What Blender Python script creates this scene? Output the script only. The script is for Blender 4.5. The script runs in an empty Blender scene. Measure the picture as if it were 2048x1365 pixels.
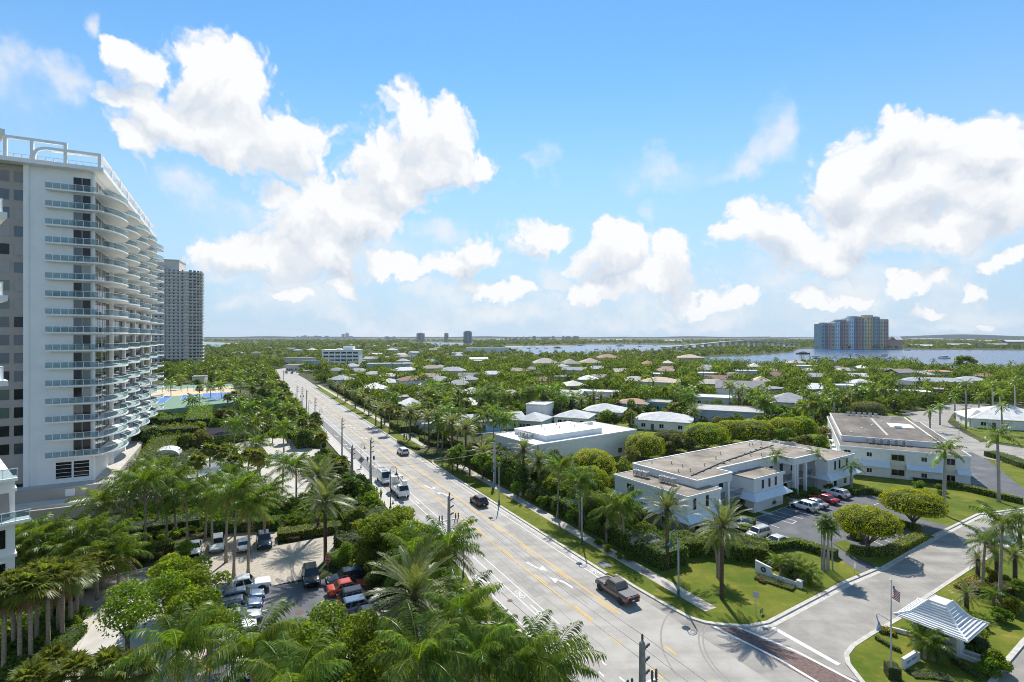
import bpy, math, random
import numpy as np
from mathutils import Vector
from mathutils.geometry import tessellate_polygon
from math import sin, cos, pi, radians, atan2, sqrt

SC = bpy.context.scene
COL = SC.collection
RNG = random.Random(7)

# ------------------------------------------------------------------ camera
CAM_H, FPX, HOR = 30.0, 1050.0, 673.0          # eye height (m), focal length and horizon in photo pixels
cam = bpy.data.cameras.new('camera')
cam.sensor_width = 36.0
cam.lens = FPX / 2048.0 * 36.0
cam.shift_y = -(682.5 - HOR) / 2048.0
cam.clip_start = 0.5
cam.clip_end = 60000.0
cam_ob = bpy.data.objects.new('camera', cam)
cam_ob.location = (0, 0, CAM_H)
cam_ob.rotation_euler = (radians(90), 0, 0)
COL.objects.link(cam_ob)
SC.camera = cam_ob

# ------------------------------------------------------------------ light
SUN_EL, SUN_AZ = radians(47.5), radians(2.0)
sun = bpy.data.lights.new('sun', 'SUN')
sun.energy = 4.0
sun.angle = radians(0.53)
sun.color = (1.0, 0.955, 0.88)
sun_ob = bpy.data.objects.new('sun', sun)
sun_ob.rotation_euler = (-(pi / 2 - SUN_EL), 0, -SUN_AZ)
sun_ob.location = (0, 200, 300)
COL.objects.link(sun_ob)
SC.view_settings.view_transform = 'Standard'
SC.view_settings.look = 'None'
SC.view_settings.gamma = 1.0
SC.view_settings.exposure = 0.62
SC.view_settings.use_curve_mapping = False
SC.render.engine = 'CYCLES'
SC.cycles.max_bounces = 6
SC.cycles.diffuse_bounces = 3
SC.cycles.glossy_bounces = 3
SC.cycles.transmission_bounces = 4
SC.cycles.transparent_max_bounces = 6
SC.cycles.volume_bounces = 0
SC.cycles.use_denoising = True
SC.cycles.denoising_prefilter = 'NONE'
SC.cycles.filter_width = 1.0
SC.cycles.use_adaptive_sampling = True
SC.cycles.adaptive_threshold = 0.02


def make_world():
    w = bpy.data.worlds.new('World')
    SC.world = w
    w.cycles.sampling_method = 'MANUAL'; w.cycles.sample_map_resolution = 256
    w.use_nodes = True
    nt = w.node_tree
    N, L = nt.nodes, nt.links
    N.clear()

    def val(n, i, v):
        if isinstance(v, bpy.types.NodeSocket):
            L.new(v, n.inputs[i])
        elif v is not None:
            n.inputs[i].default_value = v

    def m(op, a, b=None, c=None, clamp=False):
        n = N.new('ShaderNodeMath'); n.operation = op; n.use_clamp = clamp
        val(n, 0, a); val(n, 1, b); val(n, 2, c)
        return n.outputs[0]

    def vm(op, a, b=None, c=None):
        n = N.new('ShaderNodeVectorMath'); n.operation = op
        val(n, 0, a); val(n, 1, b)
        if c is not None: val(n, 2, c)
        return n.outputs['Value'] if op in ('LENGTH', 'DOT_PRODUCT') else n.outputs[0]

    def noise(vec, sc, det, rough=0.5, dim='2D'):
        n = N.new('ShaderNodeTexNoise'); n.noise_dimensions = dim
        L.new(vec, n.inputs['Vector'])
        n.inputs['Scale'].default_value = sc; n.inputs['Detail'].default_value = det
        n.inputs['Roughness'].default_value = rough
        return n

    def sstep(x, lo, hi, a=0.0, b=1.0):
        n = N.new('ShaderNodeMapRange'); n.interpolation_type = 'SMOOTHSTEP'
        val(n, 0, x); val(n, 1, lo); val(n, 2, hi); val(n, 3, a); val(n, 4, b)
        return n.outputs[0]

    sky = N.new('ShaderNodeTexSky'); sky.sky_type = 'NISHITA'
    sky.sun_disc = False
    sky.sun_elevation = SUN_EL; sky.sun_rotation = SUN_AZ
    sky.altitude = 30; sky.air_density = 1.0; sky.dust_density = 0.0; sky.ozone_density = 3.0
    tc = N.new('ShaderNodeTexCoord')
    d = tc.outputs['Generated']
    sep = N.new('ShaderNodeSeparateXYZ'); L.new(d, sep.inputs[0])
    az = m('ARCTAN2', sep.outputs[0], sep.outputs[1])
    el = m('ARCSINE', sep.outputs[2])
    q = N.new('ShaderNodeCombineXYZ'); L.new(az, q.inputs[0]); L.new(el, q.inputs[1])
    # towering edges: a slow warp, a fine fray, and rounded billows from cells at two sizes
    qo = q.outputs[0]
    n1 = noise(qo, 7.0, 2.0)
    n2 = noise(qo, 40.0, 3.0, 0.6)
    w1 = vm('MULTIPLY_ADD', n1.outputs['Color'], (0.13, 0.10, 0), (-0.065, -0.05, 0))
    w2 = vm('MULTIPLY_ADD', n2.outputs['Color'], (0.030, 0.030, 0), (-0.015, -0.015, 0))
    qw0 = vm('ADD', vm('ADD', qo, w1), w2)

    def cells(vec, sc):
        n = N.new('ShaderNodeTexVoronoi'); n.voronoi_dimensions = '2D'; n.feature = 'SMOOTH_F1'
        L.new(vec, n.inputs['Vector']); n.inputs['Scale'].default_value = sc; n.inputs['Smoothness'].default_value = 0.35
        return n.outputs['Distance']
    puff = m('MULTIPLY_ADD', cells(qw0, 24.0), 0.62, m('MULTIPLY', cells(qw0, 62.0), 0.34))
    puff = m('SUBTRACT', puff, 0.42)

    def blobs(lst, qw=None):
        qw = qw or qw0
        acc = None
        for (px, py, rx, ry) in lst:
            dx = px - 1024.0
            a = math.atan2(dx, FPX)
            hyp = sqrt(FPX * FPX + dx * dx)
            e = math.atan2(HOR - py, hyp)
            ra = rx / FPX * cos(a) ** 2
            re = ry / hyp * cos(e) ** 2
            v = vm('MULTIPLY_ADD', qw, (1 / ra, 1 / re, 0), (-a / ra, -e / re, 0))
            l = vm('LENGTH', v)
            acc = l if acc is None else m('SMOOTH_MIN', acc, l, 0.35)
        return acc

    THICK = [
        (265, 110, 55, 45), (420, 150, 90, 75), (470, 190, 95, 85), (330, 225, 85, 60), (290, 295, 62, 42), (440, 265, 130, 75),
        (560, 280, 100, 62), (500, 320, 95, 36),
        (820, 255, 75, 62), (890, 275, 70, 60), (770, 320, 78, 70), (880, 325, 110, 58), (960, 325, 52, 34), (790, 370, 95, 48),
        (650, 395, 95, 60), (590, 440, 95, 60), (700, 440, 115, 70), (520, 510, 110, 45), (640, 500, 120, 60), (760, 440, 60, 60),
        (815, 545, 72, 24), (570, 595, 36, 19), (655, 575, 38, 24),
        (955, 510, 55, 38), (1065, 478, 55, 36), (1005, 583, 70, 21), (925, 545, 60, 18),
        (1235, 505, 82, 58), (1358, 525, 46, 52), (1195, 578, 95, 26), (1310, 565, 85, 30),
        (1800, 270, 85, 58), (1865, 275, 75, 62), (1960, 300, 110, 52), (1720, 350, 85, 75), (1830, 380, 170, 75), (1990, 390, 110, 90),
        (1545, 460, 82, 52), (1630, 500, 105, 42), (1740, 450, 130, 48), (1880, 470, 120, 36),
        (1800, 570, 62, 24), (1885, 545, 42, 22), (2035, 515, 36, 17), (2010, 565, 45, 18), (1640, 590, 75, 18), (1430, 600, 90, 24),
        (1850, 620, 66, 14), (1985, 645, 30, 14)]
    thick0 = blobs(THICK)
    thick1 = blobs(THICK, vm('ADD', qw0, (0.006, 0.042, 0.0)))
    thick = m('ADD', thick0, puff)
    thin = blobs([
        (40, 165, 120, 62), (170, 185, 60, 42), (195, 40, 28, 34), (390, 390, 100, 42), (460, 430, 80, 40),
        (1345, 345, 95, 42), (1440, 350, 60, 25), (1540, 260, 66, 62), (1490, 320, 40, 40), (1068, 325, 24, 28), (1318, 425, 20, 28),
        (720, 520, 150, 70), (560, 550, 170, 40), (1980, 470, 120, 60), (1500, 630, 190, 40), (1240, 640, 110, 22), (1650, 560, 240, 50),
        (880, 480, 60, 40), (1100, 540, 70, 40), (700, 640, 200, 20), (1850, 580, 200, 60), (1000, 630, 260, 30), (1350, 600, 200, 50), (620, 600, 160, 50), (1950, 620, 160, 40), (480, 620, 90, 24), (880, 590, 120, 26), (1120, 600, 120, 24), (1560, 610, 140, 26), (1720, 640, 120, 18), (840, 655, 160, 12), (1400, 650, 200, 14), (1900, 655, 160, 12)])
    n3 = noise(qo, 9.0, 4.0, 0.6)
    a_thick = sstep(thick, 1.24, 0.74)
    a_thin = m('MULTIPLY', sstep(m('ADD', thin, m('MULTIPLY', puff, 0.6)), 1.25, 0.25), sstep(n3.outputs['Fac'], 0.30, 0.68, 0.15, 0.85))
    alpha = m('MAXIMUM', a_thick, a_thin, clamp=True)
    # bright where the cloud thins towards the sun, grey where more cloud lies above; creases between billows a little darker
    lit = m('MULTIPLY_ADD', m('SUBTRACT', thick1, thick0), 0.65, 0.80)
    lit = m('ADD', lit, m('MULTIPLY', puff, -0.55))
    lit = m('ADD', lit, m('MULTIPLY_ADD', n3.outputs['Fac'], 0.3, -0.15))
    lit = m('MINIMUM', m('MAXIMUM', lit, 0.30), 1.0)
    lit = m('MULTIPLY_ADD', m('SUBTRACT', 1.0, a_thick), m('SUBTRACT', 0.80, lit), lit)

    def cloud(fac):
        r = N.new('ShaderNodeMix'); r.data_type = 'RGBA'
        val(r, 0, fac)
        r.inputs[6].default_value = (0.29, 0.36, 0.46, 1)
        r.inputs[7].default_value = (0.638, 0.645, 0.652, 1)
        bg = N.new('ShaderNodeBackground'); L.new(r.outputs[2], bg.inputs[0])
        return bg.outputs[0]

    def mixsh(f, a, b):
        n = N.new('ShaderNodeMixShader'); L.new(f, n.inputs[0]); L.new(a, n.inputs[1]); L.new(b, n.inputs[2])
        return n.outputs[0]
    hsv = N.new('ShaderNodeHueSaturation')
    hsv.inputs['Saturation'].default_value = 1.16; hsv.inputs['Hue'].default_value = 0.492
    L.new(sky.outputs[0], hsv.inputs['Color'])
    # pale sea haze standing all round the horizon
    hz = N.new('ShaderNodeMix'); hz.data_type = 'RGBA'
    L.new(sstep(el, 0.50, -0.02, 0.0, 0.95), hz.inputs[0]); L.new(hsv.outputs[0], hz.inputs[6])
    hz.inputs[7].default_value = (2.75, 3.75, 4.85, 1)
    bg1 = N.new('ShaderNodeBackground'); L.new(hz.outputs[2], bg1.inputs[0]); bg1.inputs[1].default_value = 0.115
    ahead = mixsh(alpha, bg1.outputs[0], cloud(lit))
    # the rest of the sky carries the same broken cumulus
    n4 = noise(d, 4.0, 4.0, 0.58, '3D')
    a_rest = m('MULTIPLY', sstep(n4.outputs['Fac'], 0.53, 0.62), m('MULTIPLY', sstep(el, 0.95, 0.7), sstep(el, 0.02, 0.10)))
    rest = mixsh(a_rest, bg1.outputs[0], cloud(0.9))
    front = m('MULTIPLY', m('LESS_THAN', m('ABSOLUTE', az), 0.92), m('MULTIPLY', m('GREATER_THAN', el, -0.01), m('LESS_THAN', el, 0.70)))
    out = N.new('ShaderNodeOutputWorld'); L.new(mixsh(front, rest, ahead), out.inputs[0])


make_world()


# ------------------------------------------------------------------ helpers
def G(px, py, z=0.0):
    """Where the sight line through a photo pixel meets the level z: a place on the ground, a roof, a crown."""
    d = (CAM_H - z) * FPX / (py - HOR)
    return ((px - 1024.0) / FPX * d, d, z)


def G2(px, py, z=0.0):
    p = G(px, py, z)
    return (p[0], p[1])


def at(px, Y):
    return ((px - 1024.0) / FPX * Y, Y)


def zat(py, Y):
    return CAM_H - (py - HOR) * Y / FPX


def pix(x, y, z):
    return 1024 + FPX * x / y, HOR + FPX * (CAM_H - z) / y


def ccw(poly):
    a = sum(poly[i][0] * poly[(i + 1) % len(poly)][1] - poly[(i + 1) % len(poly)][0] * poly[i][1] for i in range(len(poly)))
    return poly[::-1] if a < 0 else poly


def tess(poly):
    if len(poly) <= 4: return [tuple(range(len(poly)))]
    out = []
    for t in tessellate_polygon([[Vector((p[0], p[1], 0)) for p in poly]]):
        a, b, c = (poly[i] for i in t)
        out.append(tuple(t) if (b[0] - a[0]) * (c[1] - a[1]) - (b[1] - a[1]) * (c[0] - a[0]) > 0 else tuple(t)[::-1])
    return out


class MB:
    def __init__(s):
        s.v = []; s.f = []

    def add(s, vs, fs):
        o = len(s.v); s.v.extend(vs); s.f.extend([tuple(i + o for i in f) for f in fs]); return s

    def box(s, x0, x1, y0, y1, z0, z1):
        return s.add([(x0, y0, z0), (x1, y0, z0), (x1, y1, z0), (x0, y1, z0), (x0, y0, z1), (x1, y0, z1), (x1, y1, z1), (x0, y1, z1)],
                     [(3, 2, 1, 0), (4, 5, 6, 7), (0, 1, 5, 4), (1, 2, 6, 5), (2, 3, 7, 6), (3, 0, 4, 7)])

    def cbox(s, c, sz, rz=0.0):
        hx, hy, hz = sz[0] / 2, sz[1] / 2, sz[2] / 2
        ca, sa = cos(rz), sin(rz)
        vs = []
        for z in (-hz, hz):
            for x, y in ((-hx, -hy), (hx, -hy), (hx, hy), (-hx, hy)):
                vs.append((c[0] + x * ca - y * sa, c[1] + x * sa + y * ca, c[2] + z))
        return s.add(vs, [(3, 2, 1, 0), (4, 5, 6, 7), (0, 1, 5, 4), (1, 2, 6, 5), (2, 3, 7, 6), (3, 0, 4, 7)])

    def prism(s, poly, z0, z1):
        poly = ccw(poly)
        n = len(poly)
        vs = [(p[0], p[1], z0) for p in poly] + [(p[0], p[1], z1) for p in poly]
        tr = tess(poly)
        fs = [tuple(t[::-1]) for t in tr] + [tuple(i + n for i in t) for t in tr] + [(i, (i + 1) % n, n + (i + 1) % n, n + i) for i in range(n)]
        return s.add(vs, fs)

    def sheet(s, poly, z):
        poly = ccw(poly)
        return s.add([(p[0], p[1], z) for p in poly], tess(poly))

    def tube(s, pts, rad, n=6, cap=True):
        pts = [np.array(p, float) for p in pts]
        if not hasattr(rad, '__len__'): rad = [rad] * len(pts)
        vs = []; k = len(pts)
        for i, p in enumerate(pts):
            t = pts[min(i + 1, k - 1)] - pts[max(i - 1, 0)]
            t = t / (np.linalg.norm(t) + 1e-9)
            ref = np.array((0, 0, 1.0)) if abs(t[2]) < 0.9 else np.array((1.0, 0, 0))
            a = np.cross(t, ref); a /= np.linalg.norm(a); b = np.cross(t, a)
            for j in range(n):
                an = 2 * pi * j / n
                vs.append(tuple(p + (a * cos(an) + b * sin(an)) * rad[i]))
        fs = []
        for i in range(k - 1):
            for j in range(n):
                fs.append((i * n + j, i * n + (j + 1) % n, (i + 1) * n + (j + 1) % n, (i + 1) * n + j))
        if cap:
            fs.append(tuple(range(n - 1, -1, -1))); fs.append(tuple(range((k - 1) * n, k * n)))
        return s.add(vs, fs)

    def lathe(s, prof, n=12, c=(0, 0, 0)):
        vs = []
        for r, z in prof:
            for j in range(n):
                an = 2 * pi * j / n
                vs.append((c[0] + r * cos(an), c[1] + r * sin(an), c[2] + z))
        fs = []
        for i in range(len(prof) - 1):
            for j in range(n):
                fs.append((i * n + j, i * n + (j + 1) % n, (i + 1) * n + (j + 1) % n, (i + 1) * n + j))
        fs.append(tuple(range(n - 1, -1, -1))); k = len(prof) - 1
        fs.append(tuple(range(k * n, k * n + n)))
        return s.add(vs, fs)

    def mesh(s, name, mt, smooth=False):
        me = bpy.data.meshes.new(name)
        me.from_pydata(s.v, [], s.f)
        if mt: me.materials.append(mt)
        if smooth: me.polygons.foreach_set('use_smooth', [True] * len(me.polygons))
        me.update()
        return me

    def build(s, name, mt, parent=None, smooth=False, loc=None, rz=0.0):
        return link(name, s.mesh(name, mt, smooth), parent, loc, rz)


def link(name, me, parent=None, loc=None, rz=0.0):
    o = bpy.data.objects.new(name, me)
    if loc is not None: o.location = loc
    if rz: o.rotation_euler = (0, 0, rz)
    if parent is not None: o.parent = parent
    COL.objects.link(o)
    return o


def tag(o, label=None, cat=None, group=None, kind=None):
    if label: o['label'] = label
    if cat: o['category'] = cat
    if group: o['group'] = group
    if kind: o['kind'] = kind
    return o


def thing(name, label, cat, loc=(0, 0, 0), rz=0.0, group=None):
    o = bpy.data.objects.new(name, None)
    o.empty_display_size = 0.5
    o.location = loc; o.rotation_euler = (0, 0, rz)
    COL.objects.link(o)
    return tag(o, label, cat, group)


def struct(name, mb, mt, parent=None):
    o = mb.build(name, mt, parent)
    if parent is None: o['kind'] = 'structure'
    return o


def copy_tree(o, parent=None):
    c = o.copy(); COL.objects.link(c); c.parent = parent
    for ch in o.children: copy_tree(ch, c)
    return c


def mesh_np(name, V, Q, mt, smooth=False):
    """V (n,3) float, Q (m,k) int faces of equal size"""
    me = bpy.data.meshes.new(name)
    V = np.asarray(V, np.float32); Q = np.asarray(Q, np.int32)
    k = Q.shape[1]
    me.vertices.add(len(V)); me.vertices.foreach_set('co', V.ravel())
    me.loops.add(Q.size); me.loops.foreach_set('vertex_index', Q.ravel())
    me.polygons.add(len(Q)); me.polygons.foreach_set('loop_start', np.arange(0, Q.size, k, dtype=np.int32))
    me.polygons.foreach_set('loop_total', np.full(len(Q), k, np.int32))
    if smooth: me.polygons.foreach_set('use_smooth', np.ones(len(Q), bool))
    if mt: me.materials.append(mt)
    me.update(calc_edges=True)
    return me


# ------------------------------------------------------------------ materials
MATS = {}


def mat(name, col, rough=0.7, var=0.0, scale=3.0, col2=None, bump=0.0, bscale=40.0, metal=0.0, spec=0.5, detail=6.0, obj=True,
        stretch=None, island=0.0, lo=0.35, hi=0.65, bdist=0.05):
    if name in MATS: return MATS[name]
    m = bpy.data.materials.new(name); m.use_nodes = True
    nt = m.node_tree; N, L = nt.nodes, nt.links
    b = N['Principled BSDF']
    b.inputs['Roughness'].default_value = rough
    b.inputs['Metallic'].default_value = metal
    b.inputs['Specular IOR Level'].default_value = spec
    c = (*col, 1)
    b.inputs['Base Color'].default_value = c
    tc = N.new('ShaderNodeTexCoord'); src = tc.outputs['Object']
    if stretch:
        mp = N.new('ShaderNodeMapping'); mp.inputs['Scale'].default_value = stretch
        L.new(src, mp.inputs[0]); src = mp.outputs[0]
    if var > 0 or col2:
        n = N.new('ShaderNodeTexNoise'); n.inputs['Scale'].default_value = scale; n.inputs['Detail'].default_value = detail
        n.inputs['Roughness'].default_value = 0.62
        L.new(src, n.inputs['Vector'])
        mr = N.new('ShaderNodeMapRange'); mr.interpolation_type = 'SMOOTHSTEP'
        L.new(n.outputs['Fac'], mr.inputs[0]); mr.inputs[1].default_value = lo; mr.inputs[2].default_value = hi
        mx = N.new('ShaderNodeMix'); mx.data_type = 'RGBA'
        L.new(mr.outputs[0], mx.inputs[0])
        c2 = col2 if col2 else tuple(x * (1 + var) for x in col)
        c1 = col if col2 else tuple(x * (1 - var) for x in col)
        mx.inputs[6].default_value = (*c1, 1); mx.inputs[7].default_value = (*c2, 1)
        colsock = mx.outputs[2]
        if island > 0:
            g = N.new('ShaderNodeNewGeometry')
            h = N.new('ShaderNodeHueSaturation')
            mr2 = N.new('ShaderNodeMapRange'); L.new(g.outputs['Random Per Island'], mr2.inputs[0])
            mr2.inputs[3].default_value = 1 - island; mr2.inputs[4].default_value = 1 + island
            L.new(mr2.outputs[0], h.inputs['Value']); L.new(colsock, h.inputs['Color']); colsock = h.outputs[0]
        L.new(colsock, b.inputs['Base Color'])
    if bump > 0:
        n2 = N.new('ShaderNodeTexNoise'); n2.inputs['Scale'].default_value = bscale; n2.inputs['Detail'].default_value = 4
        L.new(src, n2.inputs['Vector'])
        bp = N.new('ShaderNodeBump'); bp.inputs['Strength'].default_value = bump; bp.inputs['Distance'].default_value = bdist
        L.new(n2.outputs['Fac'], bp.inputs['Height']); L.new(bp.outputs[0], b.inputs['Normal'])
    MATS[name] = m
    return m


def leaf_mat(name, col, col2, trans=0.42, rough=0.5, jit=0.25, huej=0.02, objj=0.2, tint=(1.25, 1.15, 0.40), spec=0.16):
    """green leaf: glossy upper side, light passing through, each leaf and each tree a little different"""
    m = bpy.data.materials.new(name); m.use_nodes = True
    nt = m.node_tree; N, L = nt.nodes, nt.links
    N.clear()
    g = N.new('ShaderNodeNewGeometry'); oi = N.new('ShaderNodeObjectInfo')
    mx = N.new('ShaderNodeMix'); mx.data_type = 'RGBA'
    L.new(g.outputs['Random Per Island'], mx.inputs[0])
    mx.inputs[6].default_value = (*col, 1); mx.inputs[7].default_value = (*col2, 1)
    h = N.new('ShaderNodeHueSaturation')
    v1 = N.new('ShaderNodeMapRange'); L.new(oi.outputs['Random'], v1.inputs[0])
    v1.inputs[3].default_value = 1 - objj; v1.inputs[4].default_value = 1 + objj
    w = N.new('ShaderNodeTexWhiteNoise'); w.noise_dimensions = '1D'; L.new(oi.outputs['Random'], w.inputs['W'])
    v2 = N.new('ShaderNodeMapRange'); L.new(w.outputs['Value'], v2.inputs[0])
    v2.inputs[3].default_value = 0.5 - huej; v2.inputs[4].default_value = 0.5 + huej
    L.new(v1.outputs[0], h.inputs['Value']); L.new(v2.outputs[0], h.inputs['Hue']); L.new(mx.outputs[2], h.inputs['Color'])
    p = N.new('ShaderNodeBsdfPrincipled'); p.inputs['Roughness'].default_value = rough
    p.inputs['Specular IOR Level'].default_value = spec
    L.new(h.outputs[0], p.inputs['Base Color'])
    t = N.new('ShaderNodeBsdfTranslucent')
    tm = N.new('ShaderNodeMix'); tm.data_type = 'RGBA'; tm.blend_type = 'MULTIPLY'; tm.inputs[0].default_value = 1.0
    L.new(h.outputs[0], tm.inputs[6]); tm.inputs[7].default_value = (tint[0] * 2.0, tint[1] * 2.0, tint[2] * 2.0, 1)
    L.new(tm.outputs[2], t.inputs[0])
    ms = N.new('ShaderNodeMixShader'); ms.inputs[0].default_value = trans
    L.new(p.outputs[0], ms.inputs[1]); L.new(t.outputs[0], ms.inputs[2])
    o = N.new('ShaderNodeOutputMaterial'); L.new(ms.outputs[0], o.inputs[0])
    MATS[name] = m
    return m


def glass_mat(name, col, rough=0.06, spec=0.8):
    m = bpy.data.materials.new(name); m.use_nodes = True
    b = m.node_tree.nodes['Principled BSDF']
    b.inputs['Base Color'].default_value = (*col, 1); b.inputs['Roughness'].default_value = rough
    b.inputs['Specular IOR Level'].default_value = spec
    MATS[name] = m
    return m


def rail_glass(name, col, alpha):
    m = bpy.data.materials.new(name); m.use_nodes = True
    nt = m.node_tree; N, L = nt.nodes, nt.links
    b = N['Principled BSDF']; o = N['Material Output']
    b.inputs['Base Color'].default_value = (*col, 1); b.inputs['Roughness'].default_value = 0.08
    t = N.new('ShaderNodeBsdfTransparent'); t.inputs[0].default_value = (0.82, 0.92, 0.92, 1)
    ms = N.new('ShaderNodeMixShader'); ms.inputs[0].default_value = alpha
    L.new(t.outputs[0], ms.inputs[1]); L.new(b.outputs[0], ms.inputs[2]); L.new(ms.outputs[0], o.inputs[0])
    MATS[name] = m
    return m


def vary_by_place(m, scale, dark, light):
    """each tree of a wood has its own green: a slow noise over the ground"""
    nt = m.node_tree; N, L = nt.nodes, nt.links
    h = next(n for n in N if n.bl_idname == 'ShaderNodeHueSaturation')
    src = h.inputs['Color'].links[0].from_socket
    tc = N.new('ShaderNodeTexCoord'); mp = N.new('ShaderNodeMapping'); mp.inputs['Scale'].default_value = (scale, scale, 0.0)
    L.new(tc.outputs['Object'], mp.inputs[0])
    v = N.new('ShaderNodeTexVoronoi'); v.voronoi_dimensions = '2D'; v.inputs['Scale'].default_value = 1.0; L.new(mp.outputs[0], v.inputs['Vector'])
    sp = N.new('ShaderNodeSeparateColor'); L.new(v.outputs['Color'], sp.inputs[0])
    mx = N.new('ShaderNodeMix'); mx.data_type = 'RGBA'; L.new(sp.outputs[0], mx.inputs[0])
    mx.inputs[6].default_value = (*dark, 1); mx.inputs[7].default_value = (*light, 1)
    ml = N.new('ShaderNodeMix'); ml.data_type = 'RGBA'; ml.blend_type = 'MULTIPLY'; ml.inputs[0].default_value = 1.0
    L.new(src, ml.inputs[6]); L.new(mx.outputs[2], ml.inputs[7]); L.new(ml.outputs[2], h.inputs['Color'])


M_ROAD = mat('road_asphalt', (0.345, 0.318, 0.280), 0.9, 0, 0.35, col2=(0.425, 0.398, 0.355), bump=0.15, bscale=30, detail=10)
def layer(m, rot, stretch, sc, lo, hi, mul, detail=6):
    """multiply a second, stretched noise into the base colour: wear, mowing, stains"""
    nt = m.node_tree; N, L = nt.nodes, nt.links
    b = N['Principled BSDF']; src = b.inputs['Base Color'].links[0].from_socket
    tc = N.new('ShaderNodeTexCoord'); mp = N.new('ShaderNodeMapping'); mp.inputs['Rotation'].default_value = (0, 0, rot); mp.inputs['Scale'].default_value = stretch
    L.new(tc.outputs['Object'], mp.inputs[0])
    n = N.new('ShaderNodeTexNoise'); n.inputs['Scale'].default_value = sc; n.inputs['Detail'].default_value = detail; L.new(mp.outputs[0], n.inputs['Vector'])
    r = N.new('ShaderNodeMapRange'); r.interpolation_type = 'SMOOTHSTEP'; L.new(n.outputs['Fac'], r.inputs[0]); r.inputs[1].default_value = lo; r.inputs[2].default_value = hi
    mx = N.new('ShaderNodeMix'); mx.data_type = 'RGBA'; mx.blend_type = 'MULTIPLY'; L.new(r.outputs[0], mx.inputs[0])
    L.new(src, mx.inputs[6]); mx.inputs[7].default_value = (*mul, 1); L.new(mx.outputs[2], b.inputs['Base Color'])


layer(M_ROAD, radians(-118), (0.02, 0.55, 1), 1.0, 0.45, 0.75, (0.84, 0.83, 0.82))
layer(M_ROAD, 0, (1, 1, 1), 0.09, 0.56, 0.62, (0.90, 0.89, 0.88), 8)
M_ROAD2 = mat('street_asphalt', (0.25, 0.23, 0.20), 0.9, 0, 0.3, col2=(0.37, 0.34, 0.30), bump=0.15, bscale=30, detail=10, lo=0.3, hi=0.7)
M_DARKROAD = mat('new_asphalt', (0.085, 0.088, 0.097), 0.85, 0, 0.4, col2=(0.115, 0.118, 0.125), bump=0.1, bscale=40, detail=9)
M_TURN = mat('turn_lane_asphalt', (0.17, 0.165, 0.165), 0.9, 0, 0.5, col2=(0.21, 0.205, 0.2))
M_CONC = mat('pale_concrete', (0.46, 0.43, 0.38), 0.9, 0, 0.8, col2=(0.54, 0.51, 0.46), bump=0.08, bscale=25)
M_WALK = mat('pavement_concrete', (0.40, 0.36, 0.31), 0.9, 0, 1.2, col2=(0.48, 0.44, 0.39), bump=0.08, bscale=25)
M_KERB = mat('kerb_concrete', (0.46, 0.42, 0.36), 0.9, 0, 1.5, col2=(0.56, 0.53, 0.48))
M_PAVER = mat('beige_pavers', (0.36, 0.305, 0.24), 0.9, 0, 2.5, col2=(0.46, 0.41, 0.34), bump=0.5, bscale=9, detail=3)
M_BRICK = mat('crosswalk_brick', (0.125, 0.075, 0.062), 0.9, 0, 3.0, col2=(0.18, 0.125, 0.108), bump=0.4, bscale=8)
M_LAWN = mat('lawn_grass', (0.080, 0.125, 0.010), 0.95, 0, 0.22, col2=(0.185, 0.190, 0.024), bump=1.0, bscale=14, spec=0.15, detail=12, lo=0.3, hi=0.72)
layer(M_ROAD2, radians(-33), (0.03, 0.5, 1), 1.0, 0.45, 0.75, (0.76, 0.75, 0.74))
layer(M_DARKROAD, 0, (1, 1, 1), 0.12, 0.5, 0.66, (1.35, 1.33, 1.28), 8)
layer(M_LAWN, 0, (1, 1, 1), 1.6, 0.5, 0.72, (1.35, 1.12, 1.2), 5)
layer(M_LAWN, 0, (1, 1, 1), 0.35, 0.60, 0.70, (1.7, 1.25, 2.2), 6)
layer(M_LAWN, 0, (1, 1, 1), 0.06, 0.48, 0.62, (0.78, 0.86, 0.8), 4)
M_SOIL = mat('garden_ground', (0.035, 0.05, 0.014), 0.95, 0, 0.07, col2=(0.10, 0.105, 0.035), bump=0.8, bscale=3, spec=0.15, detail=10)
M_MULCH = mat('brown_mulch', (0.075, 0.045, 0.028), 0.95, 0.4, 6.0, bump=0.8, bscale=20)
M_WHITE = mat('road_paint_white', (0.72, 0.72, 0.70), 0.7, 0, 5.0, col2=(0.60, 0.59, 0.56))
M_YELLOW = mat('road_paint_yellow', (0.68, 0.38, 0.03), 0.7, 0, 5.0, col2=(0.58, 0.35, 0.06))
M_SAND = mat('sand', (0.62, 0.47, 0.30), 0.95, 0.08, 2.0)
M_WATER = mat('lagoon_water', (0.012, 0.065, 0.16), 0.22, 0, 0.004, col2=(0.025, 0.095, 0.20), bump=1.0, bscale=0.12, spec=0.30, bdist=1.6)
M_SEA = mat('sea_water', (0.02, 0.20, 0.26), 0.3, 0.2, 0.01, bump=0.5, bscale=0.25)
M_STUCCO = mat('white_stucco', (0.84, 0.83, 0.80), 0.8, 0.025, 0.4)
M_WSIDING = mat('white_siding', (0.74, 0.75, 0.75), 0.7, 0.03, 0.5)
layer(M_STUCCO, 0, (1, 1, 0.07), 0.7, 0.5, 0.8, (0.93, 0.92, 0.90))
layer(M_WSIDING, 0, (1, 1, 0.07), 0.7, 0.5, 0.8, (0.94, 0.93, 0.91))
M_TAUPE = mat('taupe_stucco', (0.40, 0.35, 0.305), 0.85, 0.04, 0.5)
M_GLASS = glass_mat('dark_window_glass', (0.010, 0.013, 0.016), 0.05, 0.35)
M_GLASSB = glass_mat('blue_window_glass', (0.03, 0.05, 0.065), 0.05, 1.0)
M_RAIL = rail_glass('balcony_glass', (0.20, 0.27, 0.30), 0.30)
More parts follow.
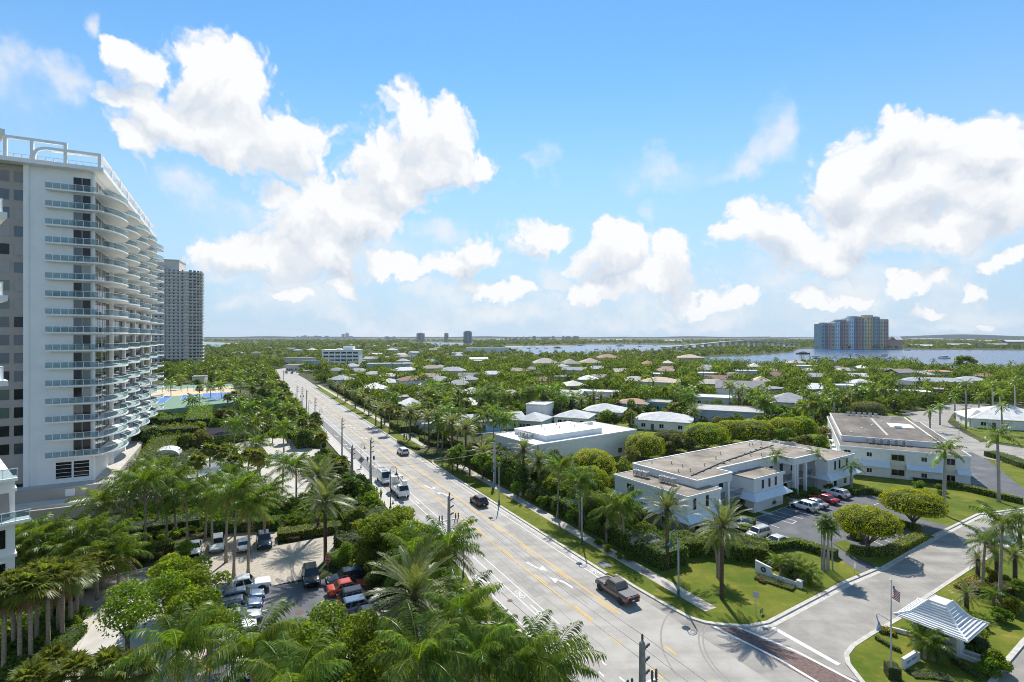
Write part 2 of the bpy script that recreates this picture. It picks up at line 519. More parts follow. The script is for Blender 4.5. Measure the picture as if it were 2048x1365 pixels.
M_METAL = mat('grey_metal', (0.45, 0.46, 0.47), 0.4, 0.05, 3, metal=0.6)
M_DKMETAL = mat('dark_metal', (0.05, 0.05, 0.055), 0.5, 0.1, 3)
M_WMETAL = mat('white_metal', (0.78, 0.78, 0.78), 0.4, 0.02, 3)
M_GRAVEL = mat('gravel_roof', (0.20, 0.165, 0.125), 0.95, 0, 0.25, col2=(0.36, 0.31, 0.25), bump=0.6, bscale=12, detail=10, lo=0.3, hi=0.68)
M_GRAVELD = mat('dark_gravel_roof', (0.10, 0.085, 0.07), 0.95, 0, 0.18, col2=(0.24, 0.20, 0.16), bump=0.6, bscale=12, detail=10, lo=0.32, hi=0.7, stretch=(1, 0.35, 1))
M_WROOF = mat('white_roof', (0.80, 0.79, 0.76), 0.8, 0.05, 0.3)
layer(M_GRAVEL, 0, (1, 1, 1), 0.16, 0.5, 0.64, (0.72, 0.70, 0.68), 9)
layer(M_WROOF, 0, (1, 1, 1), 0.25, 0.52, 0.75, (0.82, 0.80, 0.76), 9)
M_GLASSC = glass_mat('window_glass_green_reflection', (0.10, 0.13, 0.11), 0.08, 0.8)  # greenish reflection put into the pane colour, not tinted glass
M_GLASSD = glass_mat('window_with_blind', (0.32, 0.31, 0.29), 0.25, 0.5)
M_FRAMEW = mat('window_frame_white', (0.75, 0.75, 0.73), 0.6)
M_TRUNK = mat('tree_bark', (0.13, 0.10, 0.075), 0.9, 0.35, 4, bump=0.6, bscale=12, stretch=(1, 1, 0.3))
M_PTRUNK = mat('palm_trunk_bark', (0.29, 0.235, 0.18), 0.9, 0.3, 7, bump=0.8, bscale=5, stretch=(0.4, 0.4, 3.0))
M_DTRUNK = mat('date_palm_bark', (0.085, 0.055, 0.038), 0.95, 0.4, 8, bump=1.0, bscale=9)
M_RTRUNK = mat('royal_palm_bark', (0.34, 0.31, 0.28), 0.85, 0.15, 3, stretch=(0.5, 0.5, 2.0))
M_CSHAFT = mat('crownshaft_green', (0.10, 0.20, 0.03), 0.5, 0.2, 4)
M_PINE = leaf_mat('coconut_frond', (0.053, 0.116, 0.013), (0.151, 0.208, 0.024), trans=0.42, rough=0.4, spec=0.3)
M_YFROND = leaf_mat('yellowing_frond', (0.20, 0.15, 0.02), (0.30, 0.21, 0.03), trans=0.4)
M_BFROND = leaf_mat('dead_frond', (0.16, 0.105, 0.055), (0.26, 0.18, 0.10), trans=0.25, tint=(1.1, 0.9, 0.6))
M_DATE = leaf_mat('date_frond', (0.094, 0.123, 0.040), (0.176, 0.200, 0.068), trans=0.35, rough=0.4, tint=(1.1, 1.1, 0.6), spec=0.3)
M_SABAL = leaf_mat('sabal_frond', (0.080, 0.112, 0.022), (0.170, 0.190, 0.042), trans=0.38, rough=0.4, spec=0.25)
M_LEAFA = leaf_mat('broad_leaf', (0.048, 0.106, 0.010), (0.150, 0.214, 0.017), trans=0.42)
M_LEAFY = leaf_mat('yellow_green_leaf', (0.100, 0.150, 0.008), (0.20, 0.235, 0.014), trans=0.42)
M_FICUS = leaf_mat('ficus_leaf', (0.125, 0.190, 0.006), (0.30, 0.345, 0.010), trans=0.40, objj=0.12)
M_LEAFD = leaf_mat('dark_leaf', (0.030, 0.068, 0.012), (0.081, 0.121, 0.019), trans=0.34)
M_LEAFG = leaf_mat('silver_leaf', (0.20, 0.22, 0.18), (0.32, 0.34, 0.29), trans=0.2, tint=(1, 1, 0.8))
M_LEAFO = leaf_mat('olive_leaf', (0.081, 0.098, 0.025), (0.149, 0.155, 0.041), trans=0.35)
M_RED = leaf_mat('red_leaf', (0.14, 0.03, 0.02), (0.22, 0.10, 0.03), trans=0.3, tint=(1.2, 0.6, 0.4))
M_LEMON = leaf_mat('lemon_leaf', (0.35, 0.30, 0.02), (0.50, 0.42, 0.03), trans=0.35)
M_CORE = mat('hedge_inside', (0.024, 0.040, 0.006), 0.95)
M_FAR = leaf_mat('far_leaf', (0.051, 0.100, 0.015), (0.134, 0.183, 0.027), trans=0.40, objj=0.0, spec=0.02, rough=0.9)
vary_by_place(M_FAR, 0.14, (0.42, 0.55, 0.62), (1.40, 1.36, 1.35))
M_AIRY = leaf_mat('light_green_leaf', (0.070, 0.125, 0.008), (0.180, 0.225, 0.016), trans=0.44)

# ------------------------------------------------------------------ ground, streets, water
RA = radians(118.0)                      # the avenue's heading; R(s, t): s across (to the right), t along
RD = (cos(RA), sin(RA)); RN = (sin(RA), -cos(RA))


def R(s, t):
    return (s * RN[0] + t * RD[0], s * RN[1] + t * RD[1])


def ST(x, y):
    return x * RN[0] + y * RN[1], x * RD[0] + y * RD[1]


def P(pts, z=0.0):
    return [G2(a, b, z) for a, b in pts]


def ribbon(mb, pts, w, z0, z1=None, side=0.0):
    """a strip of width w along world points; side shifts it to the left (+) in units of w"""
    n = len(pts); lft = []; rgt = []
    for i, p in enumerate(pts):
        a = pts[max(i - 1, 0)]; b = pts[min(i + 1, n - 1)]
        dx, dy = b[0] - a[0], b[1] - a[1]; l = sqrt(dx * dx + dy * dy) or 1
        nx, ny = -dy / l, dx / l
        lft.append((p[0] + nx * w * (0.5 + side), p[1] + ny * w * (0.5 + side)))
        rgt.append((p[0] - nx * w * (0.5 - side), p[1] - ny * w * (0.5 - side)))
    if z1 is None:
        vs = [(*p, z0) for p in lft] + [(*p, z0) for p in rgt]
        return mb.add(vs, [(n + i, n + i + 1, i + 1, i) for i in range(n - 1)])
    vs = [(*p, z0) for p in lft] + [(*p, z0) for p in rgt] + [(*p, z1) for p in lft] + [(*p, z1) for p in rgt]
    fs = []
    for i in range(n - 1):
        fs += [(3 * n + i, 3 * n + i + 1, 2 * n + i + 1, 2 * n + i), (i, i + 1, 2 * n + i + 1, 2 * n + i)[::-1], (n + i, n + i + 1, 3 * n + i + 1, 3 * n + i)]
    fs += [(0, n, 3 * n, 2 * n), (n - 1, 2 * n - 1, 4 * n - 1, 3 * n - 1)[::-1]]
    return mb.add(vs, fs)


def line(s, t0, t1, n=8):
    return [R(s, t0 + (t1 - t0) * i / n) for i in range(n + 1)]


gm = MB()
gm.sheet([(-16000, -200), (16000, -200), (16000, 24000), (-16000, 24000)], -0.06)
struct('ground', gm, M_SOIL)

# the avenue: straight, then easing left and right where it meets the far crossing
FAR_R = [R(41.5, 330), G2(640, 778), G2(612, 759), G2(596, 750), G2(604, 743), G2(640, 738.5)]
FAR_L = [R(26.0, 330), G2(556, 768), G2(548, 757), G2(536, 750), G2(520, 744)]
road_poly = [R(26.2, -60), R(41.5, -60), R(41.5, 150)] + FAR_R + [G2(575, 736)] + FAR_L[::-1] + [R(26.2, 190)]
struct('road', MB().sheet(road_poly, 0.0), M_ROAD)
struct('road_turn_lane', MB().sheet([R(26.25, 113), R(28.7, 109), R(28.7, 192), R(26.25, 199)], 0.004), M_TURN)

SIDE_L = [(1232, 1151), (1268, 1174), (1330, 1210), (1380, 1237), (1410, 1246), (1436, 1250), (1495, 1254), (1536, 1246), (1691, 1165), (1753, 1139), (1871, 1071), (1955, 1030), (2048, 1018)]
SIDE_R = [(1740, 1385), (1723, 1364), (1696, 1329), (1693, 1311), (1706, 1294), (1743, 1270), (1798, 1239), (1848, 1199), (1946, 1134), (2048, 1075)]
sideL = P(SIDE_L) + [(125, 104)]
sideR = P(SIDE_R) + [(110, 99)]
struct('side_street', MB().sheet([R(41.3, 53)] + [R(41.3, 25)] + sideR + sideL[::-1], 0.003), M_ROAD2)
struct('exit_street', MB().sheet(P([(1975, 1385), (1998, 1346), (2048, 1286), (2120, 1230), (2250, 1300), (2160, 1385)]), 0.003), M_ROAD2)
struct('back_street', MB().sheet(P([(1795, 828), (1812, 836), (1861, 880), (1911, 904), (2048, 934), (2250, 975), (2250, 915), (2048, 897), (1961, 884), (1926, 866), (1895, 845), (1905, 828), (1960, 826), (2030, 828), (2080, 815), (2030, 800), (1980, 808), (1900, 808), (1850, 822)]), 0.003), M_ROAD2)

# lawns (raised to the kerb top)
struct('lawn_condo', MB().prism([R(41.7, t) for t in (53, 75, 110, 121)] + P([(905, 908), (1010, 860), (1300, 830), (1560, 800), (1790, 820), (1820, 838), (1868, 882), (1911, 906), (2048, 936), (2250, 978)]) + [(125, 104.4)] + [(p[0] - 0.15, p[1] + 0.25) for p in P(SIDE_L)[::-1][:-1]], -0.05, 0.10), M_LAWN)
struct('lawn_gatehouse', MB().prism([(p[0] + 0.15, p[1] - 0.1) for p in P(SIDE_R)] + P([(2120, 1225), (2048, 1284), (1997, 1344), (1972, 1385)]), -0.05, 0.10), M_LAWN)
struct('lawn_verge', MB().prism([R(41.7, 136), R(48.5, 136), R(48.5, 320), R(41.7, 320)], -0.05, 0.10), M_LAWN)
struct('lawn_corner', MB().prism([R(20.5, 28), R(26.0, 20), R(26.0, 64), R(18, 70)], -0.05, 0.10), M_LAWN)
struct('lawn_back', MB().prism(P([(1925, 818), (1905, 838), (1935, 862), (1966, 880), (2048, 893), (2250, 905), (2250, 800), (2048, 812)]), -0.05, 0.10), M_LAWN)
struct('forecourt', MB().prism(P([(835, 858), (905, 858), (905, 880), (868, 897), (800, 884)]), -0.05, 0.085), M_WALK)

# pavements
PW = [R(46.2, t) for t in (40.5, 50, 60, 75, 95, 115, 122)]
struct('pavement_right', ribbon(MB(), PW, 1.75, 0.0, 0.115), M_WALK)
struct('pavement_right_far', ribbon(MB(), [R(46.2, t) for t in (137, 170, 210, 250, 300, 340)], 1.75, 0.0, 0.115), M_WALK)
struct('pavement_left', ribbon(MB(), [R(24.9, t) for t in (72, 100, 140, 180, 230, 300, 330)], 2.3, 0.0, 0.105), M_CONC)
# kerbs
for nm, pts in (('kerb_left', [R(26.1, t) for t in (70, 120, 200, 330)]), ('kerb_right', [R(41.6, 52.8), R(41.6, 80), R(41.6, 118), R(42.6, 121), R(45.5, 122.5)]),
                ('kerb_right_far', [R(45.5, 135), R(42.4, 136.5), R(41.6, 139), R(41.6, 220), R(41.6, 330)]),
                ('kerb_left_near', [R(26.1, 20), R(26.1, 46), R(24.5, 49), R(21.5, 50.5)]), ('kerb_left_island', [R(21.5, 56.5), R(25.5, 58), R(26.1, 61), R(26.1, 70)]),
                ('kerb_side_left', sideL), ('kerb_side_right', sideR), ('kerb_exit', P([(2120, 1225), (2048, 1284), (1997, 1344), (1972, 1385)]))):
    struct(nm, ribbon(MB(), pts, 0.42, -0.02, 0.135), M_KERB)
struct('gutter_right', ribbon(MB(), [R(41.12, t) for t in (52, 80, 121)], 0.5, 0.005), M_KERB)
struct('gutter_side', ribbon(MB(), sideL[6:], 0.6, 0.008, None, -0.8), M_KERB)
struct('storm_inlet', MB().box(-1.0, 1.0, -0.7, 0.7, -0.05, 0.14), M_TURN)
bpy.data.objects['storm_inlet'].location = (*R(42.9, 55.0), 0); bpy.data.objects['storm_inlet'].rotation_euler = (0, 0, RA)

# parking and drives
LOT1 = [(1466, 1052), (1484, 1044), (1535, 1026), (1575, 1011), (1640, 990), (1700, 986), (1745, 992), (1768, 1000), (1790, 1024), (1830, 1036), (1903, 1054), (1873, 1070), (1800, 1110), (1757, 1136), (1728, 1149), (1672, 1114), (1640, 1102), (1560, 1100), (1500, 1082)]
struct('parking_lot', MB().prism(P(LOT1, 0.12), -0.05, 0.12), M_DARKROAD)
struct('parking_lot_island', MB().prism(P([(1667, 1087), (1690, 1080), (1722, 1097), (1770, 1099), (1812, 1082), (1826, 1066), (1868, 1073), (1759, 1134), (1700, 1110)], 0.2), 0.0, 0.2), M_LAWN)
struct('parking_lot_back', MB().prism(P([(1878, 932), (1926, 905), (1944, 905), (1976, 921), (2048, 978), (2090, 1012), (2033, 1001), (1930, 976), (1896, 967)], 0.12), -0.05, 0.12), M_DARKROAD)
struct('path_entrance', ribbon(MB(), P([(1505, 1018), (1545, 1030)], 0.12), 1.2, 0.0, 0.125), M_CONC)
struct('path_door', ribbon(MB(), P([(1575, 994), (1600, 1004)], 0.12), 1.2, 0.0, 0.125), M_CONC)
struct('paver_drive', MB().prism(P([(380, 1112), (420, 1068), (553, 1064), (556, 1092), (705, 1064), (722, 1078), (649, 1124), (612, 1155), (524, 1176), (440, 1184), (385, 1150)]), -0.05, 0.02), M_PAVER)
struct('parking_lot_left', MB().prism(P([(432, 1186), (526, 1175), (658, 1157), (690, 1140), (800, 1175), (850, 1260), (900, 1400), (400, 1400), (432, 1260)]), -0.05, 0.01), M_DARKROAD)
struct('drive_left', MB().prism(P([(120, 1225), (199, 1161), (334, 1130), (392, 1128), (430, 1188), (341, 1187), (178, 1242)]), -0.05, 0.014), M_ROAD2)
struct('concrete_yard', MB().prism(P([(178, 1243), (341, 1188), (431, 1190), (431, 1262), (398, 1400), (95, 1400), (124, 1335)]), -0.05, 0.018), M_CONC)
struct('kerb_drive', ribbon(MB(), P([(100, 1390), (124, 1335), (178, 1243), (205, 1222), (330, 1188)]), 0.9, 0.0, 0.16), M_CONC)
struct('kerb_paver', ribbon(MB(), P([(200, 1159), (334, 1129), (380, 1110), (420, 1067)]), 0.25, 0.0, 0.15), M_KERB)
struct('kerb_paver_strip', ribbon(MB(), P([(526, 1175), (612, 1156)]), 0.35, 0.0, 0.03), M_CONC)
struct('motor_court', MB().prism(P([(480, 885), (540, 876), (582, 879), (591, 894), (640, 899), (655, 912), (600, 918), (590, 935), (640, 960), (600, 1000), (540, 1010), (420, 985), (400, 925)]), -0.05, 0.03), M_CONC)
struct('motor_court_lawn', MB().prism(P([(586, 884), (640, 880), (645, 896), (595, 893)]), -0.05, 0.10), M_LAWN)
struct('driveway_turn', MB().sheet([R(21.5, 50.3), R(26.1, 47), R(26.1, 60), R(21.5, 57)], 0.02), M_CONC)

# ---- paint
mw = MB()
my = MB()


def paint(name, mb, m=M_WHITE):
    return struct(name, mb, m)


for s in (33.25, 36.95):
    a = MB(); ribbon(a, line(s, 44.5, 330, 20), 0.19, 0.008)
    paint('yellow_line', a, M_YELLOW)
for s in (33.6, 36.6):
    a = MB(); t = 45.0
    while t < 300:
        ribbon(a, line(s, t, t + 3.2, 1), 0.17, 0.008); t += 9.0
    paint('yellow_dashes', a, M_YELLOW)
for s, t0 in ((33.3, 41.5), (33.3, 36.0), (33.3, 30), (36.9, 38.0), (36.9, 32.2)):
    a = MB(); ribbon(a, line(s, t0 - 1.6, t0, 1), 0.19, 0.008); paint('yellow_dash', a, M_YELLOW)
for s, t0, t1 in ((28.85, 47.5, 330), (30.05, 46.0, 330), (40.15, 48, 330), (26.55, 28, 60)):
    a = MB(); ribbon(a, line(s, t0, t1, 20), 0.12, 0.009); paint('white_line', a)
for s, t0 in ((28.9, 45.3), (28.9, 42.8), (28.9, 40.3), (28.9, 37.8), (28.9, 35.3), (30.05, 44.2), (30.05, 41.6), (30.05, 39.0), (30.05, 36.4), (30.05, 33.6)):
    a = MB(); ribbon(a, line(s, t0 - 0.75, t0, 1), 0.16, 0.009); paint('white_dash', a)
for i in range(9):
    a = MB(); t0 = 84 + i * 3.0; ribbon(a, line(28.85, t0, t0 + 0.9, 1), 0.16, 0.012); paint('white_dash', a)


def arrow(kind, s, t, flip=1, back=1, sc=1.0):
    """painted lane arrow; flip mirrors across, back reverses its direction of travel"""
    a = MB()

    def W(u, v):
        return R(s + u * flip * sc, t + v * back * sc)
    pts = []
    if kind == 'turn':
        pts = [(0.42 * (1 - cos(k / 6 * 1.35)) - 0.45, -1.15 + 1.9 * sin(k / 6 * 1.35)) for k in range(7)]
        ribbon(a, [W(*p) for p in pts], 0.26 * sc, 0.010)
        a.sheet([W(-0.25, 0.95), W(0.30, 1.75), W(0.55, 0.40)], 0.011)
    elif kind == 'uturn':
        pts = [(-0.75, 3.2), (-0.65, 2.2), (-0.45, 1.2), (-0.05, 0.4), (0.5, 0.1), (0.95, -0.3), (1.0, -0.9), (0.6, -1.35), (0.1, -1.4)]
        ribbon(a, [W(*p) for p in pts], 0.34 * sc, 0.010)
        a.sheet([W(0.15, -0.8), W(0.25, -2.1), W(-0.75, -1.35)], 0.011)
    else:
        ribbon(a, [W(0, -1.2), W(0, 0.5)], 0.16 * sc, 0.010)
        a.sheet([W(-0.32, 0.45), W(0.32, 0.45), W(0, 1.4)], 0.011)
    return paint('painted_arrow', a)


for px, py, fl, bk in ((1072, 1131, 1, -1), (1124, 1168, -1, 1), (860, 974, 1, -1), (886, 990, -1, 1), (729, 876, 1, -1), (706, 856, -1, 1), (697, 851, 1, -1), (650, 815, 1, 1)):
    s, t = ST(*G2(px, py)); arrow('turn', s, t, fl, bk, 1.25)
s, t = ST(*G2(984, 1170)); arrow('uturn', s, t, 1, 1, 1.0)
s, t = ST(*G2(1072, 1220)); arrow('straight', s, t, 1, -1)
s, t = ST(*G2(1160, 1125)); arrow('straight', 40.75, t + 1.2, 1, 1, 0.8)
s, t = ST(*G2(834, 1005)); arrow('straight', 29.4, t, 1, -1, 0.8)
for py in (889, 897, 871):
    s, t = ST(*G2(690 if py < 890 else 694, py)); arrow('turn', 27.5, t, 1, -1, 0.8)


def bike(s, t, bk=1):
    a = MB()
    for du in (-0.0, 0.0):
        pass
    for dv in (-0.55, 0.55):
        ribbon(a, [R(s + 0.32 * cos(k * pi / 6), t + bk * (dv + 0.32 * sin(k * pi / 6))) for k in range(13)], 0.09, 0.010)
    for p, q in (((0, -0.55), (0.25, 0.0)), ((0.25, 0.0), (0, 0.55)), ((0.1, -0.2), (-0.25, 0.25)), ((0.3, 0.3), (-0.3, 0.4)), ((-0.25, 0.25), (-0.5, -0.1)), ((-0.25, 0.1), (-0.55, 0.35))):
        ribbon(a, [R(s + p[0], t + bk * p[1]), R(s + q[0], t + bk * q[1])], 0.09, 0.0115)
    return paint('painted_bicycle', a)


s, t = ST(*G2(1037, 1190)); bike(29.45, t, -1)
s, t = ST(*G2(1192, 1143)); bike(40.8, t, 1)

# brick crossing over the side street with its white edge lines and stop bar
c0, c1 = G2(1434, 1254), G2(1478, 1252)
e0, e1 = G2(1640, 1372), G2(1722, 1366)
struct('crossing_brick', MB().sheet([G2(1436, 1257), G2(1474, 1256), G2(1716, 1362), G2(1760, 1395), G2(1690, 1400)], 0.012), M_BRICK)
a = MB(); ribbon(a, P([(1428, 1254), (1560, 1320), (1690, 1398)]), 0.3, 0.016); paint('crossing_line', a)
a = MB(); ribbon(a, P([(1474, 1254), (1590, 1302), (1705, 1362), (1765, 1398)]), 0.3, 0.016); paint('crossing_line', a)
a = MB(); ribbon(a, P([(1546, 1256), (1678, 1330)]), 0.55, 0.016); paint('stop_bar', a)
# stall lines
for p, q in (((1507, 1037), (1560, 1057)), ((1525, 1030), (1585, 1048)), ((1535, 1027), (1593, 1043)), ((1548, 1022), (1605, 1038)), ((1566, 1016), (1625, 1032)), ((1470, 1047), (1500, 1060)),
             ((1585, 1009), (1650, 1024)), ((1748, 1010), (1766, 1005)), ((1745, 993), (1768, 1000)), ((1702, 1064), (1778, 1096)), ((1716, 1060), (1792, 1089)), ((1738, 1055), (1810, 1078)), ((1585, 1048), (1593, 1043)),
             ((1778, 1096), (1812, 1077)), ((1484, 1046), (1575, 1013))):
    a = MB(); ribbon(a, P([p, q], 0.12), 0.12, 0.128); paint('stall_line', a)
for i in range(9):
    y0 = 917 + i * 6.3; x0 = 1887 + i * 2.6
    a = MB(); ribbon(a, P([(x0 + 1, y0), (x0 + 44 + i * 2.2, y0 + 6.0 + i * 0.25)], 0.12), 0.11, 0.128); paint('stall_line', a)
for p, q in (((640, 1204), (690, 1196)), ((645, 1212), (700, 1203)), ((500, 1252), (525, 1238)), ((500, 1214), (530, 1206)), ((508, 1226), (535, 1220)), ((655, 1226), (700, 1215))):
    a = MB(); ribbon(a, P([p, q], 0.01), 0.12, 0.02); paint('stall_line', a)
for px, py, r in ((599, 1225, 0.45), (998, 1249, 0.55), (1020, 1202, 0.3)):
    a = MB(); p = G2(px, py); a.lathe([(r, 0.0), (r, 0.026)], 16, (p[0], p[1], 0)); struct('manhole_cover', a, mat('rusty_iron', (0.14, 0.07, 0.045), 0.8, 0.2, 8))

# tyre arcs and mended patches left on the carriageway
M_TMARK = mat('tyre_marked_asphalt', (0.27, 0.25, 0.225), 0.9, 0.1, 2.0)
for k, (r_, a0, a1) in enumerate(((9.5, 0.1, 1.35), (9.9, 0.15, 1.3), (13.5, 0.3, 1.4), (7.0, 0.0, 1.2), (7.25, 0.05, 1.15))):
    cx, cy = R(47.5 if k < 3 else 22.0, 30.0 if k < 3 else 40.5)
    b0 = RA + pi / 2 if k < 3 else RA - pi / 2
    a = MB(); ribbon(a, [(cx + r_ * cos(b0 - (a0 + (a1 - a0) * i / 14) * (1 if k < 3 else -1)), cy + r_ * sin(b0 - (a0 + (a1 - a0) * i / 14) * (1 if k < 3 else -1))) for i in range(15)], 0.16, 0.0065); struct('road_tyre_mark', a, M_TMARK)
for s0, s1, t0, t1 in ((30.6, 32.4, 52, 58.5), (37.6, 39.5, 66, 74), (34.2, 35.8, 92, 96), (30.8, 32.8, 74, 90), (38.0, 39.8, 105, 125)):
    struct('road_patch', MB().sheet([R(s0, t0), R(s1, t0), R(s1, t1), R(s0, t1)], 0.0045), mat('mended_asphalt', (0.315, 0.292, 0.26), 0.9, 0.08, 0.8))
for s0, t0, t1 in ((31.6, 40, 150), (38.6, 50, 160), (35.1, 48, 120)):
    a = MB(); rc = random.Random(int(s0)); pts = []; t_ = t0
    while t_ < t1: pts.append(R(s0 + rc.uniform(-0.18, 0.18), t_)); t_ += rc.uniform(1.0, 2.4)
    ribbon(a, pts, 0.035, 0.0055); struct('road_crack', a, mat('tar_seal', (0.11, 0.105, 0.10), 0.8))

# ---- water
lag = P([(1385, 728), (1420, 738), (1520, 742), (1620, 728), (1700, 726), (1800, 730), (1880, 745), (2048, 748), (2400, 760), (2600, 702), (2048, 701.5), (1900, 700.5), (1800, 699.5), (1700, 699), (1600, 698.6), (1596, 700), (1580, 706), (1500, 712), (1440, 714), (1395, 716)])
struct('water', MB().sheet(lag, 0.02), M_WATER)
struct('water_channel', MB().sheet(P([(1000, 700), (1060, 709), (1130, 710), (1250, 706), (1340, 702), (1400, 697), (1480, 694), (1600, 694), (1600, 690.5), (1480, 690.5), (1340, 690), (1180, 689.6), (1150, 690), (1146, 692.5), (1010, 693.6)]), 0.02), M_WATER)
struct('water_inlet', MB().sheet(P([(800, 687), (840, 691), (900, 695.5), (940, 694), (945, 688), (930, 686), (850, 685.2)]), 0.02), M_WATER)
struct('sea', MB().sheet(P([(340, 700), (405, 696), (440, 694.5), (470, 691), (480, 688.5), (440, 686.8), (400, 686), (340, 685)]), 0.02), M_SEA)
struct('beach', MB().sheet(P([(478, 690.5), (490, 690.4), (545, 690), (545, 688.2), (490, 687.4), (440, 685.9), (400, 685.0), (340, 684.2), (340, 685), (400, 686), (440, 686.8), (480, 688.5)]), 0.03), M_SAND)
struct('beach_island', MB().sheet(P([(1010, 693.6), (1146, 692.5), (1150, 691.8), (1010, 692.6)]), 0.04), M_SAND)

# ------------------------------------------------------------------ buildings
def siding_mat(name, col, col2, sc):
    m = mat(name, col, 0.65, 0.0, 0.6, col2=col2)
    nt = m.node_tree; N, L = nt.nodes, nt.links
    b = N['Principled BSDF']
    w = N.new('ShaderNodeTexWave'); w.wave_type = 'BANDS'; w.bands_direction = 'Z'; w.wave_profile = 'SAW'
    w.inputs['Scale'].default_value = sc
    tc = N.new('ShaderNodeTexCoord'); L.new(tc.outputs['Object'], w.inputs[0])
    bp = N.new('ShaderNodeBump'); bp.inputs['Strength'].default_value = 0.6; bp.inputs['Distance'].default_value = 0.06
    L.new(w.outputs['Fac'], bp.inputs['Height']); L.new(bp.outputs[0], b.inputs['Normal'])
    return m


M_SIDE = siding_mat('white_plank_siding', (0.72, 0.73, 0.74), (0.78, 0.78, 0.77), 1.1)
M_SKIRT = mat('white_metal_skirt', (0.66, 0.70, 0.74), 0.35, 0.03, 1.0)
M_CREAM = mat('cream_wall', (0.62, 0.57, 0.47), 0.85, 0.03, 0.5)
LM = []            # landmarks (phrase, x, y) used to word the labels of the planting


def win(parent, x, y, z, w, h, face, mull=1, frame=M_FRAMEW, glass=M_GLASS, t=0.07):
    """window on a local face: '-y', '+y', '-x' or '+x'; (x, y, z) its middle on the wall; frame with panes as sub-parts"""
    ax = face[1] == 'y'
    sg = -1 if face[0] == '-' else 1
    f = MB()

    def bar(u0, u1, z0, z1, d0, d1):
        d0, d1 = sorted((sg * d0, sg * d1))
        if ax: f.box(x + u0, x + u1, y + d0, y + d1, z + z0, z + z1)
        else: f.box(x + d0, x + d1, y + u0, y + u1, z + z0, z + z1)
    hw, hh = w / 2, h / 2
    bar(-hw, hw, -hh - t, -hh, -0.02, 0.06); bar(-hw, hw, hh, hh + t, -0.02, 0.05)
    bar(-hw - t, -hw, -hh - t, hh + t, -0.02, 0.053); bar(hw, hw + t, -hh - t, hh + t, -0.02, 0.053)
    o = f.build('window', frame, parent)
    n = max(1, mull)
    for i in range(n):
        u0 = -hw + w * i / n + (t / 2 if i else 0); u1 = -hw + w * (i + 1) / n - (t / 2 if i < n - 1 else 0)
        f = MB(); bar(u0, u1, -hh, hh, -0.02, 0.016)
        f.build('pane', glass, o)
    return o


def roof_mesh(w, d, z, rise, kind, over=0.5):
    """roof over a w x d plan centred on the origin, eaves at z"""
    m = MB(); hx, hy = w / 2 + over, d / 2 + over; t = 0.18
    if kind == 'hip':
        r = max(0.0, hx - hy) if hx >= hy else 0.0
        q = max(0.0, hy - hx) if hy > hx else 0.0
        vs = [(-hx, -hy, z), (hx, -hy, z), (hx, hy, z), (-hx, hy, z), (-r - 0.05, -q, z + rise), (r + 0.05, q, z + rise),
              (-hx, -hy, z - t), (hx, -hy, z - t), (hx, hy, z - t), (-hx, hy, z - t)]
        if hx >= hy: fs = [(0, 1, 5, 4), (1, 2, 5), (2, 3, 4, 5), (3, 0, 4)]
        else: fs = [(0, 1, 4), (1, 2, 5, 4), (2, 3, 5), (3, 0, 4, 5)]
        m.add(vs, fs + [(6, 7, 1, 0), (7, 8, 2, 1), (8, 9, 3, 2), (9, 6, 0, 3), (9, 8, 7, 6)])
    elif kind == 'gable':
        vs = [(-hx, -hy, z), (hx, -hy, z), (hx, hy, z), (-hx, hy, z), (-hx, 0, z + rise), (hx, 0, z + rise),
              (-hx, -hy, z - t), (hx, -hy, z - t), (hx, hy, z - t), (-hx, hy, z - t), (-hx, 0, z + rise - t), (hx, 0, z + rise - t)]
        m.add(vs, [(0, 1, 5, 4), (2, 3, 4, 5), (0, 4, 10, 6), (4, 3, 9, 10), (1, 7, 11, 5), (5, 11, 8, 2), (6, 7, 1, 0), (8, 9, 3, 2), (6, 10, 11, 7), (10, 9, 8, 11)])
    else:
        m.box(-hx, hx, -hy, hy, z - 0.05, z + rise)
    return m


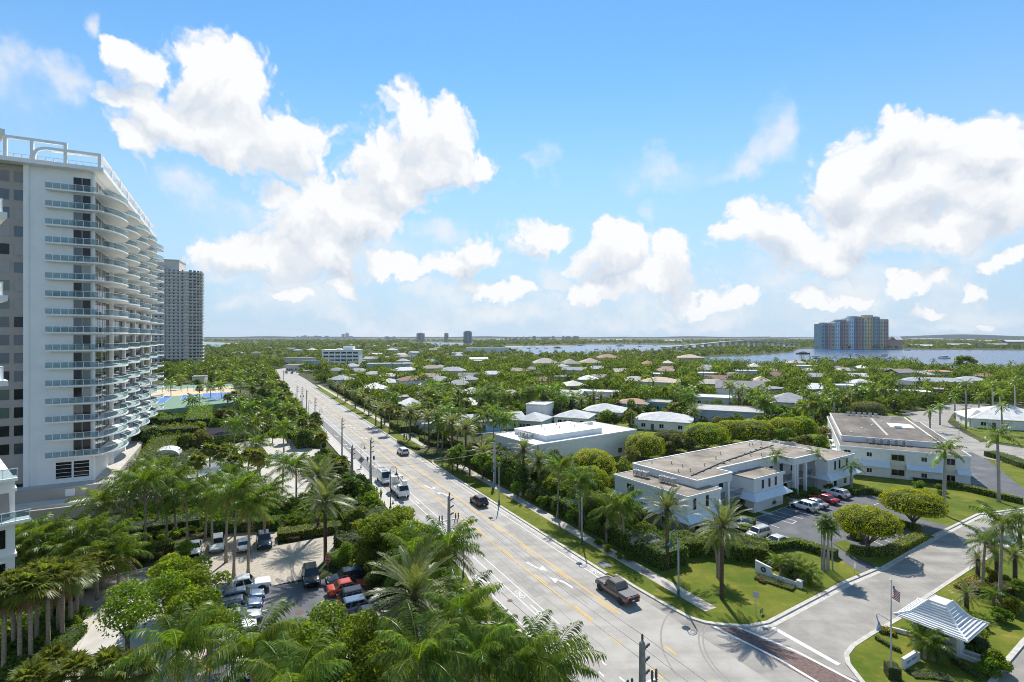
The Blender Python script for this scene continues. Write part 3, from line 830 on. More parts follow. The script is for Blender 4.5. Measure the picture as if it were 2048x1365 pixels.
def house(px, ey, wpx, dep, wh, rise, kind, rcol, wcol, rz, label, cat='house', nwin=3, fl=1, rn=None, win_s=1.0):
    Y = (CAM_H - wh) * FPX / (ey - HOR)
    x, y = at(px, Y)
    w = wpx * Y / FPX * 0.9
    y += dep * 0.5; x *= (Y + dep * 0.5) / Y
    t = thing('house' if cat == 'house' else cat.replace(' ', '_'), label, cat, (x, y, 0), radians(rz))
    wm = mat('wall_%02d_%02d_%02d' % tuple(int(c * 99) for c in wcol), wcol, 0.85, 0.04, 0.4)
    rm = mat('roof_%02d_%02d_%02d' % tuple(int(c * 99) for c in rcol), rcol, 0.85, 0.12, 0.6, bump=0.4, bscale=4, stretch=(1, 1, 1))
    b = MB().box(-w / 2, w / 2, -dep / 2, dep / 2, -0.05, wh)
    if kind == 'gable':
        for sx in (-1, 1):
            b.add([(sx * w / 2, -dep / 2, wh), (sx * w / 2, dep / 2, wh), (sx * w / 2, 0, wh + rise * 0.93)], [(0, 1, 2) if sx > 0 else (2, 1, 0)])
    b.build('wall', wm, t)
    roof_mesh(w, dep, wh + 0.01, rise, kind, 0.5 if kind != 'flat' else 0.12).build('roof', rm, t)
    if kind == 'flat':
        p = MB(); hx, hy = w / 2 + 0.15, dep / 2 + 0.15; z0 = wh + rise
        p.box(-hx, hx, -hy, -hy + 0.25, z0 - 0.1, z0 + 0.2).box(-hx, hx, hy - 0.25, hy, z0 - 0.1, z0 + 0.2)
        p.box(-hx, -hx + 0.25, -hy + 0.25, hy - 0.25, z0 - 0.1, z0 + 0.2).box(hx - 0.25, hx, -hy + 0.25, hy - 0.25, z0 - 0.1, z0 + 0.2)
        p.build('parapet', wm, t)
    for k in range(fl):
        zc = 1.55 + k * 2.9
        if zc + 0.6 > wh: break
        for i in range(nwin):
            win(t, -w / 2 + w * (i + 0.5) / nwin, -dep / 2, zc, 1.3 * win_s, 1.15, '-y', 2)
        for i in range(2):
            win(t, (w / 2 if x < 0 else -w / 2), -dep / 2 + dep * (i + 0.5) / 2, zc, 1.2, 1.15, '+x' if x < 0 else '-x', 1)
    d = MB(); dx = -w / 2 + w * 0.5 / nwin + w / nwin * 0.5 if nwin > 1 else w * 0.3
    d.box(dx - 0.5, dx + 0.5, -dep / 2 - 0.06, -dep / 2 + 0.02, 0.0, 2.1); d.build('door', mat('door_brown', (0.12, 0.07, 0.05), 0.5), t)
    HOUSES.append((x, y, sqrt(w * w + dep * dep) / 2, wh + rise, w, dep))
    LM.append((rn or label, x, y))
    return t


HOUSES = []

# ---- the tower with scalloped balconies
TX, TY = -77.4, 99.0
T = thing('apartment_tower', 'tall white apartment tower with scalloped glass balconies and roof pergola', 'apartment tower', (TX, TY, 0), RA - pi / 2)
LM.append(('the scalloped white tower', TX - 10, TY + 8))
FH = 3.28
ZB = [57.0 - FH * k for k in range(16)]
MB().box(-10.8, -1.4, 1.6, 76, 2.7, 61.0).build('wall', M_STUCCO, T)
MB().box(-34, -10.81, 2.2, 70, 2.7, 60.9).build('side_wall', M_TAUPE, T)
MB().box(-11.55, -10.79, 1.3, 2.3, 2.7, 61.0).build('pilaster', M_STUCCO, T)
MB().box(-34.2, 0.35, -0.35, 76.5, 61.01, 61.75).build('roof_slab', M_STUCCO, T)
MB().box(-33, -9, 9, 66, 61.76, 64.3).build('penthouse', M_STUCCO, T)
MB().box(-8.4, -3.5, 12, 66, 61.76, 63.6).build('penthouse', M_CREAM, T)
for i in range(3):
    win(T, -30 + i * 2.4, 9, 63.0, 1.9, 1.5, '-y', 2, M_DKMETAL)


def scal(y):
    return 0.35 + 2.35 * abs(sin(pi * (y - 1.0) / 16.0)) ** 0.75


WAVE = [(scal(1 + 74.5 * i / 120), 1 + 74.5 * i / 120) for i in range(121)]
SLAB = [(-8.3, 1.62), (-8.3, 0.0), (-0.5, 0.0), (0.1, 0.3)] + WAVE + [(-1.38, 75.5), (-1.38, 1.62)]
slab_me = MB().prism(SLAB, -0.26, 0.0).mesh('balcony_slab', M_STUCCO)
gl = MB(); gl.box(-0.52, 0.52, -0.015, 0.015, 0.06, 1.02); rail_panel = gl.mesh('rail_panel', M_RAIL)
rp = MB()
rp.box(-8.3, -0.45, 0.02, 0.09, 1.04, 1.10)
for i in range(8): rp.box(-8.28 + i * 1.11, -8.22 + i * 1.11, 0.03, 0.08, 0.0, 1.04)
ribbon(rp, [(a - 0.09, b) for a, b in WAVE], 0.10, 1.04, 1.11)
hand_me = rp.mesh('handrail', M_WMETAL)
arc = []
for j in range(5):
    lo, hi = 1 + j * 16, min(1 + (j + 1) * 16, 75.5)
    pts = [(scal(lo + (hi - lo) * i / 24) - 0.09, lo + (hi - lo) * i / 24) for i in range(25)]
    g_ = MB(); ribbon(g_, pts, 0.03, 0.06, 1.03); arc.append(g_.mesh('curved_rail_panel', M_RAIL))
wm1 = [MB().box(-0.02, 1.22, -0.05, 0.03, 0.04, 2.72).mesh('pane', g_) for g_ in (M_GLASS, M_GLASS, M_GLASS, M_GLASSC, M_GLASSB, M_GLASSD)]
fr1 = MB().box(-0.06, 0.0, -0.09, 0.02, 0.0, 2.8).box(1.22, 1.30, -0.09, 0.02, 0.0, 2.8).box(2.52, 2.58, -0.09, 0.02, 0.0, 2.8).box(-0.06, 2.58, -0.08, 0.02, 2.72, 2.8).mesh('window', M_METAL)
sw = MB()
for q in range(3): sw.box(-0.03, 0.05, 0.25 + q * 1.9, 1.95 + q * 1.9, 0.05, 2.75)
sw_me = sw.mesh('side_window', M_GLASS)
tw_f = MB().box(-0.7, 0.7, -0.07, 0.02, -0.08, 0.0).box(-0.7, 0.7, -0.06, 0.02, 1.9, 1.98).box(-0.76, -0.7, -0.06, 0.02, -0.08, 1.98).box(0.7, 0.76, -0.06, 0.02, -0.08, 1.98).mesh('window', M_TAUPE)
tw_p = [MB().box(-0.68, 0.68, 0.0, 0.03, 0.0, 1.9).mesh('pane', g_) for g_ in (M_GLASSB, M_GLASS, M_GLASSB, M_GLASSC, M_GLASSD)]
cw = MB().box(-1.5, -1.25, 1.2, 1.75, 2.7, 61.0)
cw.build('corner_column', M_STUCCO, T)
for j in range(1, 6):
    y0 = 1 + j * 14.6 if j < 5 else 75
    MB().box(-1.42, -0.75, y0 - 0.5, y0 + 0.5, 2.7, 61.0).build('column', M_STUCCO, T)
for k, z in enumerate(ZB):
    link('balcony_slab', slab_me, T, (0, 0, z))
    link('handrail', hand_me, T, (0, 0, z))
    for i in range(7): link('rail_panel', rail_panel, T, (-8.25 + 0.56 + i * 1.11, 0.055, z))
    for a_ in arc: link('curved_rail_panel', a_, T, (0, 0, z))
for k in range(17):
    z = ZB[0] + FH - FH * k
    if k > 0 or True:
        zz = z - FH + 0.02
        if zz < 7: continue
        w_ = link('window', fr1, T, (-4.45, 1.57, zz)); link('pane', RNG.choice(wm1), w_); link('pane', RNG.choice(wm1), w_, (1.32, 0, 0))
        link('side_window', sw_me, T, (-1.40, 2.0, zz))
        for j in range(12): link('side_window', sw_me, T, (-1.40, 8.4 + j * 5.65, zz))
    for xx in (-12.35, -14.35, -17.2, -19.2, -22, -24, -27, -29):
        w_ = link('window', tw_f, T, (xx, 2.2, z - 2.4)); link('pane', RNG.choice(tw_p), w_, (0, -0.01, 0))
win(T, -5.9, 1.6, 5.1, 2.3, 3.0, '-y', 1, M_STUCCO); win(T, -3.3, 1.6, 5.1, 2.3, 3.0, '-y', 1, M_STUCCO)
lv = MB()
for q in range(4): lv.box(-7.0, -2.2, 1.50, 1.535, 3.9 + q * 0.72, 3.96 + q * 0.72)
lv.build('lobby_louvre', M_WMETAL, T)
# roof pergola: two frames along the front, one with a rounded corner, and a run of portals along the side
pg = MB()
pg.box(-17.6, -5.1, 0.0, 0.5, 65.1, 65.6)
for xx in (-17.6, -13.9, -10.3, -5.6): pg.box(xx, xx + 0.5, 0.01, 0.49, 61.7, 65.1)
pg.box(-17.6, -17.1, 0.51, 9, 65.1, 65.6)
pg.build('pergola_frame', M_STUCCO, T)
pg = MB()
pts = [(-9.75, 61.7), (-9.75, 62.6), (-9.5, 63.4), (-8.9, 63.9), (-8.0, 64.12), (-0.05, 64.12)]
for (x0, z0), (x1, z1) in zip(pts, pts[1:]):
    dx, dz = x1 - x0, z1 - z0; l = sqrt(dx * dx + dz * dz); nx, nz = -dz / l * 0.25, dx / l * 0.25
    pg.add([(x0 + nx, -0.1, z0 + nz), (x1 + nx, -0.1, z1 + nz), (x1 - nx, -0.1, z1 - nz), (x0 - nx, -0.1, z0 - nz),
            (x0 + nx, 0.4, z0 + nz), (x1 + nx, 0.4, z1 + nz), (x1 - nx, 0.4, z1 - nz), (x0 - nx, 0.4, z0 - nz)],
           [(0, 1, 2, 3), (7, 6, 5, 4), (0, 4, 5, 1), (1, 5, 6, 2), (2, 6, 7, 3), (3, 7, 4, 0)])
pg.box(-0.55, 0.0, -0.12, 0.42, 61.7, 64.1)
pg.build('pergola_frame', M_STUCCO, T)
for j in range(8):
    y0 = 1.0 + j * 9.2
    pg = MB(); pg.box(-0.5, 0.0, y0, y0 + 8.6, 63.9, 64.35); pg.box(-0.49, -0.01, y0 + 0.01, y0 + 0.6, 61.7, 63.9); pg.box(-7.5, -0.51, y0, y0 + 0.45, 63.92, 64.33)
    pg.build('pergola_frame', M_STUCCO, T)
rl = MB()
rl.box(-16, -0.6, 0.6, 0.64, 62.6, 62.66)
for i in range(15): rl.box(-16 + i * 1.1, -15.95 + i * 1.1, 0.6, 0.64, 61.75, 62.6)
rl.build('roof_rail', M_METAL, T)
# chairs and sofas seen through the balcony glass
so = MB().box(-0.9, 0.9, -0.35, 0.35, 0.0, 0.42).box(-0.9, 0.9, 0.15, 0.36, 0.42, 0.75).mesh('balcony_sofa', M_CREAM)
for k, xx in ((8, -5.8), (9, -3.0), (4, -2.6), (15, -3.2), (15, -1.9), (6, -6.5), (12, -4)):
    p = T.matrix_basis if False else None
    wx = TX + xx * RN[0] + 0.9 * RD[0]; wy = TY + xx * RN[1] + 0.9 * RD[1]
    o = link('balcony_sofa', so, None, (wx, wy, ZB[k]), RA - pi / 2)
    tag(o, 'cream sofa on the scalloped tower balcony, %s floor below the roof' % ['first', 'second', 'third', 'fourth', 'fifth', 'sixth', 'seventh', 'eighth', 'ninth', 'tenth', 'eleventh', 'twelfth', 'thirteenth', 'fourteenth', 'fifteenth', 'sixteenth'][k] + (', by the corner' if (k, xx) == (15, -1.9) else ''), 'sofa', 'balcony sofas')

# podium, ramp and garden walls before the tower
PD = thing('tower_podium', 'raised podium under the scalloped tower', 'podium', (TX, TY, 0), RA - pi / 2)
MB().box(-60, 1.5, -2.6, 90, -0.05, 2.72).build('deck', M_CONC, PD)
MB().box(-60, 1.7, -2.95, -2.6, -0.05, 2.9).build('retaining_wall', M_TAUPE, PD)
MB().box(-60, 14, -6.2, -2.96, -0.05, 0.9).build('planter', M_CREAM, PD)
MB().box(-60, 16, -12.5, -6.21, -0.05, 0.42).build('ramp', M_CONC, PD)
MB().box(-60, 20, -13.0, -12.51, -0.05, 1.9).build('front_wall', mat('sand_wall', (0.40, 0.34, 0.26), 0.9, 0.08, 0.4), PD)
MB().box(10, 16.5, -13.04, -12.99, 0.0, 1.5).build('garage_opening', M_DKMETAL, PD)
win(PD, -4, -2.95, 1.9, 1.2, 1.1, '-y', 1, M_WMETAL, M_FRAMEW)

# ---- white block at the edge of the picture
WB = thing('apartment_block', 'white apartment block with grey railings and taupe awning by the fan palms', 'apartment block', (*at(30, 57), 0), radians(49))
LM.append(('the white apartment block', *at(0, 57)))
MB().box(-14, 0.0, 0.0, 14, -0.05, 14.6).build('wall', M_STUCCO, WB)
for z in (13.2, 9.6, 6.1, 2.6):
    MB().box(-14, 0.16, -0.16, 14, z, z + 0.35).build('string_course', M_STUCCO, WB)
for z, ex in ((14.9, 0.1), (10.3, 1.1)):
    MB().box(-14, ex, -1.5, -0.02, z - 0.3, z).build('balcony_slab', M_STUCCO, WB)
    MB().box(-14, ex - 0.05, -1.46, -1.42, z + 0.05, z + 0.95).build('rail_panel', M_RAIL, WB)
    h = MB().box(-14, ex, -1.5, -1.42, z + 0.96, z + 1.04)
    for i in range(10): h.box(ex - 0.1 - i * 1.1, ex - 0.05 - i * 1.1, -1.49, -1.43, z, z + 0.95)
    h.build('handrail', M_WMETAL, WB)
aw = MB().add([(-9, -0.03, 13.1), (-0.5, -0.03, 13.1), (-0.5, -1.2, 10.9), (-9, -1.2, 10.9), (-9, -0.03, 13.0), (-0.5, -0.03, 13.0), (-0.5, -1.2, 10.8), (-9, -1.2, 10.8)],
              [(0, 3, 2, 1), (4, 5, 6, 7), (0, 4, 7, 3), (1, 2, 6, 5), (2, 3, 7, 6)])
aw.build('awning', mat('taupe_canvas', (0.36, 0.30, 0.26), 0.8), WB)
for z in (8.2, 4.6): win(WB, -1.6, 0.0, z, 1.7, 2.0, '-y', 2)
NB = thing('balcony_tower', 'white balconies with vertical bar railings jutting in beside the taupe facade', 'apartment tower', (*at(-60, 21.0), 0), radians(50))
MB().box(-10, 0.0, 0.0, 12, -0.05, 44.0).build('wall', M_STUCCO, NB)
for k, (py, px) in enumerate(((258, 10), (424, 15), (591, 16), (762, 17))):
    z = zat(py, 21.0)
    r_ = (px - 1024) / FPX
    ex = (r_ * 20.36 + 20.91) / (0.643 - 0.766 * r_)
    MB().box(-4, ex, -1.0, 1.6, z - 0.22, z).build('balcony_slab', M_STUCCO, NB)
    h = MB().box(-4, ex - 0.12, -0.95, -0.90, z + 0.5, z + 0.55).box(ex - 0.16, ex - 0.12, -0.9, 1.5, z + 0.5, z + 0.55)
    for i in range(14): h.box(ex - 0.16 - i * 0.2, ex - 0.13 - i * 0.2, -0.94, -0.91, z, z + 0.5)
    for i in range(11): h.box(ex - 0.155, ex - 0.13, -0.8 + i * 0.2, -0.77 + i * 0.2, z, z + 0.5)
    h.build('handrail', M_WMETAL, NB)

# ---- grey tower far down the avenue
CT = thing('apartment_tower', 'tall grey beige apartment tower with rows of balconies behind the tennis courts', 'apartment tower', (*at(362, 500), 0), radians(20))
LM.append(('the grey beige tower', *at(360, 500)))
M_GREYB = mat('greige_concrete', (0.62, 0.575, 0.53), 0.85, 0.05, 0.2)
foot = [(-40, 0), (4, 0)] + [(6 + 10 * sin(a), 10 - 10 * cos(a)) for a in [i * pi / 12 for i in range(0, 9)]] + [(8, 30), (-40, 30)]
MB().prism(foot, 0, 92).build('wall', M_GREYB, CT)
MB().box(-40, -2, 2, 28, 92.01, 102).build('upper_wall', M_GREYB, CT)
MB().box(-40.5, -1.5, 1.5, 28.5, 102.01, 103).build('roof', M_GREYB, CT)
sl = MB()
foot2 = [(-40, -1.4), (4.5, -1.4)] + [(6 + 11.6 * sin(a), 10 - 11.6 * cos(a)) for a in [i * pi / 12 for i in range(0, 9)]] + [(14, 29), (-40, 29)]
for k in range(28): sl.prism(foot2, 5.6 + k * 3.15, 5.85 + k * 3.15)
for k in range(28): ribbon(sl, [(x, y) for x, y in foot2[:-2]], 0.08, 6.3 + k * 3.15, 6.75 + k * 3.15, -0.5)
tag(sl.build('balconies', mat('pale_concrete_band', (0.74, 0.71, 0.67), 0.85), CT), kind='stuff')
wn = MB()
for k in range(28):
    for i in range(12):
        x0 = -39 + i * 3.6
        wn.box(x0, x0 + 1.35, -0.06, 0.05, 6.3 + k * 3.15, 8.2 + k * 3.15)
    for i in range(6):
        a = (i + 0.5) * pi / 9
        cx, cy = 6 + 10.02 * sin(a), 10 - 10.02 * cos(a)
        wn.cbox((cx, cy, 7.1 + k * 3.15), (2.3, 0.1, 2.2), a)
tag(wn.build('windows', M_GLASS, CT), kind='stuff')
for x0 in (-27.5, -14.3, -1.4): MB().box(x0, x0 + 1.6, -1.7, 0.1, 0, 97 if x0 < -5 else 92).build('pilaster', mat('pale_pilaster', (0.55, 0.52, 0.50), 0.85), CT)

# ---- white office block with ribbon windows
OB = thing('office_building', 'white four storey office block with dark ribbon windows at the end of the avenue', 'office building', (*at(681, 508), 0), radians(4))
LM.append(('the white office block', *at(681, 508)))
MB().box(-17.5, 17.5, 0, 16, -0.05, 16.4).build('wall', M_STUCCO, OB)
MB().box(-18, 18, -0.5, 16.5, 16.41, 17.0).build('roof', M_STUCCO, OB)
MB().box(1.5, 11, 4, 13, 17.01, 20.2).build('roof_house', M_STUCCO, OB)
MB().box(-5, -1, 5, 10, 17.01, 18.2).build('roof_house', M_STUCCO, OB)
for k in range(4):
    for i in range(6):
        x0 = -16.2 + i * 5.6; z0 = 2.4 + k * 3.6
        MB().box(x0, x0 + 4.7, -0.08, 0.05, z0, z0 + 1.7).build('window', M_GLASSB, OB)
    MB().box(-17.6, 17.6, -0.45, -0.085, 1.2 + k * 3.6, 2.2 + k * 3.6).build('spandrel', M_STUCCO, OB)


# ---- the two flat roofed condominiums and the white roofed one
def ac_units(parent, x, y, z, n, dx, dy, m=M_METAL):
    for i in range(n):
        a = MB().box(-0.38, 0.38, -0.38, 0.38, 0.25, 1.05)
        for s1 in (-1, 1):
            for s2 in (-1, 1): a.box(s1 * 0.33 - 0.03, s1 * 0.33 + 0.03, s2 * 0.33 - 0.03, s2 * 0.33 + 0.03, 0.0, 0.25)
        o = a.build('ac_unit', m, parent, False, (x + i * dx, y + i * dy, z))
        f = MB().lathe([(0.3, 1.051), (0.3, 1.08)], 12); f.build('fan_grille', M_DKMETAL, o)


def wing(t, x0, x1, y0, y1, z, roofm, skirt=None, wallm=M_SIDE, over=0.18, name='wall'):
    MB().box(x0, x1, y0, y1, -0.05, z - 0.02).build(name, wallm, t)
    MB().box(x0 - 0.05, x1 + 0.05, y0 - 0.05, y1 + 0.05, z - 0.019, z + 0.03).build('roof', roofm, t)
    e = MB(); o = over
    e.box(x0 - o, x1 + o, y0 - o, y0 - 0.051, z - 0.25, z + 0.12).box(x0 - o, x1 + o, y1 + 0.051, y1 + o, z - 0.25, z + 0.12)
    e.box(x0 - o, x0 - 0.051, y0 - 0.05, y1 + 0.05, z - 0.25, z + 0.12).box(x1 + 0.051, x1 + o, y0 - 0.05, y1 + 0.05, z - 0.25, z + 0.12)
    e.build('roof_edge', M_WSIDING, t)


def skirt(t, pts, z0=2.45, z1=3.35, out=1.15):
    """white metal skirt roof flaring from the wall along local points (wall on the left of the run)"""
    m = MB(); n = len(pts)
    lo = []; hi = []
    for i, p in enumerate(pts):
        a = pts[max(i - 1, 0)]; b = pts[min(i + 1, n - 1)]
        nx = ny = 0.0
        for u, v in ((a, p), (p, b)):
            dx, dy = v[0] - u[0], v[1] - u[1]; l = sqrt(dx * dx + dy * dy)
            if l > 0: nx += dy / l; ny += -dx / l
        if 0 < i < n - 1: pass
        else:
            l = sqrt(nx * nx + ny * ny); nx /= l; ny /= l
        lo.append((p[0] + nx * out, p[1] + ny * out, z0)); hi.append((p[0] + nx * 0.03, p[1] + ny * 0.03, z1))
    k = len(m.v)
    vs = lo + hi + [(a, b, c - 0.12) for a, b, c in lo] + [(a, b, c - 0.12) for a, b, c in hi]
    fs = []
    for i in range(n - 1):
        fs += [(i, i + 1, n + i + 1, n + i), (2 * n + i + 1, 2 * n + i, 3 * n + i, 3 * n + i + 1), (2 * n + i, 2 * n + i + 1, i + 1, i)]
    fs += [(0, n, 3 * n, 2 * n), (n - 1, 3 * n - 1, 4 * n - 1, 2 * n - 1)]
    m.add(vs, fs); return m.build('skirt_roof', M_SKIRT, t)


A1 = radians(33.5)
C1 = thing('condominium', 'white two storey condominium with brown gravel roof and rooftop air conditioners', 'condominium', (26.2, 78.3, 0), A1)
LM.append(('the gravel roofed condominium', 45, 95))
MB().box(0, 8, 0, 15, -0.05, 2.6).build('ground_floor', M_CREAM, C1)
wing(C1, 0, 8, 0.0, 15.2, 6.0, M_GRAVEL)
wing(C1, 8.2, 41.5, 5.2, 15.6, 6.1, M_GRAVEL)
for (x0, x1, y0, y1) in ((5.0, 14.2, 2.1, 5.15), (5.0, 43.0, 5.16, 15.75), (32.7, 42.0, 1.7, 5.15)):
    MB().box(x0, x1, y0, y1, 5.9, 7.15).build('upper_wall', M_SIDE, C1)
MB().prism([(5.15, 2.25), (14.05, 2.25), (14.05, 5.3), (32.85, 5.3), (32.85, 1.85), (41.85, 1.85), (42.85, 5.3), (42.85, 15.6), (5.15, 15.6)], 7.151, 7.19).build('upper_roof', M_GRAVEL, C1)
e = MB()
for (a, b) in (((5, 2.1), (14.2, 2.1)), ((14.2, 2.1), (14.2, 5.16)), ((14.2, 5.16), (32.7, 5.16)), ((32.7, 5.16), (32.7, 1.7)), ((32.7, 1.7), (42, 1.7)), ((42, 1.7), (43, 5.16)), ((43, 5.16), (43, 15.75)), ((43, 15.75), (5, 15.75)), ((5, 15.75), (5, 2.1))):
    ribbon(e, [a, b], 0.3, 7.10, 7.28)
e.build('roof_edge', M_WSIDING, C1)
wing(C1, 41.6, 52.0, 0.0, 16.0, 6.0, M_GRAVEL)
MB().box(18, 27, 0.6, 5.19, -0.05, 5.7).build('bay_wall', M_SIDE, C1)
MB().box(17.9, 27.1, 0.5, 5.19, 5.71, 5.9).build('bay_roof', M_GRAVEL, C1)
MB().box(17.75, 27.25, 0.35, 0.49, 5.5, 6.0).build('roof_edge', M_WSIDING, C1)
skirt(C1, [(-0.02, 15.2), (-0.02, -0.02), (8.02, -0.02), (8.02, 2.0)][0:3])
skirt(C1, [(17.98, 4.8), (17.98, 0.58), (27.02, 0.58), (27.02, 4.8)])
skirt(C1, [(41.58, 3.0), (41.58, -0.02), (52.02, -0.02), (52.02, 3.0)])
for yy in (2.6, 11.5): win(C1, 0, yy, 4.7, 1.6, 1.15, '-x', 3)
win(C1, 0, 4.2, 1.3, 1.3, 1.2, '-x', 2); win(C1, 0, 10.2, 1.3, 1.3, 1.2, '-x', 2)
for xx in (1.6, 4.6): win(C1, xx, 0, 4.7, 0.75, 1.7, '-y', 1, M_SIDE)
for xx in (20.6, 22.6, 24.6): win(C1, xx, 0.6, 4.6, 0.7, 1.5, '-y', 1, M_SIDE)
for xx in (44.4, 46.2, 49.2): win(C1, xx, 0, 4.7, 0.7, 1.7, '-y', 1, M_SIDE)
for xx in (2.2, 5.5, 44.5, 48.5): win(C1, xx, 0, 1.3, 1.1, 1.3, '-y', 1)
for xx in (10.0, 12.0, 15.5, 29, 31, 34.5, 38.5): win(C1, xx, 5.2, 4.4, 1.2, 1.9, '-y', 1, M_SIDE)
for xx in (10.5, 15.0, 29.5, 36, 39): win(C1, xx, 5.2, 1.2, 1.1, 2.0, '-y', 1, M_SIDE)
for x0, x1 in ((8.1, 17.9), (27.1, 41.5)):
    MB().box(x0, x1, 2.4, 5.18, 2.75, 2.95).build('gallery_floor', M_CONC, C1)
    r = MB().box(x0, x1, 2.45, 2.5, 3.85, 3.92)
    n = int((x1 - x0) / 0.3)
    for i in range(n): r.box(x0 + i * 0.3, x0 + i * 0.3 + 0.04, 2.46, 2.49, 2.95, 3.85)
    r.build('gallery_railing', M_DKMETAL, C1)
for xx in (13.0, 33.6, 34.4, 37.5, 41.0): MB().box(xx - 0.25, xx + 0.25, 1.9, 2.4, -0.05, 5.89).build('column', M_WSIDING, C1)
ac_units(C1, 2.6, 12.7, 6.03, 3, 0.15, -1.0); ac_units(C1, 3.2, 7.6, 6.03, 3, 0.1, -1.05)
ac_units(C1, 45.0, 13.6, 6.03, 3, 1.2, 0.0); ac_units(C1, 46.6, 11.6, 6.03, 3, 1.0, -0.6)
pp = MB().tube([(6.5, 4.4, 7.3), (20, 7.5, 7.3), (41, 10.5, 7.3)], 0.09, 6); pp.build('roof_pipe', M_DKMETAL, C1)
for i in range(12):
    MB().box(-0.12, 0.12, -0.3, 0.3, 0.0, 0.14).build('pipe_block', M_DKMETAL, C1, False, (8 + i * 2.6, 4.75 + i * 0.52, 7.19))
for i in range(14):
    v = MB().lathe([(0.09, 0), (0.09, 0.5), (0.13, 0.5), (0.13, 0.6)], 8)
    v.build('roof_vent', M_METAL, C1, False, (RNG.uniform(7, 41), RNG.uniform(6, 15), 7.18))
lad = MB()
for q in (0, 0.4): lad.box(4.94, 4.98, 3.2 + q, 3.24 + q, 6.0, 7.5)
for q in range(5): lad.box(4.945, 4.975, 3.2, 3.64, 6.2 + q * 0.28, 6.23 + q * 0.28)
lad.build('roof_ladder', M_WMETAL, C1)

A2 = radians(-28.0)
C2 = thing('condominium', 'white condominium with dark weathered roof beside the rear car park', 'condominium', (72.0, 115.0, 0), A2)
LM.append(('the dark roofed condominium', 88, 130))
wing(C2, 0, 22, 0, 47, 6.0, M_GRAVELD, over=0.2)
MB().box(0.6, 18.5, 6.6, 46.5, 5.9, 7.15).build('upper_wall', M_SIDE, C2)
MB().box(0.7, 18.4, 6.7, 46.4, 7.151, 7.19).build('upper_roof', M_GRAVELD, C2)
e = MB()
for (a, b) in (((0.6, 6.6), (18.5, 6.6)), ((18.5, 6.6), (18.5, 46.5)), ((18.5, 46.5), (0.6, 46.5)), ((0.6, 46.5), (0.6, 6.6))): ribbon(e, [a, b], 0.28, 7.1, 7.27)
e.build('roof_edge', M_WSIDING, C2)
MB().box(12.5, 17.5, 26, 33, 7.2, 7.24).build('roof_patch', M_WROOF, C2)
MB().box(9.8, 10.3, 12, 40, 7.2, 7.23).build('roof_seam', M_CONC, C2)
MB().box(13, 14.5, 24, 25, 7.2, 7.8).build('roof_hatch', M_WMETAL, C2)
ac_units(C2, 6.0, 6.0, 6.03, 6, 1.35, 0.0); ac_units(C2, 5.0, 44, 7.19, 6, 1.3, 0.0)
skirt(C2, [(-0.02, -0.02), (8.8, -0.02)]); skirt(C2, [(11.6, -0.02), (18.0, -0.02)]); skirt(C2, [(19.8, -0.02), (22.0, -0.02)])
MB().box(8.9, 11.5, -0.06, 0.0, 0.1, 5.3).build('panel', M_CREAM, C2); MB().box(18.1, 19.7, -0.06, 0.0, 0.1, 5.3).build('panel', M_CREAM, C2)
for xx, z, w_ in ((1.2, 4.6, 1.2), (5.2, 4.7, 0.9), (10.2, 4.5, 2.2), (14.6, 4.6, 0.9), (18.9, 4.6, 1.3), (5.2, 1.3, 0.9), (10.2, 1.4, 2.2), (14.6, 1.3, 0.9), (18.9, 1.3, 1.3)):
    win(C2, xx, -0.06 if w_ > 1.25 else 0.0, z, w_, 0.85 if w_ < 1 else 1.2, '-y', 2, M_FRAMEW if w_ < 1 else M_CREAM)
for i in range(7):
    MB().box(-1.2, -0.02, 4 + i * 6, 7 + i * 6, 2.9, 3.05).build('balcony_slab', M_WSIDING, C2)
    MB().box(-1.2, -1.12, 4 + i * 6, 7 + i * 6, 3.06, 4.0).build('balcony_rail', M_WMETAL, C2)
for i in range(5):
    v = MB().lathe([(0.3, 0), (0.3, 0.2), (0.1, 0.4)], 10); v.build('roof_vent', M_WMETAL, C2, False, (3 + i * 2.9, 12 + (i * 7.3) % 30, 7.18))

C3 = thing('condominium', 'long white building with bright white flat roof behind the clipped domes', 'condominium', (5.2, 115.6, 0), radians(36))
LM.append(('the bright white roofed building', 15, 130))
wing(C3, 0, 33, 0, 16, 6.0, M_WROOF)
MB().box(4.5, 22.7, 2, 14, 5.9, 7.1).build('upper_wall', M_SIDE, C3)
MB().box(4.4, 22.8, 1.9, 14.1, 7.101, 7.3).build('upper_roof', M_WROOF, C3)
ac_units(C3, 3.4, 10.2, 6.03, 4, 0.1, -1.2); ac_units(C3, 23.6, 9.5, 6.03, 5, 1.0, 0.35)
for i in range(7):
    v = MB().lathe([(0.08, 0), (0.08, 0.5)], 8); v.build('roof_vent', M_DKMETAL, C3, False, (7 + i * 2.2, 4.5 + (i * 3.7) % 8, 7.29))
for yy in (4, 12): win(C3, 0, yy, 1.5, 1.4, 1.2, '-x', 2)
for xx in (3, 15, 27): win(C3, xx, 0, 1.5, 1.4, 1.2, '-y', 2)

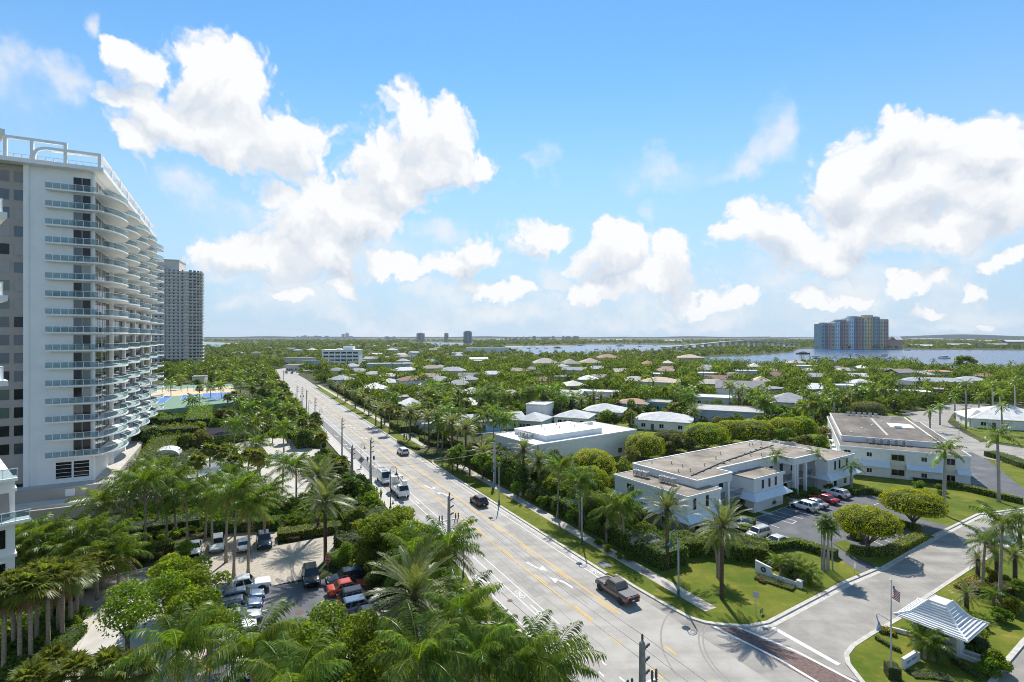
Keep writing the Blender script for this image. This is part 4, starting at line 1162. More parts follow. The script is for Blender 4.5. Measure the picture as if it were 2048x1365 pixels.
# ---- gatehouse with its flared ribbed roof
GA = radians(33)
GH = thing('gatehouse', 'small gatehouse with flared white ribbed roof beside the flagpole', 'gatehouse', (41.4, 50.7, 0.1), GA)
LM.append(('the gatehouse', 41.4, 50.7))
MB().box(-1.5, 1.5, -1.7, 1.7, -0.1, 2.55).build('wall', M_CREAM, GH)
MB().box(-0.9, 0.0, -1.75, -1.69, 0.0, 2.1).build('door', M_WMETAL, GH)
MB().box(0.25, 1.2, -1.74, -1.69, 0.9, 2.0).build('window', M_GLASS, GH)
MB().box(-1.55, -1.49, -1.2, -0.1, 0.0, 2.1).build('door', M_WMETAL, GH); MB().box(-1.54, -1.49, 0.3, 1.3, 0.9, 2.0).build('window', M_GLASS, GH)
rf = MB(); lv_ = [(2.75, 2.85, 2.52), (2.75, 2.85, 2.62), (1.78, 1.88, 3.02), (1.45, 1.55, 3.35), (0.85, 0.65, 4.42)]
vs = []
for hx, hy, z in lv_: vs += [(-hx, -hy, z), (hx, -hy, z), (hx, hy, z), (-hx, hy, z)]
fs = [(3, 2, 1, 0)]
for i in range(4):
    for j in range(4): fs.append((i * 4 + j, i * 4 + (j + 1) % 4, i * 4 + 4 + (j + 1) % 4, i * 4 + 4 + j))
fs.append((16, 17, 18, 19)); rf.add(vs, fs)
RF = rf.build('roof', mat('gatehouse_roof_white', (0.60, 0.59, 0.56), 0.6, 0.05, 1.0), GH)
for q, (h0, z0) in enumerate([(2.6, 2.70), (2.35, 2.80), (2.1, 2.91), (1.85, 3.01), (1.62, 3.2), (1.45, 3.4), (1.33, 3.6), (1.21, 3.8), (1.1, 4.0), (0.98, 4.2)]):
    k = h0 if q < 4 else h0
    hx = h0; hy = h0 + 0.1 if q < 5 else h0 + 0.1 - (q - 4) * 0.065
    b = MB(); z1 = z0 + 0.045
    pts = [(-hx, -hy), (hx, -hy), (hx, hy), (-hx, hy), (-hx, -hy)]
    ribbon(b, pts, 0.10, z0 - 0.06, z1); b.build('roof_rib', M_WMETAL, RF)
for sx, sy in ((-1, -1), (1, -1), (1, 1), (-1, 1)):
    b = MB().tube([(sx * 2.75, sy * 2.85, 2.64), (sx * 1.78, sy * 1.88, 3.05), (sx * 1.45, sy * 1.55, 3.38), (sx * 0.85, sy * 0.65, 4.44)], 0.09, 6); b.build('hip_cap', M_WMETAL, RF)

# ---- houses among the trees:  px, eave y, width px, depth, wall h, rise, roof, roof colour, wall colour, turn, label
WH = (0.74, 0.73, 0.70); BG = (0.60, 0.55, 0.46); TAN = (0.40, 0.33, 0.26); GRY = (0.30, 0.31, 0.32); LG = (0.52, 0.52, 0.51); BR = (0.25, 0.14, 0.10)
ORG = (0.48, 0.23, 0.11); PBL = (0.42, 0.50, 0.58); TEAL = (0.16, 0.42, 0.42); YEL = (0.60, 0.52, 0.33)
HL = [
    (750, 779, 62, 14, 3.0, 2.8, 'hip', WH, WH, 28, 'white hip roofed house beside the avenue palms', 'house', 3),
    (778, 766, 54, 12, 3.0, 2.0, 'hip', LG, WH, 20, 'pale grey hip roofed house with a broad ridge'),
    (823, 812, 40, 11, 3.0, 2.4, 'hip', WH, WH, 30, 'small bright white hip roofed house near the avenue'),
    (806, 796, 22, 8, 3.2, 0.3, 'flat', TAN, BG, 20, 'little tan flat roofed house behind the white hip roof'),
    (946, 788, 40, 12, 3.0, 2.4, 'hip', BG, WH, 28, 'cream hip roofed house among tall palms'),
    (1025, 790, 36, 12, 3.2, 1.6, 'hip', LG, BG, 28, 'pavilion with pale stone hip roof among dense trees'),
    (934, 812, 26, 9, 3.0, 2.4, 'gable', WH, WH, 60, 'narrow white gabled house among the palms'),
    (938, 760, 44, 14, 3.2, 2.2, 'hip', GRY, WH, 24, 'dark grey hip roofed house behind the palms'),
    (844, 775, 20, 9, 3.0, 1.8, 'hip', WH, WH, 20, 'tiny white hip roof deep in the trees'),
    (980, 842, 150, 9, 3.2, 1.8, 'gable', LG, PBL, 22, 'long pale blue villa with light grey roof by the pool'),
    (1068, 842, 60, 10, 3.2, 2.0, 'hip', LG, PBL, -24, 'pale blue villa wing with grey hip roof and white posts'),
    (862, 852, 50, 8, 3.0, 0.5, 'flat', LG, PBL, 22, 'pale blue entrance porch with white posts by the avenue'),
    (1080, 812, 46, 9, 6.2, 0.3, 'flat', LG, WH, -22, 'white cube shaped two storey house with small square windows'),
    (1150, 836, 76, 11, 3.0, 2.0, 'hip', LG, WH, -22, 'white cottage with grey hip roof and dark shutters'),
    (1210, 824, 88, 13, 3.0, 2.2, 'hip', LG, WH, -20, 'large white bungalow with pale grey hip roof'),
    (1146, 772, 52, 13, 3.0, 2.4, 'hip', BG, BG, 20, 'cream tiled hip roofed house behind palms'),
    (1144, 794, 56, 11, 3.4, 2.4, 'gable', LG, WH, -30, 'house with grey metal gable roof and white gable end'),
    (1268, 808, 68, 11, 3.2, 1.6, 'hip', (0.36, 0.22, 0.15), TEAL, -24, 'teal house with brown tiled roof'),
    (1318, 808, 54, 10, 3.2, 0.5, 'flat', (0.40, 0.36, 0.33), TEAL, -24, 'teal flat roofed annex beside the brown roof'),
    (1320, 765, 84, 15, 6.2, 2.2, 'hip', (0.50, 0.39, 0.29), WH, -25, 'big white two storey house with beige hip roof'),
    (1215, 716, 48, 20, 4.5, 4.0, 'hip', (0.36, 0.20, 0.14), BG, 10, 'brown tiled hip roofed house near the lagoon'),
    (1180, 726, 45, 18, 6.0, 4.0, 'hip', TAN, BG, 10, 'tan hip roofed villa between two others'),
    (1140, 728, 38, 18, 6.0, 4.0, 'hip', (0.34, 0.29, 0.24), BG, 10, 'grey brown hip roofed villa in a row of three'),
    (1090, 727, 58, 18, 6.0, 4.2, 'hip', (0.42, 0.37, 0.31), WH, 10, 'wide villa with stone coloured hip roof and porch'),
    (1380, 716, 56, 22, 9.0, 3.0, 'hip', (0.46, 0.36, 0.24), YEL, -12, 'yellow waterfront villa with tan tiled roof', 'house', 4),
    (1295, 729, 28, 14, 4.0, 3.2, 'hip', ORG, WH, -10, 'orange tiled house near the lagoon'),
    (1332, 743, 46, 15, 3.5, 3.2, 'hip', (0.36, 0.23, 0.18), BG, -14, 'brown tiled house with wide hip roof'),
    (1336, 727, 28, 14, 4.0, 2.5, 'hip', BG, BG, -10, 'cream villa beside the yellow waterfront one'),
    (1198, 786, 96, 10, 3.0, 0.4, 'flat', WH, WH, -20, 'long white flat roofed house behind the palm row'),
    (1330, 843, 120, 14, 3.2, 2.0, 'hip', LG, WH, -25, 'large grey roofed bungalow behind the ficus hedge'),
    (1455, 826, 150, 16, 3.8, 0.4, 'flat', (0.42, 0.40, 0.38), PBL, -25, 'flat roofed building with streaked grey roof'),
    (1480, 778, 100, 12, 6.0, 3.2, 'gable', (0.30, 0.28, 0.27), WH, -22, 'white two storey house with long grey gable roof'),
    (1430, 798, 98, 12, 3.4, 0.4, 'flat', WH, WH, -22, 'white flat roofed bungalow before the grey gable house'),
    (1578, 806, 88, 14, 4.2, 3.2, 'hip', (0.34, 0.34, 0.35), WH, -25, 'white house with big grey hip roof and solar panels'),
    (1640, 797, 36, 11, 3.4, 2.2, 'hip', (0.36, 0.36, 0.37), WH, -25, 'grey hip roofed wing behind the solar panel house'),
    (1522, 764, 40, 13, 3.4, 2.8, 'hip', (0.50, 0.40, 0.32), BG, -15, 'beige tiled house among coconut palms'),
    (1415, 750, 42, 14, 3.4, 1.0, 'flat', WH, WH, -15, 'white flat house by the small cove'),
    (1494, 744, 50, 14, 3.8, 0.5, 'flat', LG, WH, -12, 'grey white flat house near the cove'),
    (1634, 772, 28, 9, 3.0, 0.6, 'flat', BG, BG, -20, 'small cream cube house with dark doorway'),
    (1690, 774, 50, 12, 3.0, 0.5, 'flat', WH, WH, -18, 'low white flat roof deep in trees'),
    (1592, 727, 44, 16, 4.5, 2.6, 'hip', (0.46, 0.38, 0.30), BG, -10, 'waterfront house with light tan hip roof'),
    (1508, 734, 28, 14, 4.0, 2.5, 'hip', BG, WH, -10, 'cream roofed house facing the moored boats'),
    (1870, 764, 130, 14, 3.4, 2.0, 'hip', (0.36, 0.37, 0.39), LG, -24, 'long row of grey roofed villas before the lagoon', 'house', 5),
    (1835, 750, 60, 12, 3.4, 2.4, 'hip', (0.40, 0.41, 0.43), LG, -24, 'grey hip roofed villa at the waterside'),
    (1940, 762, 60, 12, 3.4, 2.2, 'hip', (0.42, 0.43, 0.45), LG, -24, 'pale grey hip roofed villa at the end of the row'),
    (1880, 744, 50, 13, 5.0, 0.9, 'hip', ORG, BG, -22, 'house with flat orange tiled roof by the lagoon'),
    (1812, 786, 86, 11, 3.0, 0.5, 'flat', WH, WH, -25, 'long white flat roof among trees behind the condominiums'),
    (1722, 737, 30, 13, 3.2, 2.2, 'hip', WH, WH, -10, 'white hip roofed house under the waterfront trees'),
    (1814, 770, 38, 8, 3.0, 2.0, 'gable', (0.06, 0.08, 0.12), GRY, -60, 'shed with steep dark blue solar roof'),
    (2010, 842, 150, 16, 3.2, 3.6, 'hip', (0.70, 0.68, 0.64), WH, -25, 'house with broad white ribbed hip roof by the rear street', 'house', 4),
    (1950, 838, 40, 10, 3.0, 2.6, 'hip', (0.72, 0.70, 0.66), WH, -25, 'white pyramid roofed pavilion by the rear street'),
    (957, 719, 40, 14, 4.0, 2.0, 'gable', WH, WH, 10, 'white house with low gable far behind the palms'),
    (918, 711, 18, 14, 4.5, 2.0, 'hip', LG, WH, 10, 'pale house with small hip roof near the far water'),
    (975, 696, 95, 20, 9.5, 0.6, 'flat', WH, WH, 4, 'long white modern waterfront house with dark openings', 'house', 6),
    (778, 729, 96, 14, 5.5, 0.5, 'flat', LG, PBL, 6, 'long low commercial building with pale roof beside the office block', 'shop', 6),
    (592, 731, 36, 10, 5.0, 0.5, 'flat', BG, BG, 2, 'low cream building with square openings closing the avenue', 'shop', 4),
    (600, 717, 60, 14, 7.0, 0.6, 'flat', TAN, BG, 2, 'tan block behind the blue awning', 'shop', 4),
    (625, 724, 44, 8, 5.0, 0.6, 'flat', (0.16, 0.36, 0.55), PBL, 4, 'low shop with bright blue awning roof', 'shop', 4),
    (448, 752, 26, 10, 3.2, 2.0, 'hip', WH, WH, 20, 'small white tent shaped pavilion behind the courts', 'pavilion', 1),
    (400, 755, 24, 9, 6.5, 0.4, 'flat', TAN, BG, 20, 'cream service building behind the tennis courts', 'shop', 2),
    (700, 753, 30, 9, 3.0, 0.5, 'flat', (0.33, 0.2, 0.15), BG, 20, 'brown flat roofed house by the avenue trees'),
]
for row in HL: house(*row)

# ---- far shore: the striped towers, the bridge, skylines
def stripe_mat(i, c):
    m = mat('facade_stripe_%d' % i, c, 0.8, 0.06, 0.1)
    return m


SM = [stripe_mat(0, (0.24, 0.26, 0.34)), stripe_mat(1, (0.46, 0.29, 0.25)), stripe_mat(2, (0.22, 0.36, 0.42)), stripe_mat(3, (0.72, 0.50, 0.24)), stripe_mat(4, (0.55, 0.66, 0.76)), stripe_mat(5, (0.56, 0.52, 0.36))]
YT = 1225.0
groups = [('lowest blue and rose striped tower at the edge of the far cluster', [(1643, 1650, 648, 2), (1650, 1656, 648, 0), (1656, 1664, 647, 1), (1664, 1672, 647, 5)]),
          ('rose topped striped tower second in the far cluster', [(1671, 1680, 644, 4), (1680, 1686, 642, 0), (1686, 1693, 640, 1), (1693, 1700, 642, 5)]),
          ('tall blue striped tower in the middle of the far cluster', [(1699, 1708, 637, 4), (1708, 1717, 635, 0), (1717, 1724, 633.5, 1), (1724, 1729, 636, 2)]),
          ('tan fronted tower in the far cluster', [(1728, 1736, 636, 5), (1736, 1748, 632.5, 3), (1748, 1757, 633.5, 2), (1757, 1762, 635, 1)]),
          ('short rose end tower of the far cluster', [(1761, 1768, 641, 5), (1768, 1779, 640.5, 1)])]
for gi, (lb, st) in enumerate(groups):
    xm = (st[0][0] + st[-1][1]) / 2
    ox, oy = at(xm, YT)
    t = thing('striped_tower', lb, 'apartment tower', (ox, oy, 0), 0, 'striped towers across the lagoon')
    for j, (a, b, top, c) in enumerate(st):
        x0, x1 = at(a, YT)[0] - ox, at(b, YT)[0] - ox
        yo = (j % 2) * 3.0
        MB().box(x0, x1, yo, 30 + yo, -0.05, zat(top, YT)).build('wall', SM[c], t)
        wn = MB(); n = int((zat(top, YT) - 6) / 3.2)
        for k in range(n):
            q = max(1, int((x1 - x0) / 5))
            for i in range(q):
                w0 = x0 + (x1 - x0) * (i + 0.2) / q
                wn.box(w0, w0 + (x1 - x0) / q * 0.42, yo - 0.1, yo + 0.05, 4 + k * 3.2, 5.4 + k * 3.2)
        tag(wn.build('windows', M_GLASS if c != 4 else M_GLASSB, t), kind='stuff')
    a, b, top, c = st[1]
    x0, x1 = at(a, YT)[0] - ox, at(b, YT)[0] - ox
    MB().box(x0 - 3, x1 + 3, 8, 20, zat(top, YT), zat(top, YT) + 3.0).build('roof_house', M_CREAM if gi > 1 else SM[1], t)
pk = thing('gabled_building', 'pink gabled building beside the striped towers', 'apartment block', (*at(1792, 1230), 0))
MB().box(-15, 15, 0, 20, -0.05, 22).build('wall', mat('pink_wall', (0.50, 0.32, 0.27), 0.85), pk)
roof_mesh(15, 21, 22, 8, 'gable').build('roof', M_WROOF, pk)

BRG = thing('bridge', 'long concrete road bridge arching over the lagoon on many piers', 'bridge', (0, 0, 0))
bp = [(1325, 1290, 1.5), (1365, 1340, 4.5), (1410, 1400, 9), (1450, 1460, 13.5), (1485, 1520, 15.5), (1515, 1570, 15.0), (1550, 1640, 10), (1580, 1710, 5), (1604, 1780, 1.5)]
bw = [(*at(px, Y), z) for px, Y, z in bp]
dk = MB()
for (a, b) in zip(bw, bw[1:]):
    dx, dy = b[0] - a[0], b[1] - a[1]; l = sqrt(dx * dx + dy * dy); nx, ny = -dy / l * 6.5, dx / l * 6.5
    dk.add([(a[0] + nx, a[1] + ny, a[2]), (b[0] + nx, b[1] + ny, b[2]), (b[0] - nx, b[1] - ny, b[2]), (a[0] - nx, a[1] - ny, a[2]),
            (a[0] + nx, a[1] + ny, a[2] + 2.2), (b[0] + nx, b[1] + ny, b[2] + 2.2), (b[0] - nx, b[1] - ny, b[2] + 2.2), (a[0] - nx, a[1] - ny, a[2] + 2.2)],
           [(0, 1, 2, 3), (7, 6, 5, 4), (0, 4, 5, 1), (1, 5, 6, 2), (2, 6, 7, 3), (3, 7, 4, 0)])
dk.build('deck', mat('bridge_concrete', (0.50, 0.46, 0.41), 0.9, 0.05, 0.1), BRG)
for i in range(22):
    f = (i + 0.6) / 22 * (len(bw) - 1); k = min(int(f), len(bw) - 2); f -= k
    p = [bw[k][j] + (bw[k + 1][j] - bw[k][j]) * f for j in range(3)]
    if p[2] > 3:
        MB().box(-1.2, 1.2, -4.5, 4.5, -1.0, p[2] - 0.02).build('pier', mat('pier_concrete', (0.42, 0.40, 0.37), 0.9), BRG, False, (p[0], p[1], 0), radians(55))

M_FARB = mat('far_building', (0.30, 0.29, 0.30), 0.8, 0.1, 0.02)
M_FARB2 = mat('far_building_tan', (0.36, 0.28, 0.25), 0.8, 0.1, 0.02)
M_FARG = mat('far_building_glass', (0.16, 0.22, 0.27), 0.5, 0.1, 0.02)
SKY = [('downtown skyline', 6500, [(592, 596.5, 673.2), (601, 606, 673), (606, 613, 671.6), (615.5, 619.5, 673), (621, 627, 673.4), (628, 634, 672), (634, 642, 672.6), (649, 656.5, 672.4), (660, 675, 674.6), (675, 682, 674.8), (683, 688.5, 669), (690.5, 697, 667), (697, 705, 673), (519, 520.5, 674.2), (561, 563, 675.6)]),
       ('far mainland blocks', 5200, [(756, 760, 676), (769, 778, 673.6), (778, 784, 674.6), (784, 791, 673.8), (816, 820, 676)]),
       ('power station', 3300, [(1009, 1015, 674.6), (1017.5, 1021.5, 674.8), (1027, 1034, 675.4), (1039, 1045, 675.5), (1050, 1057, 676), (1065.5, 1071.5, 673), (1083, 1098, 675), (1104.5, 1109, 673), (1124.5, 1129, 673), (1131, 1143, 673.6), (1146, 1158, 673.2), (1035.2, 1036.6, 672.4), (1046, 1047.4, 672), (1057.2, 1058.6, 672.2)])]
ORD = ['first', 'second', 'third', 'fourth', 'fifth', 'sixth', 'seventh', 'eighth', 'ninth', 'tenth', 'eleventh', 'twelfth', 'thirteenth', 'fourteenth', 'fifteenth', 'sixteenth', 'seventeenth', 'eighteenth', 'nineteenth', 'twentieth']
for gname, Y, lst in SKY:
    order = sorted(lst)
    for a, b, top in lst:
        x0, _ = at(a, Y); x1, _ = at(b, Y); w_ = x1 - x0
        h = zat(top, Y)
        chim = w_ < 6
        t = thing('chimney_stack' if chim else 'far_block', '%s %s along the %s on the horizon' % (ORD[order.index((a, b, top))], 'slim chimney' if chim else 'hazy block', gname), 'chimney' if chim else 'tower block', ((x0 + x1) / 2, Y, 0), 0, gname + ' on the horizon')
        if chim: MB().lathe([(w_ / 2, 0), (w_ * 0.38, h)], 10).build('shaft', M_FARB2, t)
        else:
            MB().box(-w_ / 2, w_ / 2, 0, 25, -0.05, h).build('wall', RNG.choice((M_FARB, M_FARB, M_FARB2, M_FARG)), t)
            MB().box(-w_ * 0.25, w_ * 0.25, 4, 18, h + 0.01, h + h * 0.05 + 1).build('roof_house', M_FARB, t)
for lb, px0, px1, top, Y, m_ in (('broad grey waterside tower across the inlet', 833, 848, 667.2, 2860, M_FARB), ('slim pink tower across the inlet', 888.5, 896, 667.4, 2800, M_FARB2), ('twin shafted blue grey tower on the wooded island', 927, 943, 663.6, 2250, M_FARG)):
    x0, _ = at(px0, Y); x1, _ = at(px1, Y)
    t = thing('far_tower', lb, 'apartment tower', ((x0 + x1) / 2, Y, 0)); w_ = x1 - x0; h = zat(top, Y)
    MB().box(-w_ / 2, w_ / 2, 0, 24, -0.05, h).build('wall', m_, t)
    st = MB(); n = 6
    for i in range(n): st.box(-w_ / 2 + w_ * (i + 0.15) / n, -w_ / 2 + w_ * (i + 0.6) / n, -0.4, 0.1, 3, h - 3)
    st.build('window_bays', M_GLASSB, t)
    MB().box(-w_ * 0.3, w_ * 0.3, 5, 18, h + 0.01, h + 3).build('roof_house', m_, t)
# hangars and marina sheds on the mainland shore
for i, (px, py, w_, h, c) in enumerate(((1345, 686, 46, 10, WH), (1240, 683, 40, 8, WH), (1205, 683, 30, 8, BG), (1560, 679, 50, 20, BG), (1615, 680.5, 90, 8, WH), (1190, 686, 34, 7, WH), (1850, 681, 90, 9, WH), (1930, 683, 40, 9, BG), (1830, 696, 40, 6, WH), (1852, 697, 34, 6, WH), (1915, 695, 60, 7, ORG), (1990, 696, 60, 8, PBL), (2030, 693, 60, 14, PBL), (1970, 687, 50, 9, ORG), (962, 684, 20, 8, WH), (1005, 682.5, 34, 9, LG))):
    Y = CAM_H * FPX / (py - HOR)
    t = thing('waterfront_shed', '%s low shed along the far shore counted from the inlet' % ORD[[0, 0][0] + sorted([1345, 1240, 1205, 1560, 1615, 1190, 1850, 1930, 1830, 1852, 1915, 1990, 2030, 1970, 962, 1005]).index(px)], 'shed', (*at(px, Y), 0), 0, 'sheds along the far shore')
    ww = w_ * 2.2 * Y / 3000
    MB().box(-ww / 2, ww / 2, 0, 18, -0.05, h).build('wall', mat('shed_wall_%d' % i, tuple(x * 0.9 for x in c), 0.8), t)
    roof_mesh(ww, 18, h + 0.01, 2.0 + h * 0.2, 'gable').build('roof', mat('shed_roof_%d' % (i % 3), (WH, LG, TAN)[i % 3], 0.8), t)

# low wooded ridge closing the view
hv = MB(); n = 120
for i in range(n + 1):
    a = -0.85 + 1.7 * i / n
    r = 8200
    hgt = 21 + 5 * sin(i * 0.7) + 5 * sin(i * 0.23 + 1) + (22 if 0.60 < a < 0.80 else 0) * max(0, sin((a - 0.60) / 0.2 * pi))
    hv.v += [(r * sin(a), r * cos(a), -1), (r * sin(a), r * cos(a), hgt), ((r + 900) * sin(a), (r + 900) * cos(a), hgt * 0.9)]
for i in range(n): hv.f += [(i * 3, i * 3 + 3, i * 3 + 4, i * 3 + 1), (i * 3 + 1, i * 3 + 4, i * 3 + 5, i * 3 + 2)]
struct('hills', hv, mat('far_woods', (0.035, 0.055, 0.025), 0.95, 0.3, 0.01))

# ---- boats
M_HULL = mat('boat_white', (0.78, 0.78, 0.77), 0.3)


def hull(L_, W_, H_):
    m = MB(); n = 8; vs = []
    for i in range(n + 1):
        f = i / n; x = -L_ / 2 + L_ * f
        w = W_ / 2 * (1 - max(0, (f - 0.45) / 0.55) ** 2.2); sh = H_ * (1 + 0.25 * f * f)
        vs += [(x, -w, sh), (x, -w * 0.7, 0.0), (x, w * 0.7, 0.0), (x, w, sh)]
    fs = []
    for i in range(n):
        for j in range(3): fs.append((i * 4 + j, i * 4 + 4 + j, i * 4 + 5 + j, i * 4 + 1 + j))
        fs.append((i * 4 + 3, i * 4 + 7, i * 4 + 4, i * 4))
    fs.append((0, 1, 2, 3)); m.add(vs, fs); return m


BL = [(1631, 714, 'sail', 11, 'small white sailboat moored by the wooded point'), (1690, 718, 'sail', 15, 'larger white sailboat with bare mast near the palms'), (1713, 711, 'yacht', 11, 'low white motorboat beyond the larger sailboat'), (1766, 714, 'yacht', 19, 'big white motor yacht in the middle of the lagoon'),
      (1779, 718, 'yacht', 14, 'sleek white cruiser before the big yacht'), (1887, 718, 'yacht', 18, 'grey white yacht left of the tall waterfront tree'), (1607, 709, 'barge', 22, 'dark work barge at the jetty'), (1659, 717, 'sail', 9, 'thin masted sloop between the two sailboats'),
      (1058, 698, 'yacht', 12, 'dark motorboat anchored by the wooded island'), (1074, 698.5, 'yacht', 10, 'small motorboat beside the dark one'), (1092, 698, 'sail', 9, 'tiny sailboat off the island beach'), (1115, 697, 'barge', 20, 'dark ferry boat in the channel'), (1240, 693, 'yacht', 26, 'large yacht in mid channel before the marina'),
      (1193, 700, 'yacht', 11, 'lone motorboat in the near channel'), (1280, 694, 'yacht', 14, 'white motorboat by the palms near the bridge'), (870, 688.5, 'yacht', 14, 'dark speck of a boat in the far inlet'), (835, 688, 'yacht', 16, 'boat close to the broad tower inlet'), (1160, 692.5, 'yacht', 18, 'long white boat by the sandy spit'), (1310, 692, 'sail', 14, 'pale sailboat in front of the marina sheds'), (1220, 695, 'sail', 12, 'sailboat at anchor in mid channel'),
      (1300, 733, 'yacht', 22, 'white yacht docked before the orange tiled house'), (1815, 701.5, 'yacht', 14, 'motorboat along the far sea wall')]
for i, (px, py, kd, L_, lb) in enumerate(BL):
    x, y = G2(px, py)
    t = thing('sailboat' if kd == 'sail' else 'boat', lb, 'sailboat' if kd == 'sail' else 'boat', (x, y, 0.03), radians((i * 37) % 50 - 25 + (180 if i % 2 else 0)), 'boats on the lagoon')
    hull(L_, L_ * 0.28, L_ * 0.10).build('hull', M_DKMETAL if kd == 'barge' else M_HULL, t)
    if kd == 'sail':
        MB().box(-L_ * 0.2, L_ * 0.15, -L_ * 0.08, L_ * 0.08, L_ * 0.1, L_ * 0.16).build('cabin', M_HULL, t)
        MB().tube([(0, 0, 0.5), (0, 0, L_ * 1.15)], 0.14, 6).build('mast', M_METAL, t)
        MB().tube([(0, 0, L_ * 0.25), (-L_ * 0.38, 0, L_ * 0.24)], 0.16, 6).build('boom', M_HULL, t)
    else:
        MB().box(-L_ * 0.3, L_ * 0.2, -L_ * 0.11, L_ * 0.11, L_ * 0.1, L_ * 0.2).build('cabin', M_HULL if kd != 'barge' else M_CREAM, t)
        MB().box(-L_ * 0.301, L_ * 0.201, -L_ * 0.111, L_ * 0.111, L_ * 0.14, L_ * 0.175).build('window_band', M_GLASS, t)
        MB().box(-L_ * 0.25, L_ * 0.05, -L_ * 0.1, L_ * 0.1, L_ * 0.2, L_ * 0.225).build('flybridge', M_HULL, t)

# tennis courts and pool deck on their low platform
CTS = thing('tennis_courts', 'blue pickleball courts on green surface with sand strip beyond the tower', 'sports court', (0, 0, 0))
LM.append(('the blue courts', -140, 235))
MB().prism(P([(270, 826), (292, 772), (464, 768), (482, 803)], 2.8), -0.05, 2.78).build('deck', mat('court_green', (0.16, 0.26, 0.17), 0.9, 0.05, 0.3), CTS)
MB().prism(P([(292, 796), (300, 781), (464, 773), (468, 785)], 2.8), 2.70, 2.80).build('sand_strip', M_SAND, CTS)
ramp_ = mat('court_blue', (0.055, 0.17, 0.46), 0.8, 0.04, 0.4)
for q in ([(300, 806), (303, 795), (345, 792), (330, 805)], [(361, 800), (366, 790.5), (396, 788.5), (395, 798.5)], [(404, 793.5), (405, 787.5), (462, 784.5), (464, 791)], [(413, 799), (414, 794.5), (446, 793), (447, 798)]):
    MB().prism(P(q, 2.82), 2.79, 2.82).build('court', ramp_, CTS)
    a = MB(); pts = P(q, 2.84); ribbon(a, pts + [pts[0]], 0.12, 2.835); ribbon(a, [((pts[0][0] + pts[3][0]) / 2, (pts[0][1] + pts[3][1]) / 2), ((pts[1][0] + pts[2][0]) / 2, (pts[1][1] + pts[2][1]) / 2)], 0.1, 2.836); a.build('court_lines', M_WHITE, CTS)
for i in range(14):
    x, y = G2(300 + i * 12.5, 786 - i * 0.4, 2.8); MB().box(x - 0.05, x + 0.05, y - 0.05, y + 0.05, 2.8, 5.6).build('fence_post', M_DKMETAL, CTS)
# dark slatted shade roof and pale pergola by the motor court
SHD = thing('shade_roof', 'long dark slatted shade roof beside the clipped hedges', 'shade roof', (*G2(443, 886, 0), 0), radians(25))
LM.append(('the dark slatted shade roof', *G2(443, 886)))
for i in range(16): MB().box(-9.5, 9.5, -0.12, 0.12, 3.3, 3.5).build('slat', mat('dark_slat', (0.07, 0.07, 0.085), 0.7), SHD, False, (0, -8 + i * 1.05, 0))
for q in (-9.6, 9.4): MB().box(q, q + 0.2, -8.6, 8.6, 3.05, 3.29).build('beam', M_WMETAL, SHD)
for sx in (-9.5, 9.5):
    for sy in (-8, 0, 8): MB().box(sx - 0.1, sx + 0.1, sy - 0.1, sy + 0.1, 0, 3.04).build('post', M_WMETAL, SHD)
PRG = thing('pergola', 'white slatted pergola before the motor court', 'pergola', (*G2(428, 968, 0), 0), radians(25))
for i in range(14): MB().box(-4.5, 4.5, -0.1, 0.1, 3.0, 3.15).build('slat', M_WSIDING, PRG, False, (0, -6 + i * 0.9, 0))
for sx in (-4.4, 4.4):
    MB().box(sx - 0.1, sx + 0.1, -6.4, 6.4, 2.75, 2.99).build('beam', M_WSIDING, PRG)
    for sy in (-6, 0, 6): MB().box(sx - 0.1, sx + 0.1, sy - 0.1, sy + 0.1, 0, 2.74).build('post', M_WSIDING, PRG)
DOM = thing('domed_shelter', 'small shelter with arched pale roof beside the tower garden', 'shelter', (*G2(335, 935, 0), 0), radians(25))
v = MB(); pts = [(2.6 * cos(pi - i * pi / 10), 3.0 + 1.5 * sin(i * pi / 10)) for i in range(11)]
for (x0, z0), (x1, z1) in zip(pts, pts[1:]): v.add([(x0, -2.5, z0), (x1, -2.5, z1), (x1, 2.5, z1), (x0, 2.5, z0)], [(0, 1, 2, 3)])
v.add([(x, -2.5, z) for x, z in pts], [tuple(range(10, -1, -1))]); v.add([(x, 2.5, z) for x, z in pts], [tuple(range(11))])
v.build('roof', mat('pale_canvas', (0.62, 0.64, 0.66), 0.5), DOM)
MB().box(-2.4, 2.4, -2.3, 2.3, 0, 2.99).build('wall', M_CREAM, DOM)
POOL = thing('swimming_pool', 'turquoise swimming pool beside the pale blue villa', 'swimming pool', (*G2(973, 864, 0), 0.05), radians(22))
MB().box(-5.5, 5.5, -3, 3, -0.1, 0.08).build('coping', M_WALK, POOL)
MB().box(-4.8, 4.8, -2.4, 2.4, 0.081, 0.1).build('water', mat('pool_water', (0.03, 0.42, 0.55), 0.1), POOL)

# ------------------------------------------------------------------ planting
NR = np.random.RandomState(11)
PLANTS = []


def unit(v):
    return v / (np.linalg.norm(v, axis=1, keepdims=True) + 1e-9)


def cards(pos, nrm, size, asp=0.55, jit=0.35):
    """kite shaped leaves at pos facing nrm"""
    n = len(pos)
    r = unit(NR.normal(size=(n, 3)))
    u = unit(np.cross(nrm, r)); v = np.cross(nrm, u)
    L_ = size * (1 - jit + 2 * jit * NR.rand(n, 1)); W_ = L_ * asp
    V = np.stack([pos - u * L_ * 0.5, pos + v * W_ * 0.5 + u * L_ * 0.05, pos + u * L_ * 0.5, pos - v * W_ * 0.5 + u * L_ * 0.05], 1).reshape(-1, 3)
    Q = np.arange(4 * n).reshape(n, 4)
    return V, Q


